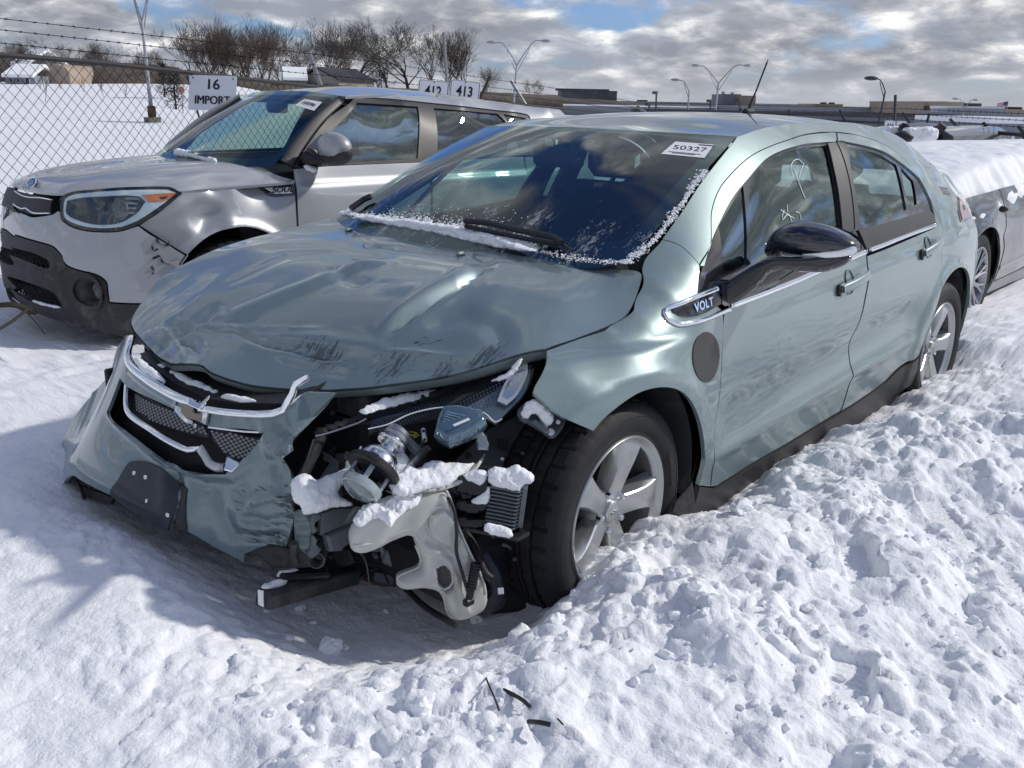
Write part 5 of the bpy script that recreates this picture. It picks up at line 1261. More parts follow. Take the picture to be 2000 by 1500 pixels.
plate('inner_bracket', [(640, 910, 2.50), (645, 905, 2.50), (628, 880, 2.52), (662, 900, 2.5), (658, 935, 2.48), (620, 940, 2.48)], .01, M['zinc'], CAR)
# folded green flap at the top corner of the bumper
pillow('bumper_flap', [(593, 767), (600, 765), (657, 766), (640, 790), (600, 832), (572, 857), (560, 830), (556, 806)], [(600, 770, 2.385), (657, 767, 2.405), (575, 850, 2.335)], .006, .012, M['bumper_paint'], CAR, res=6, sharp=(0, 2, 5), w=6)
pillow('bumper_flap', [(573, 857), (566, 884), (541, 900), (531, 893), (548, 870), (566, 846)], [(560, 870, 2.29), (540, 895, 2.30), (572, 850, 2.32)], .010, .006, M['bumper_paint'], CAR, res=5, sharp=(0, 2), w=8)
# crushed end of the bumper reinforcement: green profile plus grey web
pillow('crash_beam', [(573, 1000), (592, 997), (606, 1008), (612, 1030), (610, 1078), (598, 1086), (578, 1060)], [(573, 1000, 2.33), (610, 1040, 2.36), (600, 1080, 2.38)], .010, .02, M['bonded'], CAR, res=5, sharp=(0, 4, 5), w=7, feat=lambda v: .006*np.sin(v[:, 1]*.22))
pillow('crash_beam', [(606, 1006), (622, 1001), (628, 1010), (614, 1024), (622, 1034), (612, 1044), (620, 1052), (618, 1062), (628, 1072), (612, 1090), (600, 1084), (608, 1060)], [(610, 1040, 2.35), (628, 1005, 2.36), (620, 1085, 2.37)], .008, .02, M['zinc'], CAR, res=4, w=5)
plate('crash_web', [(628, 1003, 2.37), (650, 994, 2.40), (705, 990, 2.46), (735, 982, 2.52), (700, 1015, 2.46), (626, 1046, 2.37)], .012, M['zinc'], CAR)
plate('crash_web', [(636, 1045, 2.42), (690, 1020, 2.48), (686, 1060, 2.48), (672, 1070, 2.46), (668, 1076, 2.46), (645, 1078, 2.44)], .02, M['zinc'], CAR)
cable('torn_edge', [(575, 1060, 2.34), (573, 1085, 2.36), (580, 1102, 2.37)], .010, M['dusty'], CAR)
pillow('torn_foam', [(480, 1082), (527, 1064), (562, 1068), (566, 1100), (545, 1110), (520, 1100), (505, 1085)], [(520, 1085, 2.42)], .01, .03, M['dusty'], CAR, res=5, w=7, amp=.006)
# lower black beam sticking forwards
BA = PX(512, 1172, 2.32); BB = PX(692, 1122, 2.62)
def beam(name, A, B, w, h, m, roll=(0, 0, 1), bev=.006):
    x = (B-A); L_ = np.linalg.norm(x); R = basis(x, roll); return MB().box((A+B)/2, (L_, w, h), R=R, bev=bev).build(name, m, CAR)
beam('lower_beam', BA, BB, .055, .044, M['dusty'])
plate('beam_end', [(503, 1152, 2.315), (513, 1154, 2.31), (514, 1186, 2.31), (504, 1181, 2.315)], .004, M['snow'], CAR)
snow_tube([(512, 1147, 2.31), (535, 1140, 2.36), (560, 1136, 2.40)], .010, 'snow dusting on the end of the lower black beam', 11, amp=.5)
snow_tube([(540, 1122, 2.42), (565, 1118, 2.44), (582, 1112, 2.46)], .009, 'snow streak on the bracket above the lower beam', 12, amp=.5)
beam('lower_bracket', PX(545, 1125, 2.42), PX(640, 1118, 2.50), .05, .02, M['black'])
b = MB(); cc = PX(618, 1095, 2.44); b.lathe([(.020, -.05), (.022, .0), (.018, .004), (.012, -.02), (.010, -.05)], cc, (.6, .6, .2), 24); b.build('tow_eye', M['zinc'], CAR)
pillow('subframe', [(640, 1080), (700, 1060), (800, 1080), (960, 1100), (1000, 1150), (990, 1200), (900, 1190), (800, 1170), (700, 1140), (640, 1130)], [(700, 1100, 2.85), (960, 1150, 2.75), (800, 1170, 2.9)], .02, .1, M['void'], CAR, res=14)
for q in (((720, 1040, 2.75), (760, 1020, 2.72), (830, 1040, 2.70), (815, 1085, 2.72), (770, 1100, 2.74)),):
    plate('air_duct', list(q), .03, M['black'], CAR)
cable('air_duct_rim', [(735, 1045, 2.72), (762, 1028, 2.70), (800, 1030, 2.69), (838, 1048, 2.68), (812, 1092, 2.70), (768, 1100, 2.71), (735, 1060, 2.72)], .006, M['dusty'], CAR)
cable('anti_roll_pipe', [(700, 1125, 2.70), (740, 1140, 2.68), (780, 1140, 2.66)], .007, M['rust'], CAR)
# ---- projector lamp dangling
pc = PX(699, 962, 2.275); pe = PX(768, 860, 2.355); axd = pe-pc; axd /= np.linalg.norm(axd); Lp = np.linalg.norm(pe-pc); kp = Lp/.200
def plathe(name, prof, m, n=36, ang=32): b = MB(); b.lathe([(r, h*kp) for r, h in prof], pc, axd, n); return b.build(name, m, CAR, ang=ang)
plathe('projector_lens', [(0, -.016), (.020, -.013), (.036, -.005), (.046, .008)], mat('thick_lens_glass', (.22, .27, .28), .05, .3, 1, .02, trans=.3))
plathe('lens_ring', [(.046, .006), (.051, .008), (.053, .014), (.053, .030), (.049, .034), (.043, .032)], mat('frosted_ring', (.38, .43, .45), .25, .2, .6, .1))
B_ = basis(axd, (0, 0, 1))
for k in range(5):
    a = k*2*PI/5+.9; o_ = B_[:, 1]*math.cos(a)*.047+B_[:, 2]*math.sin(a)*.047
    MB().box(pc+o_+axd*.052*kp, (.062*kp, .013, .007), R=basis(axd, o_), bev=.002).build('projector_strut', mat('strut_plastic', (.30, .35, .38), .25, .2, .5) if k == 0 else bpy.data.materials['strut_plastic'], CAR)
plathe('projector_ring', [(.040, .074), (.066, .074), (.071, .079), (.071, .096), (.066, .101), (.044, .101)], M['black'], 28)
for k, a in enumerate((.4, 2.1, 3.9, 5.3)):
    o_ = B_[:, 1]*math.cos(a)*.074+B_[:, 2]*math.sin(a)*.074; MB().box(pc+o_+axd*.088*kp, (.016, .022, .020), R=basis(axd, o_), bev=.003).build('projector_tab', M['black'], CAR)
plathe('projector_shutter', [(.0, .078), (.040, .080), (.040, .084), (0, .086)], M['void'], 24)
plathe('projector_reflector', [(.052, .100), (.055, .106), (.0535, .118), (.048, .134), (.038, .148), (.027, .156)], M['reflector'])
plathe('bulb_neck', [(.027, .155), (.021, .160), (.020, .176), (.024, .181), (.037, .183), (.040, .188), (.040, .192), (.037, .196), (.026, .198), (.023, .204)], M['reflector'])
plathe('bulb_socket', [(.023, .203), (.031, .206), (.033, .212), (.033, .218), (.029, .221), (.032, .224), (.032, .234), (.027, .240), (0, .242)], M['bare'])
for k in range(3):
    a = 1.0+k*.9; o_ = B_[:, 1]*math.cos(a)*.057+B_[:, 2]*math.sin(a)*.057; b = MB(); b.tube([pc+o_+axd*.100*kp, pc+o_*1.04+axd*.118*kp], .003, 6); b.build('bolt', M['bare'], CAR)
# ---- clutter behind: harness, clips, brackets and pipes in the torn corner
rq = random.Random(31)
for k in range(26):
    u0, v0 = rq.uniform(640, 1040), rq.uniform(860, 1150); d0 = rq.uniform(2.52, 2.62); pts = [(u0, v0, d0)]
    for q in range(4): u0 += rq.uniform(-32, 32); v0 += rq.uniform(-28, 30); d0 += rq.uniform(-.02, .02); pts.append((u0, v0, d0))
    cable(rq.choice(['wire', 'wire', 'hose', 'pipe']), pts, rq.choice([.0022, .003, .005, .007]), M[rq.choice(['dusty', 'dusty', 'zinc', 'black', 'bonded'])], CAR, 6)
for k in range(22):
    u0, v0 = rq.uniform(640, 1030), rq.uniform(850, 1140); d0 = rq.uniform(2.50, 2.62); w_, h_ = rq.uniform(8, 26), rq.uniform(6, 20); t_ = rq.uniform(-.6, .6); c_, s_ = math.cos(t_), math.sin(t_)
    plate('clip' if w_ < 15 else 'bracket', [(u0+(a*w_*c_-b_*h_*s_), v0+(a*w_*s_+b_*h_*c_), d0+rq.uniform(-.01, .01)) for a, b_ in ((-1, -1), (.6, -1), (1, -.5), (1, 1), (-.7, 1), (-1, .4))], rq.uniform(.006, .02), M[rq.choice(['dusty', 'zinc', 'zinc', 'black', 'navy'])], CAR)
for k in range(14):
    MB().lathe([(0, .004), (.005, .0035), (.006, 0), (.006, -.006)], PX(rq.uniform(650, 1040), rq.uniform(860, 1130), 2.49), -_f, 8).build('bolt', M[rq.choice(['bare', 'rust', 'dusty'])], CAR)
# ---- connectors, fins, clips, wires
beam('connector', PX(787, 852, 2.40), PX(818, 885, 2.38), .020, .022, M['zinc'], bev=.003)
pillow('heat_fin_bar', [(836, 868), (842, 876), (800, 925), (790, 928), (788, 922), (800, 905)], [(840, 870, 2.42), (790, 925, 2.34), (820, 890, 2.38)], .006, .01, M['bare'], CAR, res=4, sharp=(0, 1, 3), w=4)
b = MB()
for k in range(6): b.tube([PX(785+k*7, 925-k*9, 2.36+k*.01), PX(797+k*7, 895-k*9, 2.38+k*.01)], .0022, 4)
o = b.build('heat_fins', M['zinc'], CAR); tag(o, kind='stuff')
pillow('metal_link', [(822, 840), (826, 835), (831, 838), (834, 860), (829, 865), (824, 861)], [(828, 850, 2.40)], .003, .004, M['bare'], CAR, res=3, w=2.5)
for (u, v) in ((827, 842), (829, 859)): MB().lathe([(0, .0), (.004, 0), (.004, -.006)], PX(u, v, 2.392), _f*-1, 10).build('bolt', M['void'], CAR)
cable('yellow_wire', [(798, 846, 2.42), (806, 850, 2.40), (815, 846, 2.40), (810, 852, 2.40), (800, 850, 2.41)], .0016, M['yellow'], CAR, 5)
cable('yellow_wire', [(800, 843, 2.42), (812, 845, 2.40), (818, 850, 2.40), (808, 855, 2.40)], .0014, M['yellow'], CAR, 5)
cable('wire', [(765, 868, 2.42), (760, 850, 2.43), (775, 825, 2.44), (790, 812, 2.47)], .0016, M['bare'], CAR, 5)
cable('wire', [(770, 866, 2.42), (778, 850, 2.42), (783, 842, 2.43)], .002, M['tank'], CAR, 5)
cable('wire', [(745, 860, 2.45), (738, 845, 2.45), (748, 835, 2.46), (765, 832, 2.47)], .002, M['black'], CAR, 5)
cable('wire', [(700, 1130, 2.6), (740, 1110, 2.55), (760, 1140, 2.5)], .003, M['black'], CAR, 5)
# clamp bracket at the wing corner with snow in it
pillow('wing_bracket', [(1012, 800), (1035, 782), (1062, 790), (1088, 808), (1104, 822), (1095, 842), (1080, 856), (1066, 848), (1040, 830), (1015, 818)], [(1012, 800, 2.47), (1100, 825, 2.52), (1070, 850, 2.46)], .006, .014, M['zinc'], CAR, res=5, w=5)
MB().lathe([(.0, .008), (.009, .007), (.011, 0), (.011, -.01)], PX(1076, 844, 2.43), -_f, 16).build('bracket_bolt', M['bare'], CAR)
MB().lathe([(.0, .005), (.006, .004), (.007, 0), (.007, -.01)], PX(1090, 824, 2.45), -_f, 12).build('bracket_bolt', M['bare'], CAR)
beam('bracket_rod', PX(1040, 822, 2.44), PX(1072, 846, 2.42), .016, .016, M['zinc'])
snow_lump([(1018, 806), (1028, 786), (1048, 780), (1068, 792), (1080, 812), (1078, 826), (1066, 836), (1058, 826), (1050, 812), (1040, 808), (1030, 818), (1020, 816)], [(1050, 805, 2.445)], .016, .01, 'pocket of snow caught in the bracket by the wing corner', res=4)
# grey inner apron and rail
plate('inner_apron', [(880, 905, 2.60), (955, 835, 2.66), (1010, 810, 2.66), (1062, 845, 2.62), (1050, 862, 2.60), (985, 912, 2.58), (960, 915, 2.58), (905, 912, 2.58)], .02, M['zinc'], CAR)
plate('apron_slot', [(972, 856, 2.585), (993, 859, 2.585), (992, 880, 2.575), (970, 874, 2.575)], .006, M['void'], CAR)
for u, v, r in ((914, 890, .010), (876, 907, .014)): MB().lathe([(0, .001), (r, 0), (r, -.004)], PX(u, v, 2.565), -_f, 20).build('apron_hole', M['void'], CAR)
cable('apron_edge', [(1055, 862, 2.585), (1020, 890, 2.575), (986, 912, 2.565)], .004, M['zinc'], CAR)
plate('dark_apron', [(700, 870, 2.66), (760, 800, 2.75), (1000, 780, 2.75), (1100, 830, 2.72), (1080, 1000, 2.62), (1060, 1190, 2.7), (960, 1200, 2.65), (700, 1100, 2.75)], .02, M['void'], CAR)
# ---- thin splash plate loaded with snow
pillow('broken_lens_tray', [(752, 958), (800, 965), (842, 955), (860, 952), (900, 935), (930, 906), (943, 890), (948, 884), (944, 898), (925, 925), (897, 946), (862, 958), (830, 962), (790, 972)], [(750, 960, 2.30), (945, 888, 2.42), (850, 955, 2.33)], .004, .004, M['tank'], CAR, res=5, w=4)
snow_lump([(760, 900), (775, 885), (795, 892), (812, 915), (840, 903), (872, 905), (905, 908), (930, 905), (905, 932), (870, 950), (830, 956), (800, 966), (770, 962), (757, 935)], [(760, 930, 2.33), (930, 905, 2.42), (850, 950, 2.335)], .022, .03, 'snow resting on the broken clear tray behind the lamp unit', res=5, amp=.008)
snow_lump([(568, 950), (572, 935), (590, 925), (605, 928), (616, 938), (640, 928), (672, 915), (680, 895), (700, 880), (728, 882), (735, 900), (700, 925), (672, 945), (660, 965), (690, 985), (650, 992), (625, 1000), (606, 1004), (594, 1006), (588, 990), (572, 975)], [(575, 950, 2.33), (730, 890, 2.46), (620, 1000, 2.345)], .030, .03, 'deep snow on the crash beam beside the loose lamp', res=5, amp=.007, fr=14)
snow_lump([(690, 1015), (712, 988), (740, 975), (790, 962), (825, 962), (815, 985), (790, 1000), (770, 1020), (762, 1030), (748, 1016), (730, 1012), (705, 1030)], [(700, 1010, 2.285), (820, 965, 2.335), (760, 1020, 2.27)], .016, .012, 'snow on top of the white washer tank', res=4, amp=.009, fr=30)
# ---- washer tank
tank = [(683, 1062), (682, 1045), (692, 1025), (715, 1005), (745, 992), (800, 972), (850, 952), (868, 955), (880, 975), (890, 1010), (905, 1050), (922, 1090), (935, 1115), (948, 1140), (950, 1170), (940, 1190), (915, 1203), (885, 1206), (874, 1195), (868, 1170), (860, 1155), (845, 1148), (815, 1145), (790, 1148), (777, 1140), (776, 1128), (790, 1120), (818, 1108), (822, 1092), (812, 1065), (800, 1042), (770, 1052), (735, 1068), (705, 1078), (688, 1074)]
tk_l = [np.array([(832, 1000), (862, 985), (880, 1000), (892, 1040), (886, 1062), (870, 1058), (850, 1048), (838, 1040), (830, 1020)], float), np.array([(846, 1100), (862, 1092), (880, 1110), (882, 1140), (866, 1150), (850, 1135)], float), np.array([(700, 1040), (760, 1015), (800, 1005), (815, 1020), (760, 1040), (705, 1060)], float)]
def tank_feat(v):
    r = np.zeros(len(v))
    d, s, t = distpoly(v, tk_l[0]); ins = inpoly(v, tk_l[0]); r += np.where(ins, .012*np.clip(d/3, 0, 1), 0)-.004*np.exp(-(d/2.5)**2)
    d, s, t = distpoly(v, tk_l[1]); ins = inpoly(v, tk_l[1]); r += np.where(ins, -.050*np.clip(d/6, 0, 1), 0)+.007*np.exp(-(d/4)**2)
    for pl in ([(820, 1075), (850, 1070), (870, 1085), (890, 1130), (905, 1180)], [(800, 1040), (830, 1062), (860, 1066), (900, 1085)], [(860, 960), (885, 1020), (905, 1070)]):
        d, s, t = distpoly(v, pl, False); r += .007*np.exp(-(d/5.0)**2)
    d, s, t = distpoly(v, [(830, 1050), (855, 1058), (875, 1080)], False); r -= .008*np.exp(-(d/5)**2)
    r += .0025*np.sin(v[:, 0]*.11+v[:, 1]*.05)
    return r
pillow('washer_tank', tank, [(690, 1050, 2.30), (860, 960, 2.36), (900, 1190, 2.44), (790, 1135, 2.40)], .035, .05, M['tank'], CAR, res=4, w=16, feat=tank_feat, ang=60)
for q_ in ([(836, 1002), (862, 988), (878, 1002), (889, 1040), (884, 1058), (868, 1055), (850, 1046), (838, 1036), (832, 1020), (836, 1002)], [(872, 958), (884, 985), (893, 1020), (907, 1055), (924, 1092), (940, 1125), (949, 1160)], [(690, 1066), (735, 1060), (770, 1045), (800, 1034), (815, 1050), (828, 1075)], [(850, 1100), (862, 1093), (880, 1110), (884, 1138), (868, 1151), (851, 1136), (850, 1100)]):
    dq = dplane([(690, 1050, 2.30), (860, 960, 2.36), (900, 1190, 2.44), (790, 1135, 2.40)])
    cable('tank_rib', [(u, v, float(dq(np.array([[u, v]]))[0])-.036) for u, v in q_], .0032, M['tank'], CAR, 6)
cable('tank_flange', [(u, v, float(dq(np.array([[u, v]]))[0])-.004) for u, v in tank[14:30]], .004, M['tank'], CAR, 5)
text_on('tank_mark', '><', .02, mat('tank_mark', (.42, .43, .40), .6), CAR, PX(850, 1012, 2.318), CM[0], CM[1], depth=.001)
pillow('tank_opening', [(851, 1102), (862, 1096), (878, 1112), (880, 1138), (867, 1147), (853, 1133)], [(862, 1120, 2.405)], .001, .02, M['tank_dark'] if 'tank_dark' in M else mat('tank_inside', (.12, .12, .11), .7), CAR, res=5)
pillow('tank_hole', [(785, 1133), (793, 1128), (796, 1132), (789, 1139)], [(790, 1133, 2.375)], .001, .01, M['void'], CAR, res=3)
cable('tank_hose', [(876, 970, 2.335), (888, 1000, 2.33), (892, 1040, 2.335), (891, 1075, 2.34), (900, 1110, 2.36), (912, 1150, 2.38), (918, 1170, 2.385)], .0045, M['black'], CAR, 8)
# pump, ribbed
b = MB(); A = PX(930, 1100, 2.38); B2 = PX(915, 1175, 2.385); T_ = (B2-A)
for k in range(12): b.tube([A+T_*(k/13), A+T_*((k+.55)/13)], .0135 if k < 9 else .009, 12)
b.tube([A, B2], .010, 8); b.box(B2, (.03, .02, .02), bev=.004); b.build('washer_pump', M['black'], CAR, ang=30)
cable('corrugated_hose', [(905, 1035, 2.46), (925, 1065, 2.44), (938, 1100, 2.42), (948, 1120, 2.42), (960, 1130, 2.42)], .011, M['black'], CAR, 8)
plate('paper_tag', [(972, 1149, 2.43), (983, 1148, 2.43), (984, 1160, 2.43), (973, 1161, 2.43)], .002, M['sign_white'], CAR)
cable('hanging_strap', [(790, 1148, 2.60), (830, 1185, 2.50), (870, 1210, 2.42), (890, 1222, 2.40)], .009, M['black'], CAR, 6)
pillow('liner_edge', [(930, 1060), (960, 1080), (985, 1130), (985, 1180), (950, 1200), (930, 1190), (950, 1150), (930, 1100)], [(950, 1120, 2.50)], .02, .02, M['navy'], CAR, res=8, w=14)
# ---- black relays and finned control unit
for k, (y0, y1, du) in enumerate(((930, 965, 0), (978, 1000, -2), (1010, 1030, -2))):
    pillow('relay', [(892+du, y0+2), (900+du, y0-4), (930+du, y0+2), (952+du, y0), (954+du, y1-6), (930+du, y1+4), (900+du, y1-2), (890+du, y1-6)], [(920, (y0+y1)/2, 2.37)], .014, .03, M['black'], CAR, res=5, w=5)
cu0 = [(952, 922), (1010, 935), (1030, 945), (1020, 1035), (985, 1030), (948, 1020)]
plate('control_unit', [(u, v, 2.375) for u, v in cu0], .05, M['dusty'], CAR)
plate('control_unit_side', [(1022, 942, 2.35), (1032, 946, 2.35), (1020, 1032, 2.35), (1010, 1030, 2.35)], .03, M['zinc'], CAR)
for k in range(11):
    v0 = 950+k*7.2; u0 = 957-k*.9; u1 = 1018-k*1.2
    P_ = np.array([PX(u0, v0, 2.362), PX((u0+u1)/2, v0+5, 2.352), PX(u1-4, v0+11, 2.348), PX(u1, v0+7, 2.352)])
    ribbon('cooling_fin', catmull(P_, False, .02), .012, .0036, M['zinc'], CAR, up=(0, 0, 1))
plate('unit_tray', [(905, 1030, 2.36), (1012, 1052, 2.33), (1035, 1040, 2.36), (1020, 1034, 2.42), (950, 1020, 2.44)], .008, M['black'], CAR)
snow_lump([(955, 940), (953, 922), (965, 912), (990, 914), (1008, 908), (1025, 915), (1043, 930), (1040, 942), (1022, 950), (1015, 962), (990, 955), (965, 950)], [(990, 935, 2.36)], .028, .03, 'snow cap on the finned control unit in front of the wheel', res=4, amp=.006)
snow_lump([(905, 928), (915, 920), (940, 918), (952, 924), (948, 938), (938, 948), (925, 943), (915, 940)], [(930, 932, 2.355)], .012, .012, 'crumbly snow on the topmost black relay', res=4, amp=.008, fr=40)
snow_lump([(945, 1028), (960, 1022), (990, 1030), (1002, 1040), (998, 1050), (975, 1048), (950, 1040)], [(975, 1038, 2.335)], .010, .01, 'snow strip on the tray below the finned unit', res=4, amp=.004)
snow_lump([(920, 978), (940, 965), (955, 950), (957, 975), (948, 985), (930, 985)], [(940, 975, 2.36)], .008, .01, 'snow wedged between two black relays', res=4, amp=.004)
snow_lump([(700, 805), (720, 792), (750, 780), (800, 768), (850, 760), (856, 766), (800, 785), (750, 798), (715, 808)], [(700, 805, 2.44), (850, 765, 2.54), (780, 770, 2.52)], .008, .01, 'line of snow on the dark bar under the hood edge', res=5, amp=.005)
snow_lump([(990, 728), (1010, 705), (1020, 700), (1015, 715), (995, 738), (960, 745), (975, 735)], [(1000, 718, 2.47)], .008, .006, 'frosty snow crust on top of the headlamp', res=4, amp=.005)
# snow packed on the front tyre tread, inside the arch
snow_lump([(1062, 905), (1075, 880), (1100, 866), (1135, 857), (1146, 868), (1142, 890), (1130, 925), (1118, 952), (1100, 950), (1085, 958), (1078, 985), (1066, 1010), (1056, 1000), (1058, 950)], [(1060, 950, 2.50), (1140, 860, 2.60), (1080, 960, 2.51)], .018, .03, 'slab of snow stuck on the front tyre tread', res=5, amp=.006, w=16)
snow_lump([(1073, 990), (1090, 982), (1099, 990), (1092, 1012), (1078, 1036), (1062, 1030), (1060, 1012)], [(1080, 1010, 2.515)], .010, .02, 'small patch of snow lower on the front tyre tread', res=4, amp=.006)
# ---- mirror
def dp(S, u, v, off=0): return depth_of(S.pos(to_ab(S, [(u, v)]), off)[0])
secs = []
for (u, vt, vb) in ((1498, 480, 500), (1503, 464, 503), (1520, 446, 503.5), (1545, 433, 503), (1580, 432, 503), (1615, 442, 502), (1645, 457, 498), (1661, 469, 494), (1669, 478, 489)):
    xb = -.74; T_ = onplane(u, vt, 0, xb); B_ = onplane(u, vb, 0, xb); c_ = (T_+B_)/2; h = (T_-B_)/2; w_ = .105*min(1, np.linalg.norm(h)/.06)
    q = []
    for a in np.linspace(-PI/2, PI/2, 12): q.append(c_+h*math.sin(a)+np.array([w_*math.cos(a)**.8, 0, 0])-np.array([.02, 0, 0]))
    q += [c_+h*.93+np.array([-.045, 0, 0]), c_-h*.93+np.array([-.045, 0, 0])]
    secs.append(q)
MB().loft(secs).build('mirror_housing', M['mirror_cap'] if 'mirror_cap' in M else mat('navy_black_cap', (.010, .013, .022), .22, 0, 1, .03), CAR, ang=50)
gsec = [[p+np.array([-.066, 0, 0]) for p in ((secs[i][11]+secs[i][0])/2+(secs[i][11]-secs[i][0])/2*s for s in (.8, -.8))] for i in range(1, 8)]
b = MB(); b.V = [tuple(p) for s in gsec for p in s]; b.F = [(2*i, 2*i+1, 2*i+3, 2*i+2) for i in range(6)]; b.build('mirror_glass', M['mirrorglass'], CAR)
dA = dp(S_side, 1430, 585, .01); dH = depth_of(onplane(1560, 505, 0, -.70))
pillow('mirror_arm', [(1409, 562), (1440, 537), (1478, 514), (1505, 503), (1560, 501), (1660, 497), (1664, 506), (1650, 518), (1610, 531), (1560, 529), (1520, 528), (1500, 537), (1480, 560), (1455, 580), (1440, 590), (1420, 596), (1408, 585)], [(1415, 580, dA), (1440, 560, dA-.02), (1560, 515, dH-.02), (1655, 505, dH-.05)], .020, .05, M['gloss_black'], CAR, res=5, w=10)
panel('mirror_base', S_side, [(1406, 556), (1425, 548), (1480, 545), (1520, 548), (1505, 560), (1415, 598), (1407, 594)], M['gloss_black'], CAR, .02, .01, off=.006, gap=0, sharp=(0, 6))
ip = []
for i, (k_, fr2_) in enumerate(((4, .1), (5, .0), (6, .0), (7, .0), (8, .0))):
    q = secs[k_]; ip.append(q[2]*.6+q[3]*.4+np.array([.004, .003, 0]) if k_ < 7 else q[3]+np.array([.004, .004, 0]))
ip = [ip[0]*1.0]+ip[1:]
ribbon('mirror_indicator', catmull(np.array(ip), False, .008), .022, .010, M['white_lens'], CAR, up=(.9, .35, -.25), taper=np.interp(np.linspace(0, 1, len(catmull(np.array(ip), False, .008))), [0, .35, .9, 1], [.3, 1, 1.1, .8]))
# ---- door handles
def handle(c, L_px, tilt):
    cab = to_ab(S_side, [c])[0]
    # dished recess
    b = MB(); R_ = [(1.0, .0015), (.92, -.004), (.75, -.014), (.45, -.020), (0.02, -.022)]; V = []; n = 28
    for r_, o in R_:
        pts = np.array([cab+np.array([.036*r_*math.cos(a), .047*r_*math.sin(a)]) for a in np.linspace(0, 2*PI, n, endpoint=False)]); V += list(S_side.pos(pts, o+.0035))
    F = [(k*n+i, k*n+(i+1) % n, (k+1)*n+(i+1) % n, (k+1)*n+i) for k in range(len(R_)-1) for i in range(n)]
    b.add(V, F); b.build('handle_recess', M['paint'], CAR, ang=60)
    e = to_ab(S_side, [(c[0]-L_px*.42, c[1]+8+tilt*.42), (c[0], c[1]+2), (c[0]+L_px*.58, c[1]-tilt*.58-6)])
    A = catmull(e, False, .012); offs = .014+.016*np.sin(np.linspace(0.15, PI-.35, len(A))); P_ = S_side.pos(A, offs); N_ = S_side.nrm(A)
    ribbon('door_handle', P_, .036, .018, M['paint'], CAR, nrm=N_, taper=np.concatenate([[.75], np.ones(len(A)-2), [.75]]))
    cab2 = to_ab(S_side, [(c[0]-L_px*.46, c[1]+11+tilt*.4)])[0]
    panel('handle_cap', S_side, [tuple(['s', *(cab2+np.array([.012*math.cos(a), .022*math.sin(a)]))]) for a in np.linspace(0, 2*PI, 12, endpoint=False)], M['black'], CAR, .02, .01, off=.012, gap=0)
handle((1658, 551), 50, 14); handle((1812, 483), 34, 10)
# ---- tail lamp and quarter label
tl = [(1869, 384), (1884, 376), (1892, 392), (1898, 412), (1897, 425), (1887, 431), (1876, 434), (1871, 412)]
panel('tail_lamp', S_side, tl, M['gloss_black'], CAR, .02, .01, off=.003, gap=0, sharp=(0, 1, 4, 6))
panel('tail_lamp_lens', S_side, [(1871, 387), (1883, 380), (1891, 394), (1896, 412), (1894, 423), (1878, 430), (1873, 410)], M['red_lens'], CAR, .02, .004, off=.006, gap=0, sharp=(0, 1, 4, 5))
panel('tail_lamp_lens', S_side, [(1879, 401), (1888, 397), (1891, 405), (1881, 411)], M['grey_lens'], CAR, .02, .004, off=.009, gap=0, sharp=(0, 1, 2, 3))
qc = to_ab(S_side, [(1847, 374)])[0]; V_, F_ = text_mesh('50327', .050, 0)
mesh_obj('quarter_label', S_side.pos(np.stack([qc[0]-V_[:, 0]*1.25, qc[1]+V_[:, 1]-V_[:, 0]*.12], 1), .002), F_, M['ink'], CAR, smooth=False)
# marker scribble on the door window
for pts in ([(1555, 325), (1562, 345), (1572, 372), (1578, 385)], [(1575, 315), (1568, 335), (1566, 345)], [(1552, 340), (1549, 322), (1556, 310), (1565, 308), (1572, 316)], [(1537, 408), (1533, 420), (1534, 427), (1545, 416), (1552, 430)], [(1530, 407), (1545, 418), (1556, 424)], [(1543, 398), (1543, 412)], [(1560, 412), (1567, 414), (1570, 428)]):
    A = catmull(to_ab(S_side, pts), False, .01); MB().tube(S_side.pos(A, -.011), .0016, 5).build('marker_scribble', M['chalk'], CAR)
# ---- cabin
def seat(x, y, w=.48, z=.52, parent=CAR):
    b = MB(); b.box((x, y, z), (.50, w, .16), bev=.05); b.build('seat', M['seat'], parent)
    secs = [[(x-.22+dx*s2, y+yy*w/2*s1, z+.05+zz) for dx, yy in ((.06, -1), (.08, -.6), (.08, .6), (.06, 1), (-.05, .9), (-.05, -.9))] for zz, s1, s2 in ((0, 1, 1), (.25, 1, 1), (.45, .92, .9), (.55, .75, .7))]
    secs = [[(p[0]-.22*(p[2]-z), p[1], p[2]) for p in s] for s in secs]
    MB().loft(secs).build('seat_back', M['seat'], parent, ang=60)
    MB().box((x-.38, y, z+.70), (.09, .26, .17), bev=.04).build('headrest', M['seat'], parent)
for sx_, sy in ((-1.2, .36), (-1.2, -.36), (-2.05, .36), (-2.05, -.36)): seat(sx_, sy)
b = MB(); b.loft([[(-.20, y, .90), (-.24, y, .985), (-.45, y, 1.0), (-.72, y, .99), (-.80, y, .90), (-.80, y, .62), (-.3, y, .6)] for y in (-.70, -.3, 0, .3, .70)]); b.build('dashboard', M['dash'], CAR, ang=50)
b = MB(); b.lathe([(.185+.014*math.cos(a), .014*math.sin(a)) for a in np.linspace(0, 2*PI, 9)], (-.93, .36, .93), (-.85, 0, .45), 32); b.box((-.91, .36, .92), (.05, .14, .10), bev=.02); b.build('steering_wheel', M['dash'], CAR)
b = MB(); b.box((-.74, 0, 1.27), (.035, .24, .075), bev=.015); b.tube([(-.76, 0, 1.34), (-.74, 0, 1.29)], .012); b.build('interior_mirror', M['dash'], CAR)
b = MB(); b.box((-.88, 0, 1.345), (.14, .26, .03), bev=.01); b.build('roof_console', M['interior'], CAR)
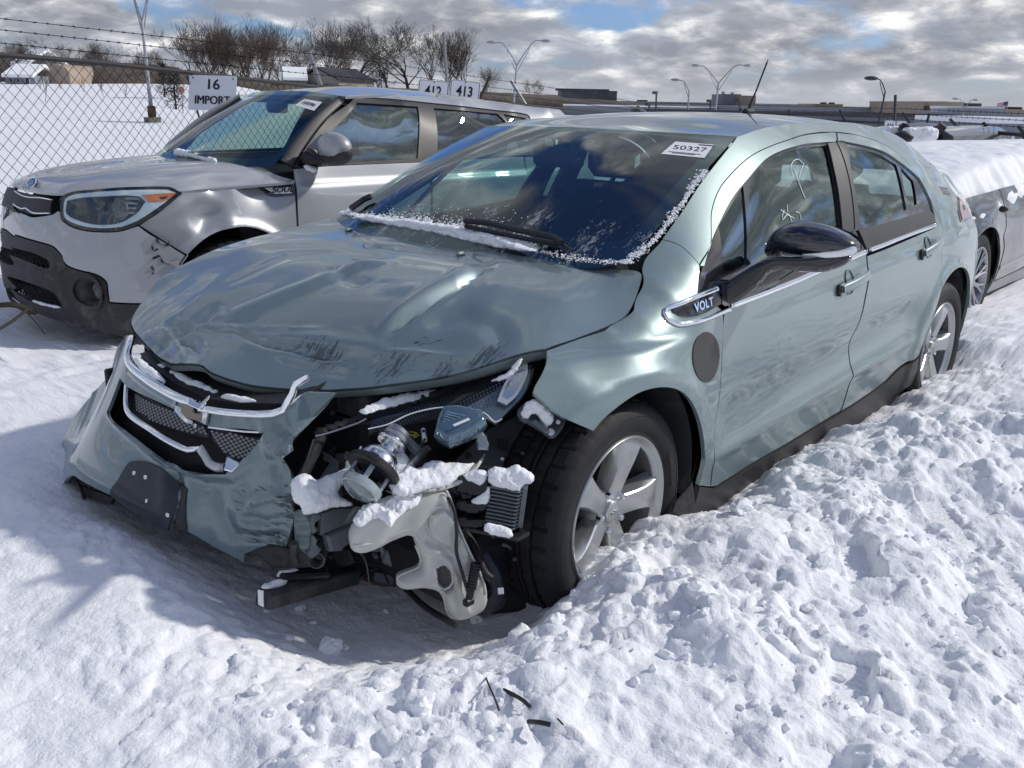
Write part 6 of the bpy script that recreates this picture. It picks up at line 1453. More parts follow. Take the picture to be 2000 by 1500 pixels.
panel('headliner', S_roof, [(-1.02, .0), (-1.05, .5), (-2.7, .45), (-2.72, 0), (-2.7, -.45), (-1.05, -.5)], M['interior'], CAR, .15, .01, off=-.03, gap=0, ab=True, rim=False)
for s_ in (1, -1): MB().loft([[(-1.55, s_*.76, .95), (-1.70, s_*.76, .95), (-1.70, s_*.73, .95), (-1.55, s_*.73, .95)], [(-1.60, s_*.60, 1.30), (-1.72, s_*.60, 1.30), (-1.72, s_*.57, 1.30), (-1.60, s_*.57, 1.30)]]).build('inner_pillar', M['interior'], CAR)
for s_ in (1, -1): MB().box((-1.5, s_*.80, .72), (2.0, .04, .44), bev=.02).build('door_lining', M['seat'], CAR)
b = MB(); b.box((-1.3, 0, .62), (1.2, .2, .25), bev=.04); b.build('centre_console', M['dash'], CAR)
# ---- snow along the windshield base and pillar edge
_dw = lambda u, v, o=-.035: depth_of(S_ws.pos(to_ab(S_ws, [(u, v)]))[0])+o
snow_lump([(690, 424), (725, 420), (760, 428), (800, 428), (850, 436), (885, 440), (915, 452), (950, 456), (985, 466), (1030, 482), (1052, 492), (1000, 488), (940, 477), (880, 464), (820, 452), (760, 440), (715, 432)], [(700, 426, _dw(700, 426)), (900, 455, _dw(900, 455)), (860, 432, _dw(860, 432)), (1040, 488, _dw(1040, 488))], .020, .012, 'wedge of snow filling the cowl between hood and windshield', res=4, amp=.007, fr=40, w=6)
def edge_snow(S, pts, r, label, seed, off=.006, n=9):
    A = catmull(to_ab(S, pts), False, .008); P_ = S.pos(A, off); N_ = len(P_); b = MB()
    rr = np.array([r*(.15+1.9*abs(noise.noise(Vector((i*.21, seed, 0))))+.3*abs(noise.noise(Vector((i*.37, seed, 4))))) for i in range(N_)]); rr[0] = rr[-1] = .001
    b.tube(P_, rr, n); V = [np.array(v)+.4*r*np.array(noise.noise_vector(Vector(v)*60)) for v in b.V]; b.V = V
    o = b.build('snow_lump', M['snow'], None, ang=80); tag(o, label, kind='stuff')
def crumbs(S, path, spread, n, r0, r1, label, seed, off=.002, bias=0):
    A = catmull(to_ab(S, path), False, .01); rs = random.Random(seed); b = MB(); ps = []; rr = []
    for k in range(n):
        q = A[rs.randrange(len(A))]; w_ = spread*(.4+.9*abs(noise.noise(Vector((q[0]*9, q[1]*9, seed))))*2); e = rs.gauss(0, 1)
        ps.append([q[0]+bias*abs(e)*w_+(0 if bias else e*w_), q[1]+rs.gauss(0, w_)]); rr.append(rs.uniform(r0, r1)*math.exp(-.35*abs(e)))
    P_ = S.pos(np.array(ps), off)
    for i_, (c, r_) in enumerate(zip(P_, rr)): b.add(lump_verts(ICO1[0], c, (r_*rs.uniform(.8, 1.6), r_*rs.uniform(.8, 1.6), r_*.8), i_, .5, 1.3), ICO1[1])
    o = b.build('snow_crumbs', M['snow'], None, ang=50); tag(o, label, kind='stuff')
crumbs(S_ws, [(672, 417), (700, 424), (740, 430), (800, 438), (860, 446), (920, 459), (985, 470), (1040, 486)], .014, 1500, .003, .008, 'granular snow spread along the windshield base', 5, bias=-1)
crumbs(S_ws, [(740, 426), (820, 432), (900, 446), (960, 455)], .045, 420, .0012, .0035, 'sparse frozen grains higher on the glass above the cowl', 6, off=.001, bias=-1)
crumbs(S_ws, [(1060, 492), (1110, 503), (1180, 512), (1232, 513)], .008, 260, .0015, .004, 'trace of snow at the driver side cowl corner', 9)
crumbs(S_ws, [(1222, 512), (1256, 488), (1284, 462), (1309, 430), (1334, 395), (1354, 365), (1376, 335)], .010, 950, .0015, .0045, 'frost fringe along the driver side windshield edge', 7)
# ================================================================ silver hatchback parked alongside
FS = Frame(-.938, -3.32, .028, -.063)
SO = empty('silver_car', FS.T, FS.a, 'silver boxy hatchback with dented front wing, parked along the chain link fence', 'car')
zp = [(.18, .83), (.30, .865), (.45, .89), (.62, .90), (.78, .895), (.90, .875), (1.0, .85), (1.06, .83)]
sp = []
for x, t in ((.42, .09), (.3, .045), (.15, .018), (0, .006), (-.4, 0), (-1.2, 0), (-2.0, 0), (-2.6, .01), (-3.0, .05), (-3.25, .12)):
    for z, y in zp:
        if x > 0 and z > .97: continue
        sp.append((x, y-t, z))
sp += [(.30, .80, .94), (.15, .84, .95), (0, .86, .955), (.1, .80, .985), (-.1, .80, 1.0), (-.3, .80, 1.03)]
for x in (-.55, -.95, -1.4, -1.9, -2.4, -2.8):
    e = 1 if x > -2.3 else .975
    sp += [(x, .805, 1.12), (x, .775*e, 1.20), (x, .74*e, 1.28), (x, .70*e, 1.36)]
    if x < -.9: sp += [(x, .655*e, 1.43-.02*(x < -2.3)), (x, .58*e, 1.475-.03*(x < -2))]
def soul_feat(ab):
    x, z = ab[:, 0], ab[:, 1]
    d = np.hypot(x, z-.34); r = .018*np.exp(-(np.maximum(d-.40, 0)/.03)**2)*(z < .86)
    # crumpled dent ahead of the wheel
    r = r-.045*np.exp(-((x-.16)/.09)**2-((z-.80)/.07)**2)+.014*np.exp(-((x-.04)/.05)**2-((z-.74)/.08)**2)+.012*np.exp(-((x-.27)/.04)**2-((z-.72)/.06)**2)
    r = r+.006*fbm(x*9, z*9, 2)*np.exp(-((x-.15)/.18)**2-((z-.75)/.14)**2)
    r = r+.007*np.tanh((.95-z)/.015)*np.exp(-((z-.95)/.1)**2)*sstep(-x, .3, .5)
    r = r-.020*np.exp(-((z-.42)/.06)**2)*sstep(-x, .4, .6)*(1-sstep(-x, 2.1, 2.3))
    return r
SS = Surf(1, sp, FS, soul_feat, lam=3e-4, tmin=3, tmax=14)
SP = M['silver_paint']
frontp = []
for z, dx in ((.98, -.10), (.85, -.02), (.70, .02), (.55, .04), (.42, .05), (.30, .05), (.20, .02)):
    for y, x in ((0, .87), (.3, .845), (.5, .785), (.65, .70), (.76, .60), (.83, .50), (.88, .36)):
        frontp.append((x+dx, y, z))
        if y: frontp.append((x+dx, -y, z))
SF = Surf(0, frontp, FS, lambda ab: .012*np.tanh((.52-ab[:, 1])/.02)*np.exp(-((ab[:, 1]-.52)/.08)**2)*(np.abs(ab[:, 0]) < .5), lam=3e-4, tmin=3, tmax=14)
hp = [(.84, 0, .93), (.78, 0, .965), (.80, .3, .925), (.80, -.3, .925), (.70, .55, .92), (.70, -.55, .92), (.62, .62, .925), (.50, .72, .935), (.30, .80, .945), (0, .82, .965), (-.35, .80, 1.0), (.30, -.80, .945), (0, -.82, .965), (-.35, -.80, 1.0), (.6, 0, 1.0), (.6, .4, .985), (.6, -.4, .985), (.3, 0, 1.035), (.3, .5, 1.02), (.3, -.5, 1.02),
      (0, 0, 1.055), (0, .55, 1.04), (0, -.55, 1.04), (-.3, .6, 1.05), (-.3, -.6, 1.05), (-.3, 0, 1.06)]
SH = Surf(2, hp, FS, None, lam=3e-4, tmin=3, tmax=14)
def sp_(name, S, out, m, **k):
    k.setdefault('gap', .002); k.setdefault('thick', .015)
    return panel(name, S, out, m, SO, k.pop('res', .04), **k)
hoodo = [(354, 374), (440, 366), (573, 354), ('s', -.34, .80), ('s', -.30, .6), ('s', -.13, .3), ('s', -.10, 0), ('s', -.13, -.3), ('s', -.30, -.6), ('s', -.34, -.80), ('s', 0, -.83), ('s', .3, -.80), ('s', .5, -.74), ('s', .68, -.58), ('s', .78, -.35), ('s', .845, 0), ('s', .83, .2), ('s', .79, .36), ('s', .76, .42), ('s', .66, .55), ('s', .52, .68), ('s', .38, .76)]
sp_('hood', SH, hoodo, SP, sharp=(0, 3, 9))
fendo = [(354, 377), (440, 370), (574, 358), (580, 440), (585, 480), ('s', -.42, .30), ('s', -.40, .22)]+[('s', .395*math.cos(a)-.0, .34+.395*math.sin(a)) for a in np.radians(np.linspace(168, 28, 12))]+[(364, 498), (315, 468), (271, 440), (310, 415)]
sp_('front_fender', SS, fendo, SP, res=.022, sharp=(0, 2, 5, 6, 7, 18, 19, 21))
m_ = sp_('front_fender', SS, fendo, SP, res=.05, sharp=(0, 2, 5, 6, 7, 18, 19, 21)); q_ = mirror_obj(m_); bpy.data.objects.remove(m_); q_.name = 'front_fender'
sp_('front_door', SS, [(576, 345), (575, 330), (647, 324), (840, 316), ('s', -1.44, .95), ('s', -1.40, .25), ('s', -.425, .25), ('s', -.415, .6), (583, 440)], SP, sharp=(1, 3, 5, 6), mirror=True)
sp_('rear_door', SS, [(842, 317), ('s', -1.9, 1.055), ('s', -2.36, 1.06), ('s', -2.36, .80), ('s', -2.18, .60), ('s', -2.12, .25), ('s', -1.42, .25), ('s', -1.46, .95)], SP, sharp=(0, 2, 5, 6), mirror=True)
qo = [('s', -2.37, 1.055), ('s', -2.37, .8), ('s', -2.25, .68)]+[('s', -2.57+.40*math.cos(a), .34+.40*math.sin(a)) for a in np.radians(np.linspace(130, 10, 10))][::1]
qo = [('s', -2.37, 1.055), ('s', -2.37, .80)]+[('s', -2.57+.40*math.cos(a), .34+.40*math.sin(a)) for a in np.radians(np.linspace(60, 172, 10))]+[('s', -3.2, .3), ('s', -3.25, .8), ('s', -3.2, 1.06)]
sp_('rear_quarter', SS, qo, SP, sharp=(0, 1, 2, 11, 12, 14), mirror=True)
# side glass area: satin frames with panes
dl = [(640, 324), (575, 329), (600, 285), (640, 232), (692, 190), (760, 194), (831, 201), (977, 217), (1031, 225), (1037, 238), ('s', -2.72, 1.20), ('s', -2.70, 1.06), ('s', -2.3, 1.065), (842, 316)]
gl = [[(698, 200), (816, 208), (816, 309), (655, 318), (610, 320), (632, 275)], [(848, 211), (972, 222), (993, 247), ('s', -2.2, 1.10), ('s', -1.9, 1.09), (855, 307)], [(984, 223), (1027, 231), (1031, 238), ('s', -2.66, 1.20), ('s', -2.60, 1.12), ('s', -2.34, 1.11)]]
gs = [(0, 1, 2, 4), (0, 1, 3, 5), (0, 3, 5)]
sp_('window_frame', SS, dl, M['satin'], holes=gl, hsharp=gs, sharp=(1, 4, 9, 11), off=-.003, mirror=True)
for i, g in enumerate(gl): sp_('window_glass', SS, g, M['side_glass'] if i == 0 else M['soul_rear_glass'] if 'soul_rear_glass' in M else M.setdefault('soul_rear_glass', glass_mat('tinted_rear_glass', (.10, .10, .10), 2.4)), off=-.012, gap=-.008, sharp=gs[i], rim=False, res=.08, mirror=True)
# pillar and roof
rl = [(662, 187), (692, 189), (760, 193), (831, 200), (977, 216), (1031, 224), (1038, 238), ('s', -2.74, 1.20), ('s', -2.72, 1.06), ('s', -3.2, 1.06), ('s', -3.12, 1.25), ('s', -3.0, 1.39), ('s', -2.4, 1.425), ('s', -1.7, 1.465), ('s', -1.2, 1.47), ('s', -.96, 1.46)]
sp_('roof_rail', SS, rl, SP, sharp=(0, 6, 8, 9, 11, 15), mirror=True)
SR = Surf(2, [(-.90, 0, 1.485), (-.92, .3, 1.48), (-.92, -.3, 1.48), (-.96, .60, 1.455), (-.96, -.6, 1.455), (-1.4, 0, 1.525), (-1.4, .58, 1.47), (-1.4, -.58, 1.47), (-2.0, 0, 1.508), (-2.0, .57, 1.45), (-2.0, -.57, 1.45), (-2.6, 0, 1.455), (-2.6, .55, 1.415), (-2.6, -.55, 1.415), (-3.0, 0, 1.415), (-3.0, .5, 1.39), (-3.0, -.5, 1.39)], FS, None, tmin=3, tmax=14)
sp_('roof', SR, [(-.90, 0), (-.92, .35), (-.96, .62), (-1.4, .60), (-2.0, .59), (-2.6, .57), (-3.0, .53), (-3.05, 0)]+[(a, -b) for a, b in ((-3.0, .53), (-2.6, .57), (-2.0, .59), (-1.4, .60), (-.96, .62), (-.92, .35))], SP, ab=True, sharp=(2, 6, 8, 12), res=.07)
SW = Surf(2, [(-.05, 0, 1.03), (-.10, .4, 1.035), (-.10, -.4, 1.035), (-.33, .76, 1.045), (-.33, -.76, 1.045), (-.90, 0, 1.485), (-.96, .60, 1.455), (-.96, -.60, 1.455), (-.5, 0, 1.285), (-.55, .5, 1.27), (-.55, -.5, 1.27), (-.66, .68, 1.26), (-.66, -.68, 1.26)], FS, None, tmin=3, tmax=14)
wo = [(-.05, 0), (-.10, .4), (-.33, .75), (-.65, .665), (-.955, .60), (-.92, .3), (-.90, 0)]; wo = wo+[(a, -b) for a, b in wo[-2:0:-1]]
sp_('windshield', SW, wo, M['ws2'], ab=True, rim=False, sharp=(2, 4, 8, 10), res=.06)
wi = [(-.15, 0), (-.20, .4), (-.38, .66), (-.65, .60), (-.90, .545), (-.865, .3), (-.85, 0)]; wi = wi+[(a, -b) for a, b in wi[-2:0:-1]]
sp_('windshield_black_band', SW, wo, M['gloss_black'], ab=True, rim=False, sharp=(2, 4, 8, 10), holes=[wi], off=-.005, res=.06)
for s_ in (1, -1):
    P_ = catmull(np.array([(-.41, s_*.79, 1.06), (-.5, s_*.755, 1.15), (-.7, s_*.695, 1.31), (-.925, s_*.635, 1.44)]), False, .04)
    ribbon('windshield_pillar', P_, .085, .02, M['satin'] if s_ > 0 else SP, SO, up=(.15, s_*.9, .4), taper=np.linspace(1, .6, len(P_)))
sp_('front_bumper', SF, [(6, 430), (27, 414), (45, 418), (64, 424), (102, 419), (116, 412), (120, 431), (150, 447), (186, 453), (234, 452), (271, 441), (315, 469), (363, 499), (349, 521), (330, 560), (300, 592), (214, 590), (211, 570), (207, 549), (186, 535), (150, 526), (129, 516), (117, 495), (102, 480), (69, 470), (30, 458), ('s', 0, .66), ('s', -.2, .68), ('s', -.5, .62), ('s', -.70, .42), ('s', -.84, .42), ('s', -.86, .72), ('s', -.75, .80), ('s', -.45, .80), ('s', -.2, .79)], SP, sharp=(10, 12, 15, 16, 29, 30, 31), res=.03)
low = [(214, 592), (300, 594), (290, 640), (240, 657), (180, 643), (129, 631), (90, 619), (45, 604), ('s', .1, .22), ('s', -.3, .22), ('s', -.7, .22), ('s', -.84, .40), ('s', -.70, .415), ('s', -.5, .615), ('s', -.2, .675), ('s', 0, .655), (30, 460), (69, 472), (102, 482), (117, 497), (129, 518), (150, 528), (186, 537), (206, 551), (209, 570)]
h1 = [('s', -.45, .55), ('s', 0, .58), (20, 484), (60, 494), (90, 509), (92, 524), (45, 508), (15, 498), ('s', 0, .50), ('s', -.4, .48)]
h2 = [('s', -.5, .30), ('s', 0, .36), (15, 541), (55, 552), (104, 572), (118, 601), (60, 588), (18, 560), ('s', 0, .26), ('s', -.4, .26)]
fogc = np.array([172, 571]); fo = [(172+29*math.cos(a)+6*math.sin(a), 571+27*math.sin(a)) for a in np.linspace(0, 2*PI, 14, endpoint=False)]
sp_('lower_bumper', SF, low, M['dusty'], holes=[h1, h2, fo], sharp=(0, 1, 2, 10, 11, 12, 15), hsharp=[(0, 9), (0, 9), ()], res=.03)
sp_('bumper_cavity', SF, [('s', -.7, .7), ('s', .75, .68), ('s', .8, .35), ('s', .6, .22), ('s', -.7, .22)], M['void'], off=-.09, rim=False, sharp=range(5), res=.1)
# hexagonal mesh in the openings
b = MB()
for ab_, zz0, zz1 in ((to_ab(SF, h1), .47, .62), (to_ab(SF, h2), .22, .40)):
    j = 0; z = zz0
    while z < zz1:
        y = -.6+(.0225 if j % 2 else 0)
        while y < .6:
            if inpoly(np.array([[y, z]]), ab_)[0]:
                c = np.array([y, z]); P_ = SF.pos(np.array([c+np.array([.0245*math.cos(a), .0165*math.sin(a)]) for a in np.radians([0, 60, 120, 180, 240, 300])]), -.02)
                Q_ = SF.pos(np.array([c+np.array([.0185*math.cos(a), .0115*math.sin(a)]) for a in np.radians([0, 60, 120, 180, 240, 300])]), -.026)
                b.add(np.vstack([P_, Q_]), [(i, (i+1) % 6, 6+(i+1) % 6, 6+i) for i in range(6)])
            y += .045
        z += .0165; j += 1
tag(b.build('honeycomb_mesh', M['black'], SO, ang=10), kind='stuff')
# fog lamp
fc_ = SF.pos(to_ab(SF, [(174, 572)]), -.03)[0]; fn = SF.nrm(to_ab(SF, [(172, 571)]))[0]*.7+np.array([.5, 0, 0])
MB().lathe([(.005, -.03), (.045, -.028), (.052, -.02), (.058, .0), (.062, .004), (.085, .024), (.105, .030)], fc_, fn, 32).build('fog_lamp_bezel', M['dusty'], SO)
MB().lathe([(0, -.012), (.03, -.014), (.05, -.02)], fc_, fn, 24).build('fog_lamp', M['clear_lens'], SO)
# grille
sp_('grille', SF, [(30, 370), (52, 377), (75, 382), (104, 388), (99, 417), (64, 420), (28, 404)]+[('s', .05, .79), ('s', -.2, .80), ('s', -.38, .80), ('s', -.38, .90), ('s', -.1, .92)], M['black'], off=.004, sharp=(3, 4, 9, 10), res=.03)
for pts in ([(31, 374), (44, 382), (58, 386), (80, 387), (103, 391)], [(28, 399), (44, 408), (52, 407), (66, 416), (99, 417)]):
    A = catmull(to_ab(SF, pts), False, .02); ribbon('grille_chrome_line', SF.pos(A, .006), .008, .006, M['chrome'], SO, nrm=SF.nrm(A))
# emblem: oval ring with letters
ec = SH.pos(to_ab(SH, [(65, 359)]), .004)[0]; en = SH.nrm(to_ab(SH, [(65, 359)]))[0]; en = en+np.array([1.2, 0, 0]); en /= np.linalg.norm(en); ec = ec+en*.008
Eb = basis((0, 1, 0), en)
V = [ec+Eb[:, 0]*.062*math.cos(a)+Eb[:, 1]*.032*math.sin(a) for a in np.linspace(0, 2*PI, 25)[:-1]]
b = MB(); b.prism(V, -en*.012); b.build('emblem', M['gloss_black'], SO, smooth=False)
b = MB(); b.tube(V+[V[0]], .0035, 6, caps=False); b.build('emblem_ring', M['chrome'], SO)
text_on('emblem_lettering', 'KIA', .040, M['chrome'], SO, ec+en*.002, (0, 1, 0), Eb[:, 1] if Eb[2, 1] > 0 else -Eb[:, 1], depth=.001, bold=.001)
# headlamp: panel on the front surface, blended with the wing
hl = [(118, 388), (132, 379), (152, 374), (240, 367), (330, 366), (353, 377), (330, 397), (305, 415), (270, 437), (234, 449), (186, 450), (150, 444), (121, 428)]
HS = Surf(1, [tuple(FS.plane(u, v, 1, y)) for u, v, y in ((120, 390, .47), (121, 428, .50), (150, 445, .56), (152, 374, .55), (186, 450, .66), (240, 367, .72), (234, 449, .745), (270, 437, .79), (330, 366, .80), (353, 377, .835), (305, 415, .825), (200, 410, .68), (290, 395, .80))], FS, None, tmin=3, tmax=14)
hs_ = (0, 5, 12)
sp_('headlamp', HS, hl, M['gloss_black'], off=-.002, gap=-.004, sharp=hs_, res=.03)
hin = [(128, 390), (152, 379), (240, 372), (325, 371), (344, 377), (320, 397), (300, 411), (268, 431), (234, 443), (186, 445), (152, 438), (127, 424)]
sp_('headlamp_frame', HS, hin, M['white_lens'], off=.002, gap=0, sharp=(4,), res=.03)
sp_('headlamp_cell', HS, [(132, 392), (165, 386), (240, 382), (272, 384), (285, 398), (262, 420), (232, 436), (188, 439), (155, 431), (131, 418)], M['windowdark'], off=.004, gap=0, sharp=(0, 3), res=.03)
sp_('headlamp_cell', HS, [(282, 397), (306, 399), (300, 404), (270, 426), (235, 440), (215, 440), (240, 436), (265, 421)], M['white_lens'], off=.006, gap=0, sharp=(0, 1), res=.03)
sp_('turn_signal', HS, [(277, 381), (344, 377), (330, 389), (318, 394), (292, 395)], M['amber'], off=.006, gap=0, sharp=(0, 1, 3, 4), res=.03)
sp_('signal_vent', HS, [(311, 386), (328, 384), (323, 389), (315, 390)], M['black'], off=.009, gap=0, sharp=(0, 1, 2, 3), res=.03)
pcn = HS.pos(to_ab(HS, [(228, 410)]), .006)[0]; pn = HS.nrm(to_ab(HS, [(228, 410)]))[0]+np.array([.8, 0, 0])
MB().lathe([(0, .008), (.035, .004), (.052, -.006), (.060, -.008), (.062, -.02)], pcn, pn, 32).build('projector_lens', M['hl_lens'] if 'hl_lens' in M else mat('projector_glass', (.09, .10, .11), .05, .2, 1, .02), SO)
b = MB()
for k in range(4):
    A = HS.pos(to_ab(HS, [(246, 388+k*9), (272-k*3, 389+k*9)]), .008); b.tube(list(A), .006, 6)
b.build('reflector_fins', M['bare'], SO)
sp_('headlamp_lens', HS, hin, M['clear_lens'], off=.016, gap=-.002, sharp=(4,), res=.04, rim=False)
# side badge
sp_('badge_plate', SS, [(500, 364), (574, 359), (575, 381), (540, 384), (525, 382)], M['gloss_black'], off=.014, gap=0, sharp=(0, 1, 2, 4), res=.03)
sp_('badge_inlay', SS, [(515, 369), (567, 366), (568, 378), (535, 380)], M['sign_white'], off=.018, gap=0, sharp=(0, 1, 2, 3), res=.03)
bb = SS.pos(to_ab(SS, [(550, 372.5), (535, 374), (565, 371.5)]), .022)
text_on('badge_lettering', 'SOUL', .045, M['ink'], SO, bb[0], bb[2]-bb[1], (0, -.2, 1), depth=.001, bold=.0008, shear=.3, xs=1.15)
# label on the windshield
lq = SW.pos(to_ab(SW, [(577, 207), (595, 195), (630, 201), (614, 218)]), .006)
mesh_obj('paper_label', lq, [(0, 1, 2, 3)], M['paper'], SO, smooth=False)
cc = lq.mean(0); ux = lq[3]-lq[0]; uy = lq[1]-lq[0]; nn = np.cross(ux, uy); nn /= np.linalg.norm(nn)
text_on('label_number', '50096', .050, M['ink'], SO, cc+nn*.004, ux, uy, depth=.0005)
# mirror
def shell(name, c, s, m, parent, sd, amp=.06): 
    b = MB(); b.add(lump_verts(ICO3[0], c, s, sd, amp, .8), ICO3[1]); return b.build(name, m, parent, ang=80)
mc = FS.plane(652, 288, 1, .98)
shell('mirror_housing', mc, (.085, .135, .090), SP, SO, 2); shell('mirror_lower_shell', mc+[-.008, 0, -.028], (.085, .137, .080), M['dusty'], SO, 2)
MB().tube([FS.plane(598, 308, 1, .84), FS.plane(615, 312, 1, .90), mc+[0, -.03, -.06]], [.045, .03, .03], 10).build('mirror_arm', M['black'], SO)
sp_('mirror_sail', SS, [(575, 328), (604, 284), (628, 260), (632, 300), (640, 322)], M['gloss_black'], off=.002, sharp=(0, 2, 4), res=.04)
# wheels, structure, cabin
for hx, hy, fl in ((0, .875, 1), (-2.57, .875, 1), (0, -.875, -1), (-2.57, -.875, -1)):
    e = build_wheel((hx, hy, .32), 0, SO, lettering=False, flip=fl) if hx == 0 and fl == 1 else None
    if e is None:
        src = [c for c in SO.children if c.name.startswith('wheel')][0]; e = copy_tree(src, SO, (hx, hy, .32), 0 if fl == 1 else PI)
for sgn in (1, -1):
    b = MB(); secs = []
    for a in np.radians(np.linspace(0, 180, 14)):
        secs.append([(-math.cos(a)*r_, sgn*y_, .34+math.sin(a)*r_) for r_, y_ in ((.40, .86), (.40, .5), (.43, .5), (.43, .85))])
    b.loft(secs); b.build('wheel_liner', M['black'], SO)
b = MB(); b.box((-1.35, 0, .36), (3.6, 1.55, .20), bev=.03); b.build('underbody', M['void'], SO)
b = MB(); b.box((.30, 0, .62), (.7, 1.0, .50), bev=.05); b.build('engine_bay_box', M['void'], SO)
b = MB(); b.loft([[(-.10, y, .98), (-.32, y, 1.01), (-.75, y, 1.02), (-.80, y, .90), (-.78, y, .5), (-.1, y, .5)] for y in (-.74, 0, .74)]); b.build('dashboard', M['dash'], SO)
for q in ((-1.25, .37), (-1.25, -.37), (-2.2, .37), (-2.2, -.37)): seat(q[0], q[1], z=.60, parent=SO)
MB().box((-.84, 0, 1.38), (.04, .24, .08), bev=.02).build('interior_mirror', M['dash'], SO)
for s_ in (1, -1): MB().box((-1.6, s_*.80, .78), (2.2, .04, .44), bev=.02).build('door_lining', M['seat'], SO)
MB().box((-3.12, 0, .80), (.14, 1.5, 1.0), bev=.05).build('tailgate', SP, SO)
def slabsnow(name, S, pts, r, label, seed, off):
    A = catmull(to_ab(S, pts), False, .02); P_ = S.pos(A, off) @ S.fr.R.T+S.fr.T; b = MB()
    rr = np.array([r*(.5+.9*abs(noise.noise(Vector((i*.3, seed, 0))))) for i in range(len(P_))]); rr[0] = rr[-1] = .002
    b.tube(P_, rr, 8); o = b.build(name, M['snow'], None, ang=80); tag(o, label, kind='stuff')
slabsnow('snow_lump', SW, [(345, 300), (365, 303), (400, 312), (424, 319)], .03, 'snow along the cowl of the silver car', 1, .01)
slabsnow('snow_lump', SS, [(590, 326), (605, 332), (615, 336)], .03, 'snow bit under the mirror of the silver car', 2, .02)
slabsnow('snow_lump', SF, [(60, 588), (90, 597), (118, 603)], .014, 'snow caught on the lower bumper mesh of the silver car', 3, -.01)
def wiper(pts): MB().tube([SW.pos(to_ab(SW, [q]), .02)[0] for q in pts], .009, 6).build('wiper', M['black'], SO)
wiper([(372, 303), (395, 310), (420, 318)])
# creases and cracks at the torn bumper corner
for pl in ([(305, 466), (312, 475), (327, 479), (330, 468)], [(297, 480), (300, 490), (308, 486)], [(298, 505), (312, 500), (318, 512), (330, 516)], [(296, 520), (300, 528), (299, 535)]):
    A = catmull(to_ab(SF, pl), False, .006); MB().tube(SF.pos(A, .002), [.004+.003*math.sin(i) for i in range(len(A))], 5).build('torn_edge', M['void'], SO)
sp_('torn_flap', SF, [(328, 512), (350, 505), (352, 522), (344, 524)], SP, off=.02, sharp=(0, 1, 2, 3), res=.03)
# ================================================================ snow covered grey sedan in the row behind
FG = Frame(-4.72, -.42, .02, 0)
GC = empty('grey_car', FG.T, 0, 'dark grey sedan buried under thick snow, behind the green car', 'car')
gz = [(.18, .84), (.32, .88), (.5, .90), (.66, .90), (.78, .885), (.88, .85), (.95, .80)]
gp = [(x, y-t, z) for x, t in ((.75, .28), (.5, .12), (.25, .03), (-.2, 0), (-1, 0), (-2.2, 0), (-3.2, .02)) for z, y in gz]
SG = Surf(1, gp, FG, lambda ab: .014*np.exp(-(np.maximum(np.hypot(ab[:, 0], ab[:, 1]-.34)-.38, 0)/.03)**2)-.016*np.exp(-((ab[:, 1]-.60)/.05)**2)*sstep(-ab[:, 0], .2, .5), lam=3e-4, tmin=3, tmax=16)
def arcp(cx, cz, r, a0, a1, n=10): return [(cx+r*math.cos(a), cz+r*math.sin(a)) for a in np.radians(np.linspace(a0, a1, n))]
panel('front_fender', SG, [(.74, .80), (.3, .90), (-.42, .93), (-.46, .6), (-.46, .28), (-.39, .24)]+arcp(0, .33, .375, 165, 10)+[(.50, .40), (.78, .42)], M['grey_paint'], GC, .04, .015, sharp=(0, 2, 4, 5, 16, 17), ab=True, gap=.002)
panel('front_door', SG, [(-.43, .93), (-1.5, .95), (-1.5, .30), (-.48, .28), (-.48, .6)], M['grey_paint'], GC, .05, .015, sharp=(0, 1, 2, 3), ab=True, gap=.003)
panel('rear_door', SG, [(-1.51, .95), (-2.5, .95), (-2.4, .30), (-1.51, .30)], M['grey_paint'], GC, .06, .015, sharp=range(4), ab=True, gap=.003)
panel('door_trim', SG, [(-.50, .36), (-2.4, .40), (-2.4, .43), (-.50, .39)], M['bare'], GC, .06, .006, off=.004, sharp=range(4), ab=True, gap=0)
panel('sill', SG, [(-.42, .27), (-2.4, .29), (-2.4, .18), (-.40, .20)], M['grey_sill'] if 'grey_sill' in M else mat('grey_sill', (.28, .29, .31), .5), GC, .06, .02, sharp=range(4), ab=True, gap=0)
b = MB(); b.box((-1.2, 0, .55), (3.4, 1.66, .62), bev=.05); b.box((.50, 0, .58), (.6, 1.3, .5), bev=.06); b.build('body_core', M['void'], GC)
# multi-spoke wheel
def spoke_wheel(parent, hub, n=10):
    e = bpy.data.objects.new('wheel', None); COL.objects.link(e); e.parent = parent; e.location = hub
    b = MB(); b.lathe([(.235, -.02), (.24, 0), (.28, .012), (.32, 0), (.332, -.03), (.332, -.19), (.24, -.21)], (0, 0, 0), (0, 1, 0), 60); b.build('tyre', M['rubber'], e)
    b = MB(); b.lathe([(.240, -.004), (.240, .006), (.232, .006), (.225, -.01), (.21, -.08), (.20, -.15)], (0, 0, 0), (0, 1, 0), 60); b.build('rim', M['bare'], e)
    for k in range(n):
        for dd in (-.055, .055):
            a = 2*PI*k/n+dd; a2 = 2*PI*k/n+dd*2.2
            b = MB(); b.tube([(.05*math.sin(a), -.025, .05*math.cos(a)), (.14*math.sin(a), -.015, .14*math.cos(a)), (.23*math.sin(a2*1), -.006, .23*math.cos(a2*1))], [.012, .009, .010], 6); b.build('spoke', M['bare'], e)
    b = MB(); b.lathe([(0, -.012), (.05, -.015), (.06, -.03)], (0, 0, 0), (0, 1, 0), 24); b.build('hub', M['bare'], e)
    b = MB(); b.lathe([(.0, -.10), (.19, -.10)], (0, 0, 0), (0, 1, 0), 32); b.build('brake_disc', M['void'], e)
spoke_wheel(GC, (0, .87, .33)); 
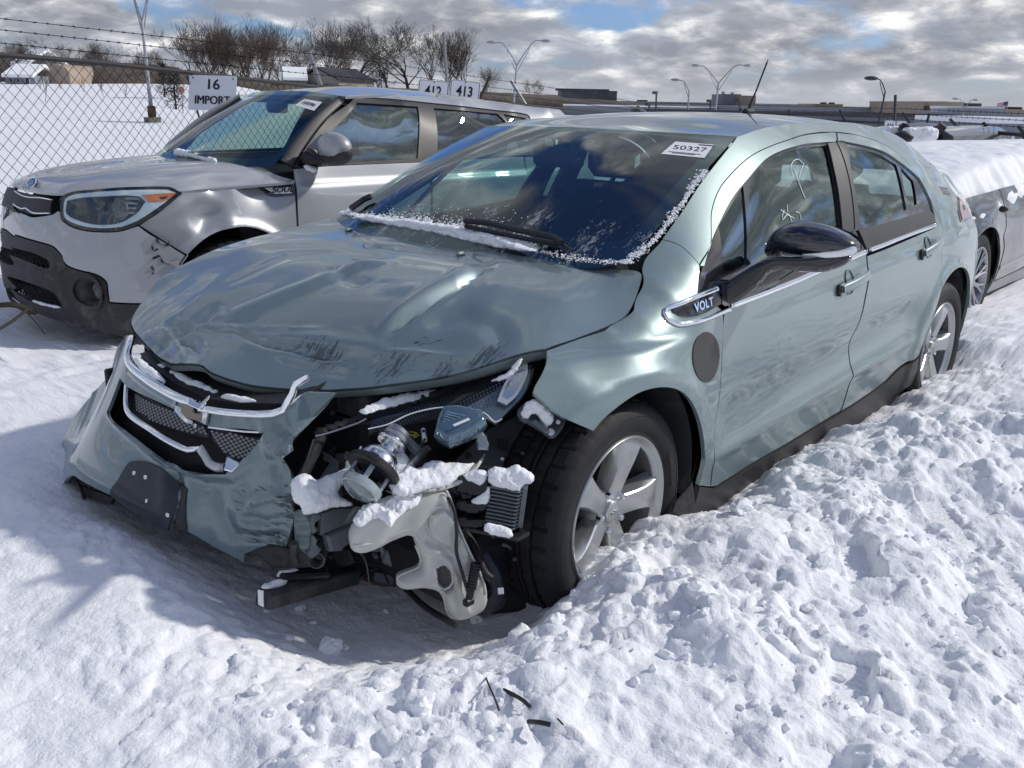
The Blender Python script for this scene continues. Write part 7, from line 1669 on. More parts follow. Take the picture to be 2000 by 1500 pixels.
b = MB(); b.lathe([(.235, -.02), (.28, .012), (.32, 0), (.332, -.03), (.332, -.19)], (-2.75, .87, .33), (0, 1, 0), 40); b.lathe([(0, -.03), (.23, -.01)], (-2.75, .87, .33), (0, 1, 0), 24); b.build('wheel', M['rubber'], GC)

def snow_blanket():
    xs = np.linspace(-4.8, .82, 190); ys = np.linspace(-.88, .86, 70); X, Y = np.meshgrid(xs, ys, indexing='ij')
    prof = np.interp(X, [-4.8, -4.4, -3.6, -3.2, -2.4, -1.6, -1.2, -.5, 0, .6, .82], [.9, 1.05, 1.15, 1.18, 1.18, 1.18, 1.17, 1.13, 1.08, .98, .80])
    ed = sstep(.88-np.abs(Y), 0, .22); Z = prof-(1-ed)*.22-.08*(np.abs(Y)/.88)**2
    Z = Z+.012*fbm(X*2, Y*2, 3)+.02*billow(X*6, Y*6, 3)*sstep(Y, -.2, .3)
    edge = .03*fbm(X*5, Y*0+3, 3); n, m = X.shape
    V = np.stack([X, Y+edge*sstep(Y, .4, .86)+.02*gnoise(X*9, Z*9), Z], -1).reshape(-1, 3); idx = np.arange(n*m).reshape(n, m)
    Fq = np.stack([idx[:-1, :-1], idx[1:, :-1], idx[1:, 1:], idx[:-1, 1:]], -1).reshape(-1, 4)
    # under side
    Vb = V.copy(); Vb[:, 2] = Vb[:, 2]-.10; Vb[:, 1] *= .97; o = len(V); F2 = [tuple(reversed([a+o for a in f])) for f in Fq]
    bd = [(idx[i, -1], idx[i+1, -1]) for i in range(n-1)]+[(idx[i+1, 0], idx[i, 0]) for i in range(n-1)]+[(idx[-1, j+1], idx[-1, j]) for j in range(m-1)]+[(idx[0, j], idx[0, j+1]) for j in range(m-1)]
    F3 = [(a, b, b+o, a+o) for a, b in bd]
    b = MB(); b.add(np.vstack([V, Vb])+FG.T, [tuple(f) for f in Fq]+F2+F3); ob = b.build('snow_blanket', M['snow'], None, ang=80)
    tag(ob, 'thick blanket of snow over the hood and roof of the dark grey sedan', kind='stuff')
snow_blanket()
pillow('wiper_clump', [(1951, 407), (1956, 402), (1966, 404), (1969, 411), (1960, 415), (1953, 413)], [(1962, 410, 6.1)], .02, .02, M['black'], None, res=3)
tag(bpy.data.objects['wiper_clump'], 'dark mirror top poking out of the snow on the grey sedan', 'mirror')
# ================================================================ chain link fence
def fD(u): return 1/max(.1515-.0000827*u, .02)
RAILPX = [(-260, 78), (0, 107), (180, 121), (364, 141), (560, 163), (700, 178), (850, 190), (1000, 203), (1120, 214), (1262, 226)]
def rail_v(u): return np.interp(u, [p[0] for p in RAILPX], [p[1] for p in RAILPX])
def fence_pt(u): return PX(u, rail_v(u), fD(u))
FU = np.linspace(-260, 1262, 60); FP = np.array([fence_pt(u) for u in FU])
FL = np.concatenate([[0], np.cumsum(np.linalg.norm(np.diff(FP, axis=0), axis=1))])
def f_at(s): return np.array([np.interp(s, FL, FP[:, i]) for i in range(3)])
fence = empty('chain_link_fence', f_at(3)*[1, 1, 0], 0, 'dark chain link fence topped with barbed wire, running behind the silver car', 'fence')
fo_ = np.array(fence.location)
def fobj(b, name, m, ang=40, kind=None):
    b.V = [tuple(np.array(v)-fo_) for v in b.V]; o = b.build(name, m, fence, ang=ang)
    if kind: tag(o, kind=kind)
    return o
b = MB(); b.tube(FP, .019, 8); fobj(b, 'top_rail', M['rail'])
def chain(P_of, s0, s1, H, pitch, b, r=.0023, top=.02):
    n = int((s1-s0)/pitch); k = H/(pitch*.98)
    for sgn in (1, -1):
        for i in range(-int(k)-1, n+int(k)+1):
            sa = s0+i*pitch; pts = []
            # walk from top to bottom in steps
            L_ = H/.98; a = sa; e = sa+sgn*L_
            for t in np.linspace(0, 1, 6):
                s_ = a+(e-a)*t
                if s0 <= s_ <= s1: p = P_of(s_); pts.append((p[0], p[1], p[2]+.01-H*t))
            if len(pts) >= 2:
                pts = np.array(pts)
                if s0 <= sa <= s1: 
                    d = pts[0]-pts[1]; d /= np.linalg.norm(d); pts = np.vstack([pts[0]+d*.035+[0, 0, top*.2], pts])
                b.tube(pts, r, 3, caps=False)
b = MB(); chain(f_at, 0, FL[-1], 1.85, .100, b); fobj(b, 'wire_mesh', M['wire'], kind='stuff')
# barbed strands
def strand(pxs, name='barbed_wire', r=.0026, every=.115):
    us = np.linspace(pxs[0][0], pxs[-1][0], 80); vs = np.interp(us, [p[0] for p in pxs], [p[1] for p in pxs])
    P_ = np.array([PX(u, v, fD(u)) for u, v in zip(us, vs)]); L_ = np.concatenate([[0], np.cumsum(np.linalg.norm(np.diff(P_, axis=0), axis=1))])
    b = MB(); b.tube(P_, r, 4)
    s = .05
    while s < L_[-1]:
        p = np.array([np.interp(s, L_, P_[:, i]) for i in range(3)]); 
        for q in range(2):
            d = np.array([rnd.uniform(-1, 1), rnd.uniform(-1, 1), rnd.uniform(-1, 1)]); d /= np.linalg.norm(d); b.tube([p-d*.016, p+d*.016], .0018, 3)
        b.tube([p-[.006, 0, 0], p+[.006, 0, 0]], .005, 4); s += every*rnd.uniform(.85, 1.15)
    fobj(b, name, M['wire'])
strand([(-260, 10), (0, 36), (277, 67), (560, 99), (749, 123), (956, 154), (1096, 174), (1262, 203)])
strand([(-260, 33), (0, 58), (277, 88), (560, 120), (749, 142), (956, 170), (1100, 188), (1262, 212)])
strand([(-260, 58), (0, 84), (308, 115), (560, 140), (749, 158), (956, 183), (1100, 198), (1262, 219)])
def fpost(u, arm=None, w=.03):
    p = fence_pt(u); b = MB(); b.tube([p+[0, 0, .02], p-[0, 0, 2.0]], w, 10); fobj(b, 'fence_post', M['rail'])
    if arm: a = PX(arm[0], arm[1], fD(u)); b = MB(); b.tube([p, a], w*.75, 8); fobj(b, 'post_arm', M['galv'] if arm[0] < u else M['rail'])
fpost(-180); fpost(628, (604, 103)); fpost(935, (957, 149), .028); fpost(1027, (998, 158), .036); fpost(1268, (1244, 206), .04)
b = MB(); b.tube([PX(366, 148, 8.35), PX(392, 240, 8.35)], .009, 6); fobj(b, 'brace_wire', M['rail'])
# far return of the fence across the back of the lot
RP = [PX(1262, 226, 21), PX(1420, 230, 21), PX(1650, 237, 19.5), PX(1762, 243, 17.5), PX(1873, 253, 15), PX(2000, 264, 12.8), PX(2200, 283, 10.5)]
RP = catmull(np.array(RP), False, .5); RL = np.concatenate([[0], np.cumsum(np.linalg.norm(np.diff(RP, axis=0), axis=1))])
def r_at(s): return np.array([np.interp(s, RL, RP[:, i]) for i in range(3)])
fence2 = empty('chain_link_fence', r_at(2)*[1, 1, 0], 0, 'far stretch of dark fence closing the back of the lot, behind the snow covered car', 'fence'); fo_ = np.array(fence2.location)
def f2(b, name, m, kind=None):
    b.V = [tuple(np.array(v)-fo_) for v in b.V]; o = b.build(name, m, fence2)
    if kind: tag(o, kind=kind)
b = MB(); b.tube(RP, .026, 8); f2(b, 'top_rail', M['rail'])
b = MB(); chain(r_at, 0, RL[-1], 1.8, .11, b, r=.0028); f2(b, 'wire_mesh', M['galv'], 'stuff')
for (u, v, d, au, av) in ((1650, 237, 19.5, 1640, 214), (1780, 245, 17.2, 1762, 220), (1809, 247, 16.6, 1815, 222), (1874, 253, 15, 1855, 232), (1937, 259, 13.8, 1920, 239), (2003, 264, 12.8, 1988, 246), (1440, 231, 21, 1448, 212), (1545, 234, 20.4, 1540, 214)):
    p = PX(u, v, d); b = MB(); b.tube([p, p-[0, 0, 1.9]], .036, 8); f2(b, 'fence_post', M['rail']); b = MB(); b.tube([p, PX(au, av, d)], .024, 6); f2(b, 'post_arm', M['rail'])
for k in range(3):
    o_ = np.array([p for p in RP])+np.array([-.07*(3-k), -.02, .10+.09*(2-k)])*[1, 1, 1]
    b = MB(); b.tube(o_, .004, 4); s = 0
    while s < RL[-1]:
        q = np.array([np.interp(s, RL, o_[:, i]) for i in range(3)]); b.tube([q-[0, 0, .02], q+[0, 0, .02]], .004, 3); s += .22
    f2(b, 'barbed_wire', M['wire'])
# ---------------------------------------------------------------- signs
def quad_sign(name, px4, d, lines, label, cat='sign', border=False, group=None, post=None):
    Q = np.array([PX(u, v, d) for u, v in px4]); c = Q.mean(0); ux = (Q[1]-Q[0]+Q[2]-Q[3])/2; w = np.linalg.norm(ux); ux /= w; uz = (Q[0]-Q[3]+Q[1]-Q[2])/2; h = np.linalg.norm(uz); uz = uz-ux*np.dot(ux, uz); uz /= np.linalg.norm(uz); n = np.cross(ux, uz)
    e = empty(name, c, 0, label, cat, group)
    def rr(w_, h_, r_, k=5):
        out = []
        for sx_, sz, a0 in ((1, 1, 0), (-1, 1, 90), (-1, -1, 180), (1, -1, 270)):
            for a in np.radians(np.linspace(a0, a0+90, k)): out.append(ux*(sx_*(w_/2-r_)+r_*math.cos(a))+uz*(sz*(h_/2-r_)+r_*math.sin(a)))
        return out
    r_ = .03 if border else .008
    b = MB(); b.prism(rr(w, h, r_), -n*.004); b.build('sign_plate', M['sign_white'], e, smooth=False)
    if border:
        A = rr(w*.95, h*.95, r_*.9); B_ = rr(w*.915, h*.925, r_*.8); k = len(A); b = MB(); b.add([a+n*.002 for a in A]+[q+n*.002 for q in B_], [(i, (i+1) % k, k+(i+1) % k, k+i) for i in range(k)]); b.build('sign_border', M['ink'], e, smooth=False)
    for li_, (t, sz, dx, dz, xs, bold) in enumerate(lines):
        text_on('sign_lettering', t, sz*h, M['ink'], e, ux*dx*w+uz*dz*h+n*(.003+.0003*li_), ux, uz, depth=.0006, bold=bold, xs=xs)
    for sx_ in (-.42, .42):
        b = MB(); b.lathe([(0, .003), (.008, .002), (.009, 0)], ux*sx_*w*(.0 if border else 1)+uz*h*.42, n, 10); b.build('sign_bolt', M['galv'], e)
    return e, (ux, uz, n, w, h)
quad_sign('notice_sign', [(366, 146), (460, 149), (463, 217), (371, 214)], 8.30, [('16', .42, .006*k, .23, 1.0, 0) for k in (-1, 0, 1)]+[('IMPORT', .34, .007*k, -.22, .84, 0) for k in (-1, -.5, 0, .5, 1)], 'white notice board reading 16 IMPORT wired to the fence')
s1, q1_ = quad_sign('bay_number_sign', [(816, 154), (876, 160), (876, 204), (816, 198)], 11.2, [('412', .62, 0, .0, .80, .004)], 'left white bay number plate behind the silver roof, reading 412', border=True)
s2, q2_ = quad_sign('bay_number_sign', [(878, 154), (937, 161), (937, 205), (878, 198)], 11.2, [('413', .62, 0, .0, .80, .004)], 'right white bay number plate behind the silver roof, reading 413', border=True)
quad_sign('bay_number_sign', [(1728, 235), (1749, 236), (1749, 254), (1728, 253)], 15.5, [('414', .62, 0, -.1, .8, .004)], 'left small bay number plate beside the snowy dark wagon, reading 414', border=False)
quad_sign('bay_number_sign', [(1751, 236), (1771, 237), (1771, 255), (1751, 254)], 15.5, [('415', .62, 0, -.1, .8, .004)], 'right small bay number plate beside the snowy dark wagon, reading 415', border=False)
quad_sign('tall_plate_sign', [(1975, 266), (1983, 266), (1982, 288), (1974, 288)], 12.2, [], 'narrow upright white plate on the far right fence')
def pole_thing(name, pts, r, m, label, cat='pole'):
    P_ = np.array([PX(*p) for p in pts]); e = P_[-1].copy(); b = MB(); b.tube(P_-e, r, 8); o = b.build(name, m); o.location = tuple(e); tag(o, label, cat); return o
pole_thing('metal_post', [(866.5, 64, 11.6), (873, 160, 11.6), (876, 200, 11.6), (890, 330, 11.6)], .020, M['galv'], 'slim steel post rising behind the two bay number plates')
pole_thing('metal_post', [(1749, 186, 15.8), (1747, 236, 15.8), (1745, 300, 15.8)], .026, M['pole_dark'], 'short dark post above the small bay plates at right')
# ---------------------------------------------------------------- street lamps
def lamp(base, top, arms, d, label, m='pole', r=.09, heads=True, concrete=False):
    B_ = PX(*base, d); e = empty('street_lamp', B_, 0, label, 'street lamp', None); T_ = PX(*top, d)
    b = MB(); b.tube([np.zeros(3), T_-B_], [r, r*.6], 8); b.build('lamp_pole', M[m], e)
    for arm in arms:
        P_ = catmull(np.array([PX(u, v, d)-B_ for u, v in arm]), False, .4)
        b = MB(); b.tube(P_, r*.45, 6)
        b.tube([P_[0]-[0, 0, r*6], P_[int(len(P_)*.55)]-[0, 0, r*1.5]], r*.3, 5); b.build('lamp_arm', M[m], e)
        if heads:
            h = P_[-1]; dr = P_[-1]-P_[-2]; dr[2] = 0; dr /= max(np.linalg.norm(dr), 1e-6); bb_ = basis(dr, (0, 0, 1)); V, Fc = ICO2
            b = MB(); b.add([h+bb_ @ (np.array(v)*[.42, .17, .13])+dr*.25 for v in V], Fc); b.build('lamp_head', M[m], e)
    return e
l0 = lamp((298, 236), (277, 42), [[(277, 42), (266, 10), (255, -22), (240, -40), (222, -44)], [(277, 42), (285, 10), (292, -25), (306, -42), (324, -44)]], 42, 'tall grey twin-arm lamp standing on a concrete block in the field', r=.10)
b = MB(); b.box((0, 0, -.15), (.55, .55, .62), bev=.03); b.build('concrete_base', M['concrete'], l0); b = MB(); b.box((0, 0, .40), (.30, .30, .50), bev=.05); b.build('rusty_sleeve', M['rust'], l0)
lamp((1003, 205), (1009, 128), [[(1009, 128), (1000, 110), (990, 95), (980, 84), (966, 83)], [(1009, 128), (1022, 108), (1035, 90), (1046, 79), (1060, 80)]], 75, 'twin-arm lamp in the middle distance above the silver roof end', r=.10)
lamp((1397, 218), (1403, 163), [[(1403, 163), (1392, 148), (1382, 136), (1374, 129), (1364, 128)], [(1403, 163), (1416, 148), (1430, 134), (1440, 127), (1455, 128)]], 90, 'twin-arm lamp beyond the roof antenna, first to its left', r=.12)
lamp((1343, 222), (1346, 178), [[(1346, 178), (1341, 168), (1336, 159), (1325, 156)]], 80, 'single-arm lamp left of the antenna beside the twin lamp', r=.10)
lamp((1715, 248), (1729, 178), [[(1729, 178), (1724, 164), (1719, 156), (1710, 153)]], 55, 'dark leaning single-arm lamp above the tail of the green car', 'pole_dark', r=.08)
lamp((1880, 228), (1883, 212), [[(1883, 212), (1880, 202), (1876, 194), (1871, 193)], [(1883, 212), (1890, 203), (1897, 196), (1902, 195)]], 110, 'small distant twin-arm lamp beside the tan building', r=.09)
for u, v0, v1, lab in ((1282, 222, 181, 'first short floodlight post from the left, over the roof'), (1388, 222, 197, 'short floodlight post right below the twin lamp'), (1445, 222, 196, 'short floodlight post just left of the roof antenna'), (1268, 222, 204, 'tiny post far behind the roof centre')):
    B_ = PX(u-1, v0, 70); T_ = PX(u, v1, 70); e = empty('floodlight_post', B_, 0, lab, 'post'); b = MB(); b.tube([np.zeros(3), T_-B_], .07, 6); b.build('post', M['pole_dark'], e)
    b = MB(); b.box(T_-B_+CM[0]*-.10, (.3, .3, .2)); b.build('floodlight', M['pole_dark'], e)
# ---------------------------------------------------------------- bare trees
def branchy(seed, H, spread=.5, trunks=1, levels=5, up=.35, dens=1.0, r0=None, rmin=.012, lean=0):
    rs = random.Random(seed); tb, bb_ = MB(), MB()
    def grow_(p, d, L_, r, lev, b):
        n = 3; pts = [p]; q = p.copy(); dd = d.copy()
        for i in range(n):
            dd = dd+np.array([rs.gauss(0, .10), rs.gauss(0, .10), rs.gauss(0, .05)])+np.array([0, 0, up*.12]); dd /= np.linalg.norm(dd); q = q+dd*L_/n; pts.append(q.copy())
        b.tube(pts, np.linspace(r, r*.55, n+1), 5 if lev < 1 else 3, caps=False)
        if lev >= levels: return
        k = (rs.choice([2, 3, 3]) if lev > 0 else rs.choice([6, 7, 8])) if dens >= 1 else 3
        for j in range(k):
            t = rs.uniform(.35, 1.0) if j else 1.0; base = pts[0]+(q-pts[0])*0
            idx = min(int(t*n), n-1); f_ = t*n-idx; base = pts[idx]*(1-f_)+pts[idx+1]*f_
            a = rs.uniform(0, 2*PI); s = spread*rs.uniform(.5, 1.25) if j else spread*.35
            side = np.cross(dd, [math.cos(a), math.sin(a), .3]); side /= max(np.linalg.norm(side), 1e-6)
            nd_ = dd+side*s+np.array([0, 0, up*.5]); nd_ /= np.linalg.norm(nd_)
            grow_(base, nd_, L_*rs.uniform(.62, .84), max(r*.55*(1-.25*t), .012), lev+1, bb_)
    for k in range(trunks):
        a = rs.uniform(0, 2*PI); d = np.array([math.cos(a)*.18*(trunks > 1), math.sin(a)*.18*(trunks > 1), 1.0]); d /= np.linalg.norm(d)
        grow_(np.array([math.cos(a), math.sin(a), 0])*.3*(trunks > 1), d, H*.34, (r0 or H*.018)/(1 if trunks == 1 else 1.4), 0, tb)
    zmax = max(max(v[2] for v in bb_.V), 1e-3); s = H/zmax
    tb.V = [tuple(np.array(v)*s) for v in tb.V]; bb_.V = [tuple(np.array(v)*s) for v in bb_.V]
    return tb, bb_
def tree_proto(seed, m1, m2, **k):
    tb, bb_ = branchy(seed, 10, **k)
    e = empty('bare_tree', (0, 0, -50)); t = mesh_obj('trunk', tb.V, tb.F, m1, e); c = mesh_obj('crown', bb_.V, bb_.F, m2, e); return e
protos = [tree_proto(11, M['bark'], M['bark'], spread=.66, levels=6, up=.10), tree_proto(12, M['bark'], M['bark2'], spread=.42, trunks=3, levels=6, up=.28), tree_proto(23, M['bark'], M['bark'], spread=.55, trunks=1, levels=6, up=.2),
          tree_proto(34, M['bark'], M['bark3'], spread=.6, levels=6, up=.2), tree_proto(45, M['bark'], M['bark2'], spread=.52, trunks=2, levels=6, up=.15)]
treelist = [(398, 182, 38, 105, 1, 1.15, 'tall slender bare tree at the left end of the high group'), (432, 182, 52, 112, 4, 1, 'bare many-stemmed tree second in the high left group'), (470, 182, 60, 108, 1, 1.1, 'bare upright tree left of the house with the snowy roof'),
  (512, 182, 38, 104, 1, 1, 'tallest wispy bare tree just left of the snowy roofed house'), (556, 182, 68, 110, 4, 1, 'low bare tree directly behind the snowy roofed house'), (590, 182, 80, 118, 2, .9, 'thin bare tree between the house and the leaning fence arm'),
  (640, 182, 48, 100, 2, 1.0, 'dark bare tree over the leaning fence arm'), (690, 182, 42, 98, 0, 1.25, 'broad round bare tree left of the evergreen'), (733, 184, 90, 115, 4, .8, 'small bare tree behind the evergreen bush'),
  (802, 186, 44, 98, 0, 1.2, 'big fan-shaped bare tree above the bay number plates'), (878, 190, 52, 105, 1, .95, 'narrow bare tree right of the slim steel post'), (912, 192, 88, 105, 2, .9, 'rounded bare tree over the right bay plate'), (946, 196, 128, 112, 4, .8, 'low bare thicket tree right of the bay plates'), (1040, 203, 150, 130, 4, .7, 'small faint bare tree behind the twin-arm lamp foot'),
  (415, 182, 48, 122, 1, 1.2, 'hazy bare tree filling the gap behind the two leftmost tall trees'), (492, 182, 50, 124, 2, 1.1, 'fine-twigged bare tree behind the group left of the house'), (610, 182, 58, 126, 0, 1.0, 'pale bare tree behind the leaning fence arm'), (662, 182, 44, 120, 1, 1.1, 'bare tree between the two big crowns right of the house'), (760, 184, 62, 124, 2, 1.0, 'bare tree just left of the fan-shaped tree'), (845, 188, 58, 122, 2, 1.0, 'bare tree behind the slim steel post'),
  (18, 150, 76, 95, 4, 1.2, 'bare tree at the far left edge above the houses'), (88, 152, 74, 92, 0, 1.2, 'bare bushy tree above the tan round-topped building'), (140, 155, 78, 96, 0, 1.1, 'bare spreading tree right of the tan building'), (188, 158, 82, 98, 4, 1, 'thin bare trees above the brown bank'), (222, 160, 98, 98, 3, 1, 'brownish bare tree above the middle of the bank'),
  (258, 164, 104, 100, 3, .9, 'low reddish bare tree left of the tall field lamp'), (306, 170, 92, 96, 2, .9, 'bare tree just right of the tall field lamp'), (340, 174, 96, 90, 3, 1.0, 'reddish-brown twiggy tree left of the notice board')]
for i, (u, vb, vt, d, k, ws, lab) in enumerate(treelist):
    B_ = PX(u, vb, d); H = (vb-vt)/FPX*d*1.04; e = copy_tree(protos[k]) if True else None
    e.location = tuple(B_-np.array([0, 0, .3])); e.scale = (H/10*ws*1.25, H/10*ws*1.25, H/10*1.03); e.rotation_euler = (0, 0, i*1.7); tag(e, lab, 'tree', 'bare winter trees beyond the fence')
for p in protos:
    for c in list(p.children): bpy.data.objects.remove(c)
    bpy.data.objects.remove(p)
# saplings in the snowy field
for i, (u, v0, v1, d, lab) in enumerate(((89, 205, 125, 55, 'thin dark sapling in the snow left of the lamp'), (79, 187, 150, 70, 'tiny sapling left of the tan building corner'), (120, 188, 160, 70, 'tiny sapling below the tan building'), (163, 191, 150, 66, 'small bare sapling below the brown bank'), (204, 198, 150, 60, 'small sapling left of the tall lamp'), (245, 200, 155, 60, 'small sapling close to the tall lamp'), (349, 215, 150, 42, 'thin stake beside the dark evergreen'))):
    tb, bb_ = branchy(100+i, 4, spread=.4, levels=3, up=.6, r0=.035); B_ = PX(u, v0, d); H = (v0-v1)/FPX*d; e = empty('sapling', B_, 0, lab, 'tree'); e.scale = (H/4*.8,)*2+(H/4,)
    mesh_obj('trunk', tb.V, tb.F, M['bark'], e); mesh_obj('crown', bb_.V, bb_.F, M['bark2'], e)
def evergreen(u, v0, v1, d, w, label, seed):
    B_ = PX(u, v0, d); H = (v0-v1)/FPX*d; e = empty('evergreen_bush', B_, 0, label, 'bush'); rs = random.Random(seed); b = MB()
    for i in range(1100):
        t = rs.random()**.8; a = rs.uniform(0, 2*PI); R_ = w*(1-t*.75)*rs.uniform(.3, 1.05); p = np.array([R_*math.cos(a), R_*math.sin(a), H*t]); dr = np.array([math.cos(a), math.sin(a), rs.uniform(-.1, .9)]); dr /= np.linalg.norm(dr); l = H*.12*rs.uniform(.5, 1.2); sd = np.cross(dr, [0, 0, 1.0]); sd /= max(np.linalg.norm(sd), .1)
        b.add([p, p+dr*l*.5+sd*l*.13, p+dr*l, p+dr*l*.5-sd*l*.13], [(0, 1, 2, 3)])
    b2 = MB(); b2.tube([np.zeros(3), np.array([0, 0, H*.9])], [H*.03, .01], 6); b2.build('trunk', M['bark'], e)
    mesh_obj('foliage', b.V, b.F, M['needle'], e, smooth=False)
evergreen(344, 214, 140, 42, .62, 'dark ragged evergreen beside the 16 IMPORT board', 1)
evergreen(745, 186, 140, 92, 1.5, 'dark evergreen bush above the silver roof', 2)
evergreen(322, 190, 128, 60, .7, 'dark shrub right of the tall field lamp', 5)
q = PX(354, 175, 41); e = empty('round_red_sign', q, 0, 'small faded red octagonal sign in front of the dark evergreen', 'sign')
b = MB(); b.lathe([(0, .01), (.13, .01), (.14, 0), (0, -.01)], (0, 0, 0), CAMP-q, 8); b.build('sign_face', M['redchalk'], e, smooth=False); b = MB(); b.tube([(0, 0, -.1), (0, 0, -1.0)], .02, 6); b.build('sign_post', M['galv'], e)
# dry grass tufts in the field
b = MB(); rs = random.Random(9)
for i in range(900):
    u = rs.uniform(0, 420); v = rs.uniform(188, 212); p = onplane(u, v, 2, .2)
    if v < 190: continue
    d = depth_of(p)
    if not 20 < d < 140: continue
    p[2] = ground_z(p[:1], p[1:2], False)[0]
    for k in range(3):
        t = np.array([rs.gauss(0, .25), rs.gauss(0, .25), 1.0])*rs.uniform(.15, .45); b.tube([p, p+t], .008, 3, caps=False)
tag(b.build('dry_grass', M['brush'], smooth=False), 'sparse dry stalks sticking out of the snowy field', kind='stuff')
# ---------------------------------------------------------------- brown brush bank and far hedges
def bank(name, pxs, d, thick, m, label, seed, kind='structure', jag=.35):
    b = MB(); us = np.linspace(pxs[0][0], pxs[-1][0], 150); secs = []
    for i, u in enumerate(us):
        vb = np.interp(u, [p[0] for p in pxs], [p[1] for p in pxs]); vt = np.interp(u, [p[0] for p in pxs], [p[2] for p in pxs])
        A = PX(u, vb, d); T_ = PX(u, vt, d); h = T_[2]-A[2]; fw = _f*[1, 1, 0]; fw = fw/np.linalg.norm(fw)
        s = []
        for t in np.linspace(0, 1, 9):
            n_ = noise.noise(Vector((u*.05, t*3, seed)))*jag+noise.noise(Vector((u*.3, t*9, seed)))*jag*.5
            s.append(A+fw*thick*(t*t)*.8+fw*n_*.6+np.array([0, 0, 1.0])*(h*math.sin(t*PI/2)-.4*(t == 0)+n_*h*.10))
        s.append(A+fw*thick*2+[0, 0, -.5]); secs.append(s)
    b.loft(secs, cap=True); o = b.build(name, m, ang=80); tag(o, label, kind=kind)
bank('brush_bank', [(122, 176, 124), (150, 177, 126), (200, 180, 129), (260, 186, 134), (330, 192, 141), (400, 196, 148), (560, 200, 158), (700, 200, 168), (900, 205, 176), (1100, 208, 186)], 88, 6, M['brush'], 'brown brush covered bank beyond the field', 2)
bank('far_hedge', [(-40, 152, 108), (40, 152, 112), (150, 160, 118), (260, 170, 122), (330, 176, 130)], 130, 6, M['brush2'] if 'brush2' in M else M.setdefault('brush2', mat('grey_brown_thicket', (.10, .085, .08), .95, bump=(2, 1, .3))), 'grey-brown thicket behind the houses at left', 5)
bank('far_hedge', [(980, 206, 184), (1100, 212, 190), (1200, 214, 196), (1290, 214, 203), (1500, 216, 208)], 230, 10, M['brush2'], 'low dark tree belt on the right horizon', 7)
# ---------------------------------------------------------------- houses and buildings
def fbasis():
    r = _r.copy(); f = np.array([_f[0], _f[1], 0]); f /= np.linalg.norm(f); return r, f
def building(name, px, d, depth, mwall, label, roof='flat', mroof=None, windows=(), units=(), rz=0.0, cat='building'):
    (u0, u1, vb, vt) = px; c = PX((u0+u1)/2, vb, d); w = (u1-u0)/FPX*d; h = (vb-vt)/FPX*d; r, f = fbasis(); cz, sz_ = math.cos(rz), math.sin(rz); r2 = r*cz+f*sz_; f2_ = -r*sz_+f*cz
    R = np.stack([r2, f2_, np.array([0, 0, 1.0])], 1); e = empty(name, c, 0, label, cat)
    b = MB(); b.box(R @ np.array([0, depth/2, h/2-1]), (w, depth, h+2), R=R); b.build('wall', mwall, e, smooth=False)
    if roof == 'flat':
        b = MB(); b.box(R @ np.array([0, depth/2, h+.15]), (w*1.01, depth*1.01, .3), R=R); b.build('roof', mroof or M['darkroof'], e, smooth=False)
    elif roof == 'gable':
        hh = w*.22; b = MB()
        P_ = [R @ np.array(p) for p in ((-w*.56, -.5, h-.1), (0, -.5, h+hh), (w*.56, -.5, h-.1), (w*.56, -.5, h+.05), (0, -.5, h+hh+.2), (-w*.56, -.5, h+.05))]
        b.prism(P_, R @ np.array([0, depth+1, 0])); b.build('roof', mroof or M['snow'], e, smooth=False)
        b = MB(); b.prism([R @ np.array(p) for p in ((-w/2, -.02, h), (w/2, -.02, h), (0, -.02, h+hh-.1))], R @ np.array([0, depth, 0])); b.build('gable', mwall, e, smooth=False)
    elif roof == 'side':
        hh = h*.8; b = MB(); b.prism([R @ np.array(p) for p in ((-w*.53, -.6, h-.2), (-w*.53, depth/2, h+hh), (-w*.53, depth+.6, h-.2), (-w*.53, depth+.6, h), (-w*.53, depth/2, h+hh+.25), (-w*.53, -.6, h+.05))], R @ np.array([w*1.06, 0, 0])); b.build('roof', mroof or M['snow'], e, smooth=False)
    for (wx, wz, ww, wh) in windows:
        b = MB(); b.box(R @ np.array([wx*w, -.03, wz*h]), (ww*w, .1, wh*h), R=R); b.build('window', M['windowdark'], e, smooth=False)
        b = MB(); b.box(R @ np.array([wx*w, -.01, wz*h]), (ww*w*1.2, .08, wh*h*1.15), R=R); b.build('window_frame', M['sign_white'], e, smooth=False)
    for (ux_, uw, uh, m_) in units:
        b = MB(); b.box(R @ np.array([ux_*w, depth*.3, h+uh*h/2+.2]), (uw*w, depth*.2, uh*h), R=R, bev=.1); b.build('roof_unit', m_, e, smooth=False)
    return e
building('house', (14, 68, 170, 148), 80, 6, M['palewall'], 'pale house with snowy roof at the far left behind the fence', 'side', M['snow'], ((-.3, .55, .08, .35), (-.05, .55, .08, .35), (.25, .45, .12, .7)), rz=.15)
building('house', (30, 66, 158, 126), 100, 6, M['beige'], 'second pale house with snowy roof behind the far left one', 'side', M['snow'], ((-.25, .5, .1, .3), (.2, .5, .1, .3)), rz=-.2)
building('house', (578, 668, 178, 156), 92, 7, M['beige'], 'beige house with partly snow covered roof below the bare trees', 'gable', M['darkroof'], ((.12, .5, .06, .3),), rz=-.35)
building('house', (556, 600, 176, 154), 90, 5, M['palewall'], 'low wing with bright snowy roof left of the beige house', 'side', M['snow'], (), rz=.25)
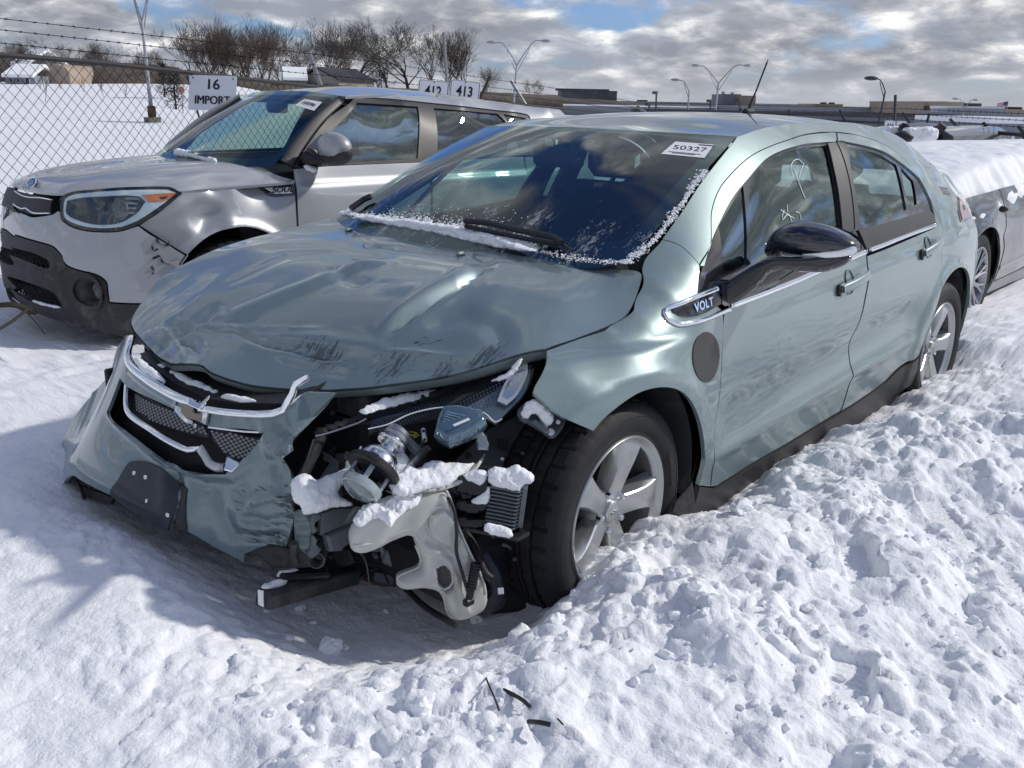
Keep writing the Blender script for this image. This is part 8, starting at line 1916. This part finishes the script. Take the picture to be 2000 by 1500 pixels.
# round-topped tan building
c = PX(103, 172, 84); r_, f_ = fbasis(); R = np.stack([r_, f_, np.array([0, 0, 1.0])], 1); e = empty('storage_building', c, 0, 'tan building with a rounded roof edge at left behind the fence', 'building'); w = 72/FPX*84; h = 46/FPX*84; b = MB()
b.prism([R @ np.array(p) for p in [(-w/2, 0, -1), (w/2, 0, -1), (w/2, 0, h*.45)]+[(w/2*math.cos(a), 0, h*.45+h*.55*math.sin(a)) for a in np.radians(np.linspace(15, 120, 9))]+[(-w/2, 0, h*.9)]], R @ np.array([0, 8, 0])); b.build('wall', M['tan'], e, smooth=False)
b = MB(); b.box(R @ np.array([-w*.28, -.05, h*.25]), (w*.10, .1, h*.4), R=R); b.build('doorway', M['windowdark'], e, smooth=False)
hw = [(-.42+.12*k, .5, .045, .12) for k in range(8)]
building('hangar', (1096, 1204, 208, 180), 300, 30, M['darkwall'], 'long dark hangar with a flat upper deck on the horizon', 'flat', M['darkwall'], (), [(-.1, .98, .15, M['darkwall'])])
building('parking_deck', (1000, 1100, 212, 193), 280, 20, M['darkwall'], 'low dark building left of the hangar', 'flat', M['darkroof'], hw)
building('warehouse', (1190, 1560, 216, 203), 260, 40, M['palewall'], 'very long low pale grey warehouse on the horizon behind the roof', 'flat', M['palewall'], (), [(-.3, .04, .3, M['darkroof']), (.1, .03, .3, M['darkroof'])])
building('warehouse', (1060, 1420, 222, 209), 210, 20, M['palewall'], 'nearer pale grey wall left of the roof antenna', 'flat', M['sign_white'])
building('warehouse', (1440, 1860, 228, 213), 190, 30, M['palewall'], 'pale grey warehouse stretching right behind the dark lamp', 'flat', M['palewall'], ((.05, .5, .02, .2), (-.1, .55, .012, .2)))
building('terminal_block', (1410, 1446, 206, 187), 240, 14, M['palewall'], 'pale block with small vents left of the antenna', 'flat', M['palewall'], (), [(-.3, .06, .3, M['pole']), (.2, .06, .25, M['pole'])])
building('terminal_block', (1444, 1475, 207, 190), 236, 14, M['tan'], 'small tan block right behind the roof antenna', 'flat', M['tan'])
building('terminal_block', (1590, 1645, 216, 206), 220, 14, M['tan'], 'low tan block with rooftop fans in the centre right', 'flat', M['tan'], ((-.2, .5, .08, .3), (.2, .5, .08, .3)), [(.0, .12, .4, M['darkroof']), (.3, .1, .4, M['darkroof'])])
building('terminal_block', (1660, 1785, 222, 212), 230, 14, M['tan'], 'long low tan roofline left of the big tan building', 'flat', M['beige'])
building('tan_building', (1798, 1880, 230, 203), 170, 22, M['tan'], 'tall tan windowless building with one reddish vent', 'flat', M['tan'], (), [(.1, .03, .06, M['galv']), (.4, .04, .08, M['galv'])], rz=.08)
_q = PX(1810, 211, 169); e = [o for o in bpy.data.objects if o.get('label', '').startswith('tall tan')][0]; r_, f_ = fbasis(); R = np.stack([r_, f_, np.array([0, 0, 1.0])], 1)
b = MB(); b.box(np.array(_q)-np.array(e.location), (.9, .3, .7), R=R); b.build('wall_vent', M['rust'], e, smooth=False)
building('white_plant_building', (1896, 1958, 236, 213), 150, 16, M['whitewall'] if 'whitewall' in M else mat('white_wall', (.42, .44, .48), .8), 'white building with a dark rooftop unit right of the tan building', 'flat', M['sign_white'], ((-.1, .4, .04, .3),), [(-.1, .35, .32, M['darkroof'])])
building('warehouse', (1900, 2080, 244, 226), 140, 20, M['palewall'], 'grey wall at the right edge with small dark openings', 'flat', M['palewall'], ((-.1, .5, .05, .25), (.0, .4, .05, .3)))
building('terminal_block', (1950, 2080, 228, 218), 175, 20, M['tan'], 'low tan block with two roof fans at the right edge', 'flat', M['tan'], (), [(-.4, .12, .6, M['darkroof']), (-.05, .12, .6, M['darkroof'])])
building('white_shed', (1858, 1925, 262, 238), 60, 6, M['palewall'], 'pale grey shed with a door behind the right hand fence', 'flat', M['snow'], ())
building('white_shed', (1928, 2060, 270, 243), 48, 8, M['palewall'], 'long white shed at the right edge behind the fence', 'flat', M['snow'], ())
building('grey_wall', (1240, 1860, 246, 226), 75, 2, M['lotwall'] if 'lotwall' in M else mat('lot_wall', (.13, .145, .17), .85, var=(.3, .1, (.10, .11, .13))), 'long grey screen wall behind the back fence', 'flat', M['darkroof'], cat='wall')
# flag
q = PX(1965, 223, 150); e = empty('flagpole', q, 0, 'flagpole flying a striped red and white flag at right', 'flagpole'); T_ = PX(1969, 197, 150)-q
b = MB(); b.tube([np.zeros(3), T_], .06, 6); b.build('pole', M['pole'], e); r_, f_ = fbasis()
for k in range(7):
    b = MB(); A = []
    for t in np.linspace(0, 1, 8): A.append(T_-r_*t*1.65+f_*.1*math.sin(t*7)+np.array([0, 0, -.08-k*.13-.35*t]))
    V = []; 
    for p in A: V += [p, p-[0, 0, .13]]
    b.add(V, [(2*i, 2*i+1, 2*i+3, 2*i+2) for i in range(7)]); b.build('flag_stripe', M['redflag'] if k % 2 == 0 else M['whiteflag'], e)
b = MB(); b.box(T_-r_*.35+np.array([0, 0, -.38])-f_*.15, (.6, .05, .45), R=np.stack([r_, f_, np.array([0, 0, 1.0])], 1)); b.build('flag_canton', M['blueflag'], e)
# ---------------------------------------------------------------- snowy dark wagon behind
q = PX(1790, 300, 12.0); q[2] = .0; e = empty('snowy_wagon', q, 0, 'dark wagon with roof rails and snow on its windshield, far behind the green car', 'car')
def wp(u, v, d=12.0): return PX(u, v, d)-q
b = MB(); secs = []
for dx in (0, -1.2, -2.6): secs.append([wp(u, v)+np.array([dx, 0, 0]) for u, v in ((1735, 300), (1737, 268), (1760, 256), (1800, 247), (1838, 251), (1862, 266), (1868, 300))])
b.loft(secs); b.build('body', M['grey_paint'], e, ang=30)
b = MB(); b.loft([[wp(u, v, 11.75) for u, v in ((1840, 256), (1858, 267), (1862, 276), (1842, 275))], [wp(u, v, 12.3) for u, v in ((1840, 256), (1858, 267), (1862, 276), (1842, 275))]]); b.build('side_window', M['windowdark'], e)
for a in (((1760, 251), (1768, 247), (1800, 245), (1832, 248), (1836, 253)), ((1758, 257), (1764, 251))):
    b = MB(); b.tube([wp(u, v, 11.8) for u, v in a], .035, 8); b.build('roof_rail', M['bare'] if len(a) > 2 else M['black'], e)
b = MB(); b.tube([wp(1762, 257, 11.7), wp(1770, 247, 11.7)], .07, 8); b.tube([wp(1830, 247, 11.7), wp(1842, 256, 11.7)], .07, 8); b.build('rail_foot', M['black'], e)
snow_lump([(1768, 250), (1800, 248), (1824, 250), (1832, 262), (1826, 276), (1790, 278), (1764, 270), (1760, 260)], [(1790, 260, 11.6)], .10, .1, 'heap of snow on the windshield of the dark wagon', res=3, amp=.04, fr=4)
snow_lump([(1700, 250), (1740, 247), (1760, 252), (1752, 262), (1715, 262)], [(1730, 255, 12.2)], .10, .2, 'snow on the hood of the dark wagon', res=3, amp=.04, fr=4)
pillow('front_corner', [(1745, 262), (1760, 256), (1775, 262), (1782, 272), (1770, 282), (1750, 283), (1742, 274)], [(1760, 270, 11.4)], .12, .2, M['black'], e, res=3); _o = e.children[-1] if False else [c for c in e.children if c.name.startswith('front_corner')][0]; _o.location = tuple(-np.array(e.location))
# dark strip of bare roof edge showing in the snow of the grey sedan
# twigs under the nose of the silver car and debris in the foreground snow
def twig(pts, r, label, m='wood', name='twig'):
    P_ = np.array([PX(*p) for p in pts]); o_ = P_.mean(0); b = MB(); b.tube(catmull(P_-o_, False, .02), r, 6); o = b.build(name, M[m]); o.location = tuple(o_); tag(o, label, 'twig' if m == 'wood' else 'debris')
twig([(-20, 598, 4.9), (20, 595, 4.9), (45, 600, 4.95), (70, 612, 5.0)], .015, 'thick wet brown branch under the nose of the silver car')
twig([(-10, 648, 4.6), (20, 630, 4.7), (52, 606, 4.85)], .008, 'thin bent twig below the branch at the left edge')
twig([(48, 606, 4.9), (70, 630, 4.8), (88, 652, 4.7)], .004, 'hair-thin stem hanging off the branch')
def ground_px(u, v, z=.22):
    p = onplane(u, v, 2, z); z2 = ground_z(p[:1], p[1:2])[0]; p = onplane(u, v, 2, z2); return p
for pts, r, lab in (([(947, 1325), (955, 1345), (968, 1375), (975, 1395)], .0022, 'thin black plastic strip lying in the foreground snow'), ([(975, 1350), (1000, 1362), (1022, 1375), (1036, 1388)], .0045, 'curved black trim fragment in the foreground snow'), ([(1032, 1416), (1055, 1418), (1075, 1422)], .005, 'short black plastic chip below the curved fragment'), ([(1088, 1410), (1100, 1422)], .002, 'tiny black sliver at the right of the debris')):
    P_ = np.array([ground_px(u, v)+[0, 0, .008] for u, v in pts]); o_ = P_.mean(0); b = MB(); b.tube(catmull(P_-o_, False, .01), r, 6); o = b.build('trim_fragment', M['black']); o.location = tuple(o_); tag(o, lab, 'debris')
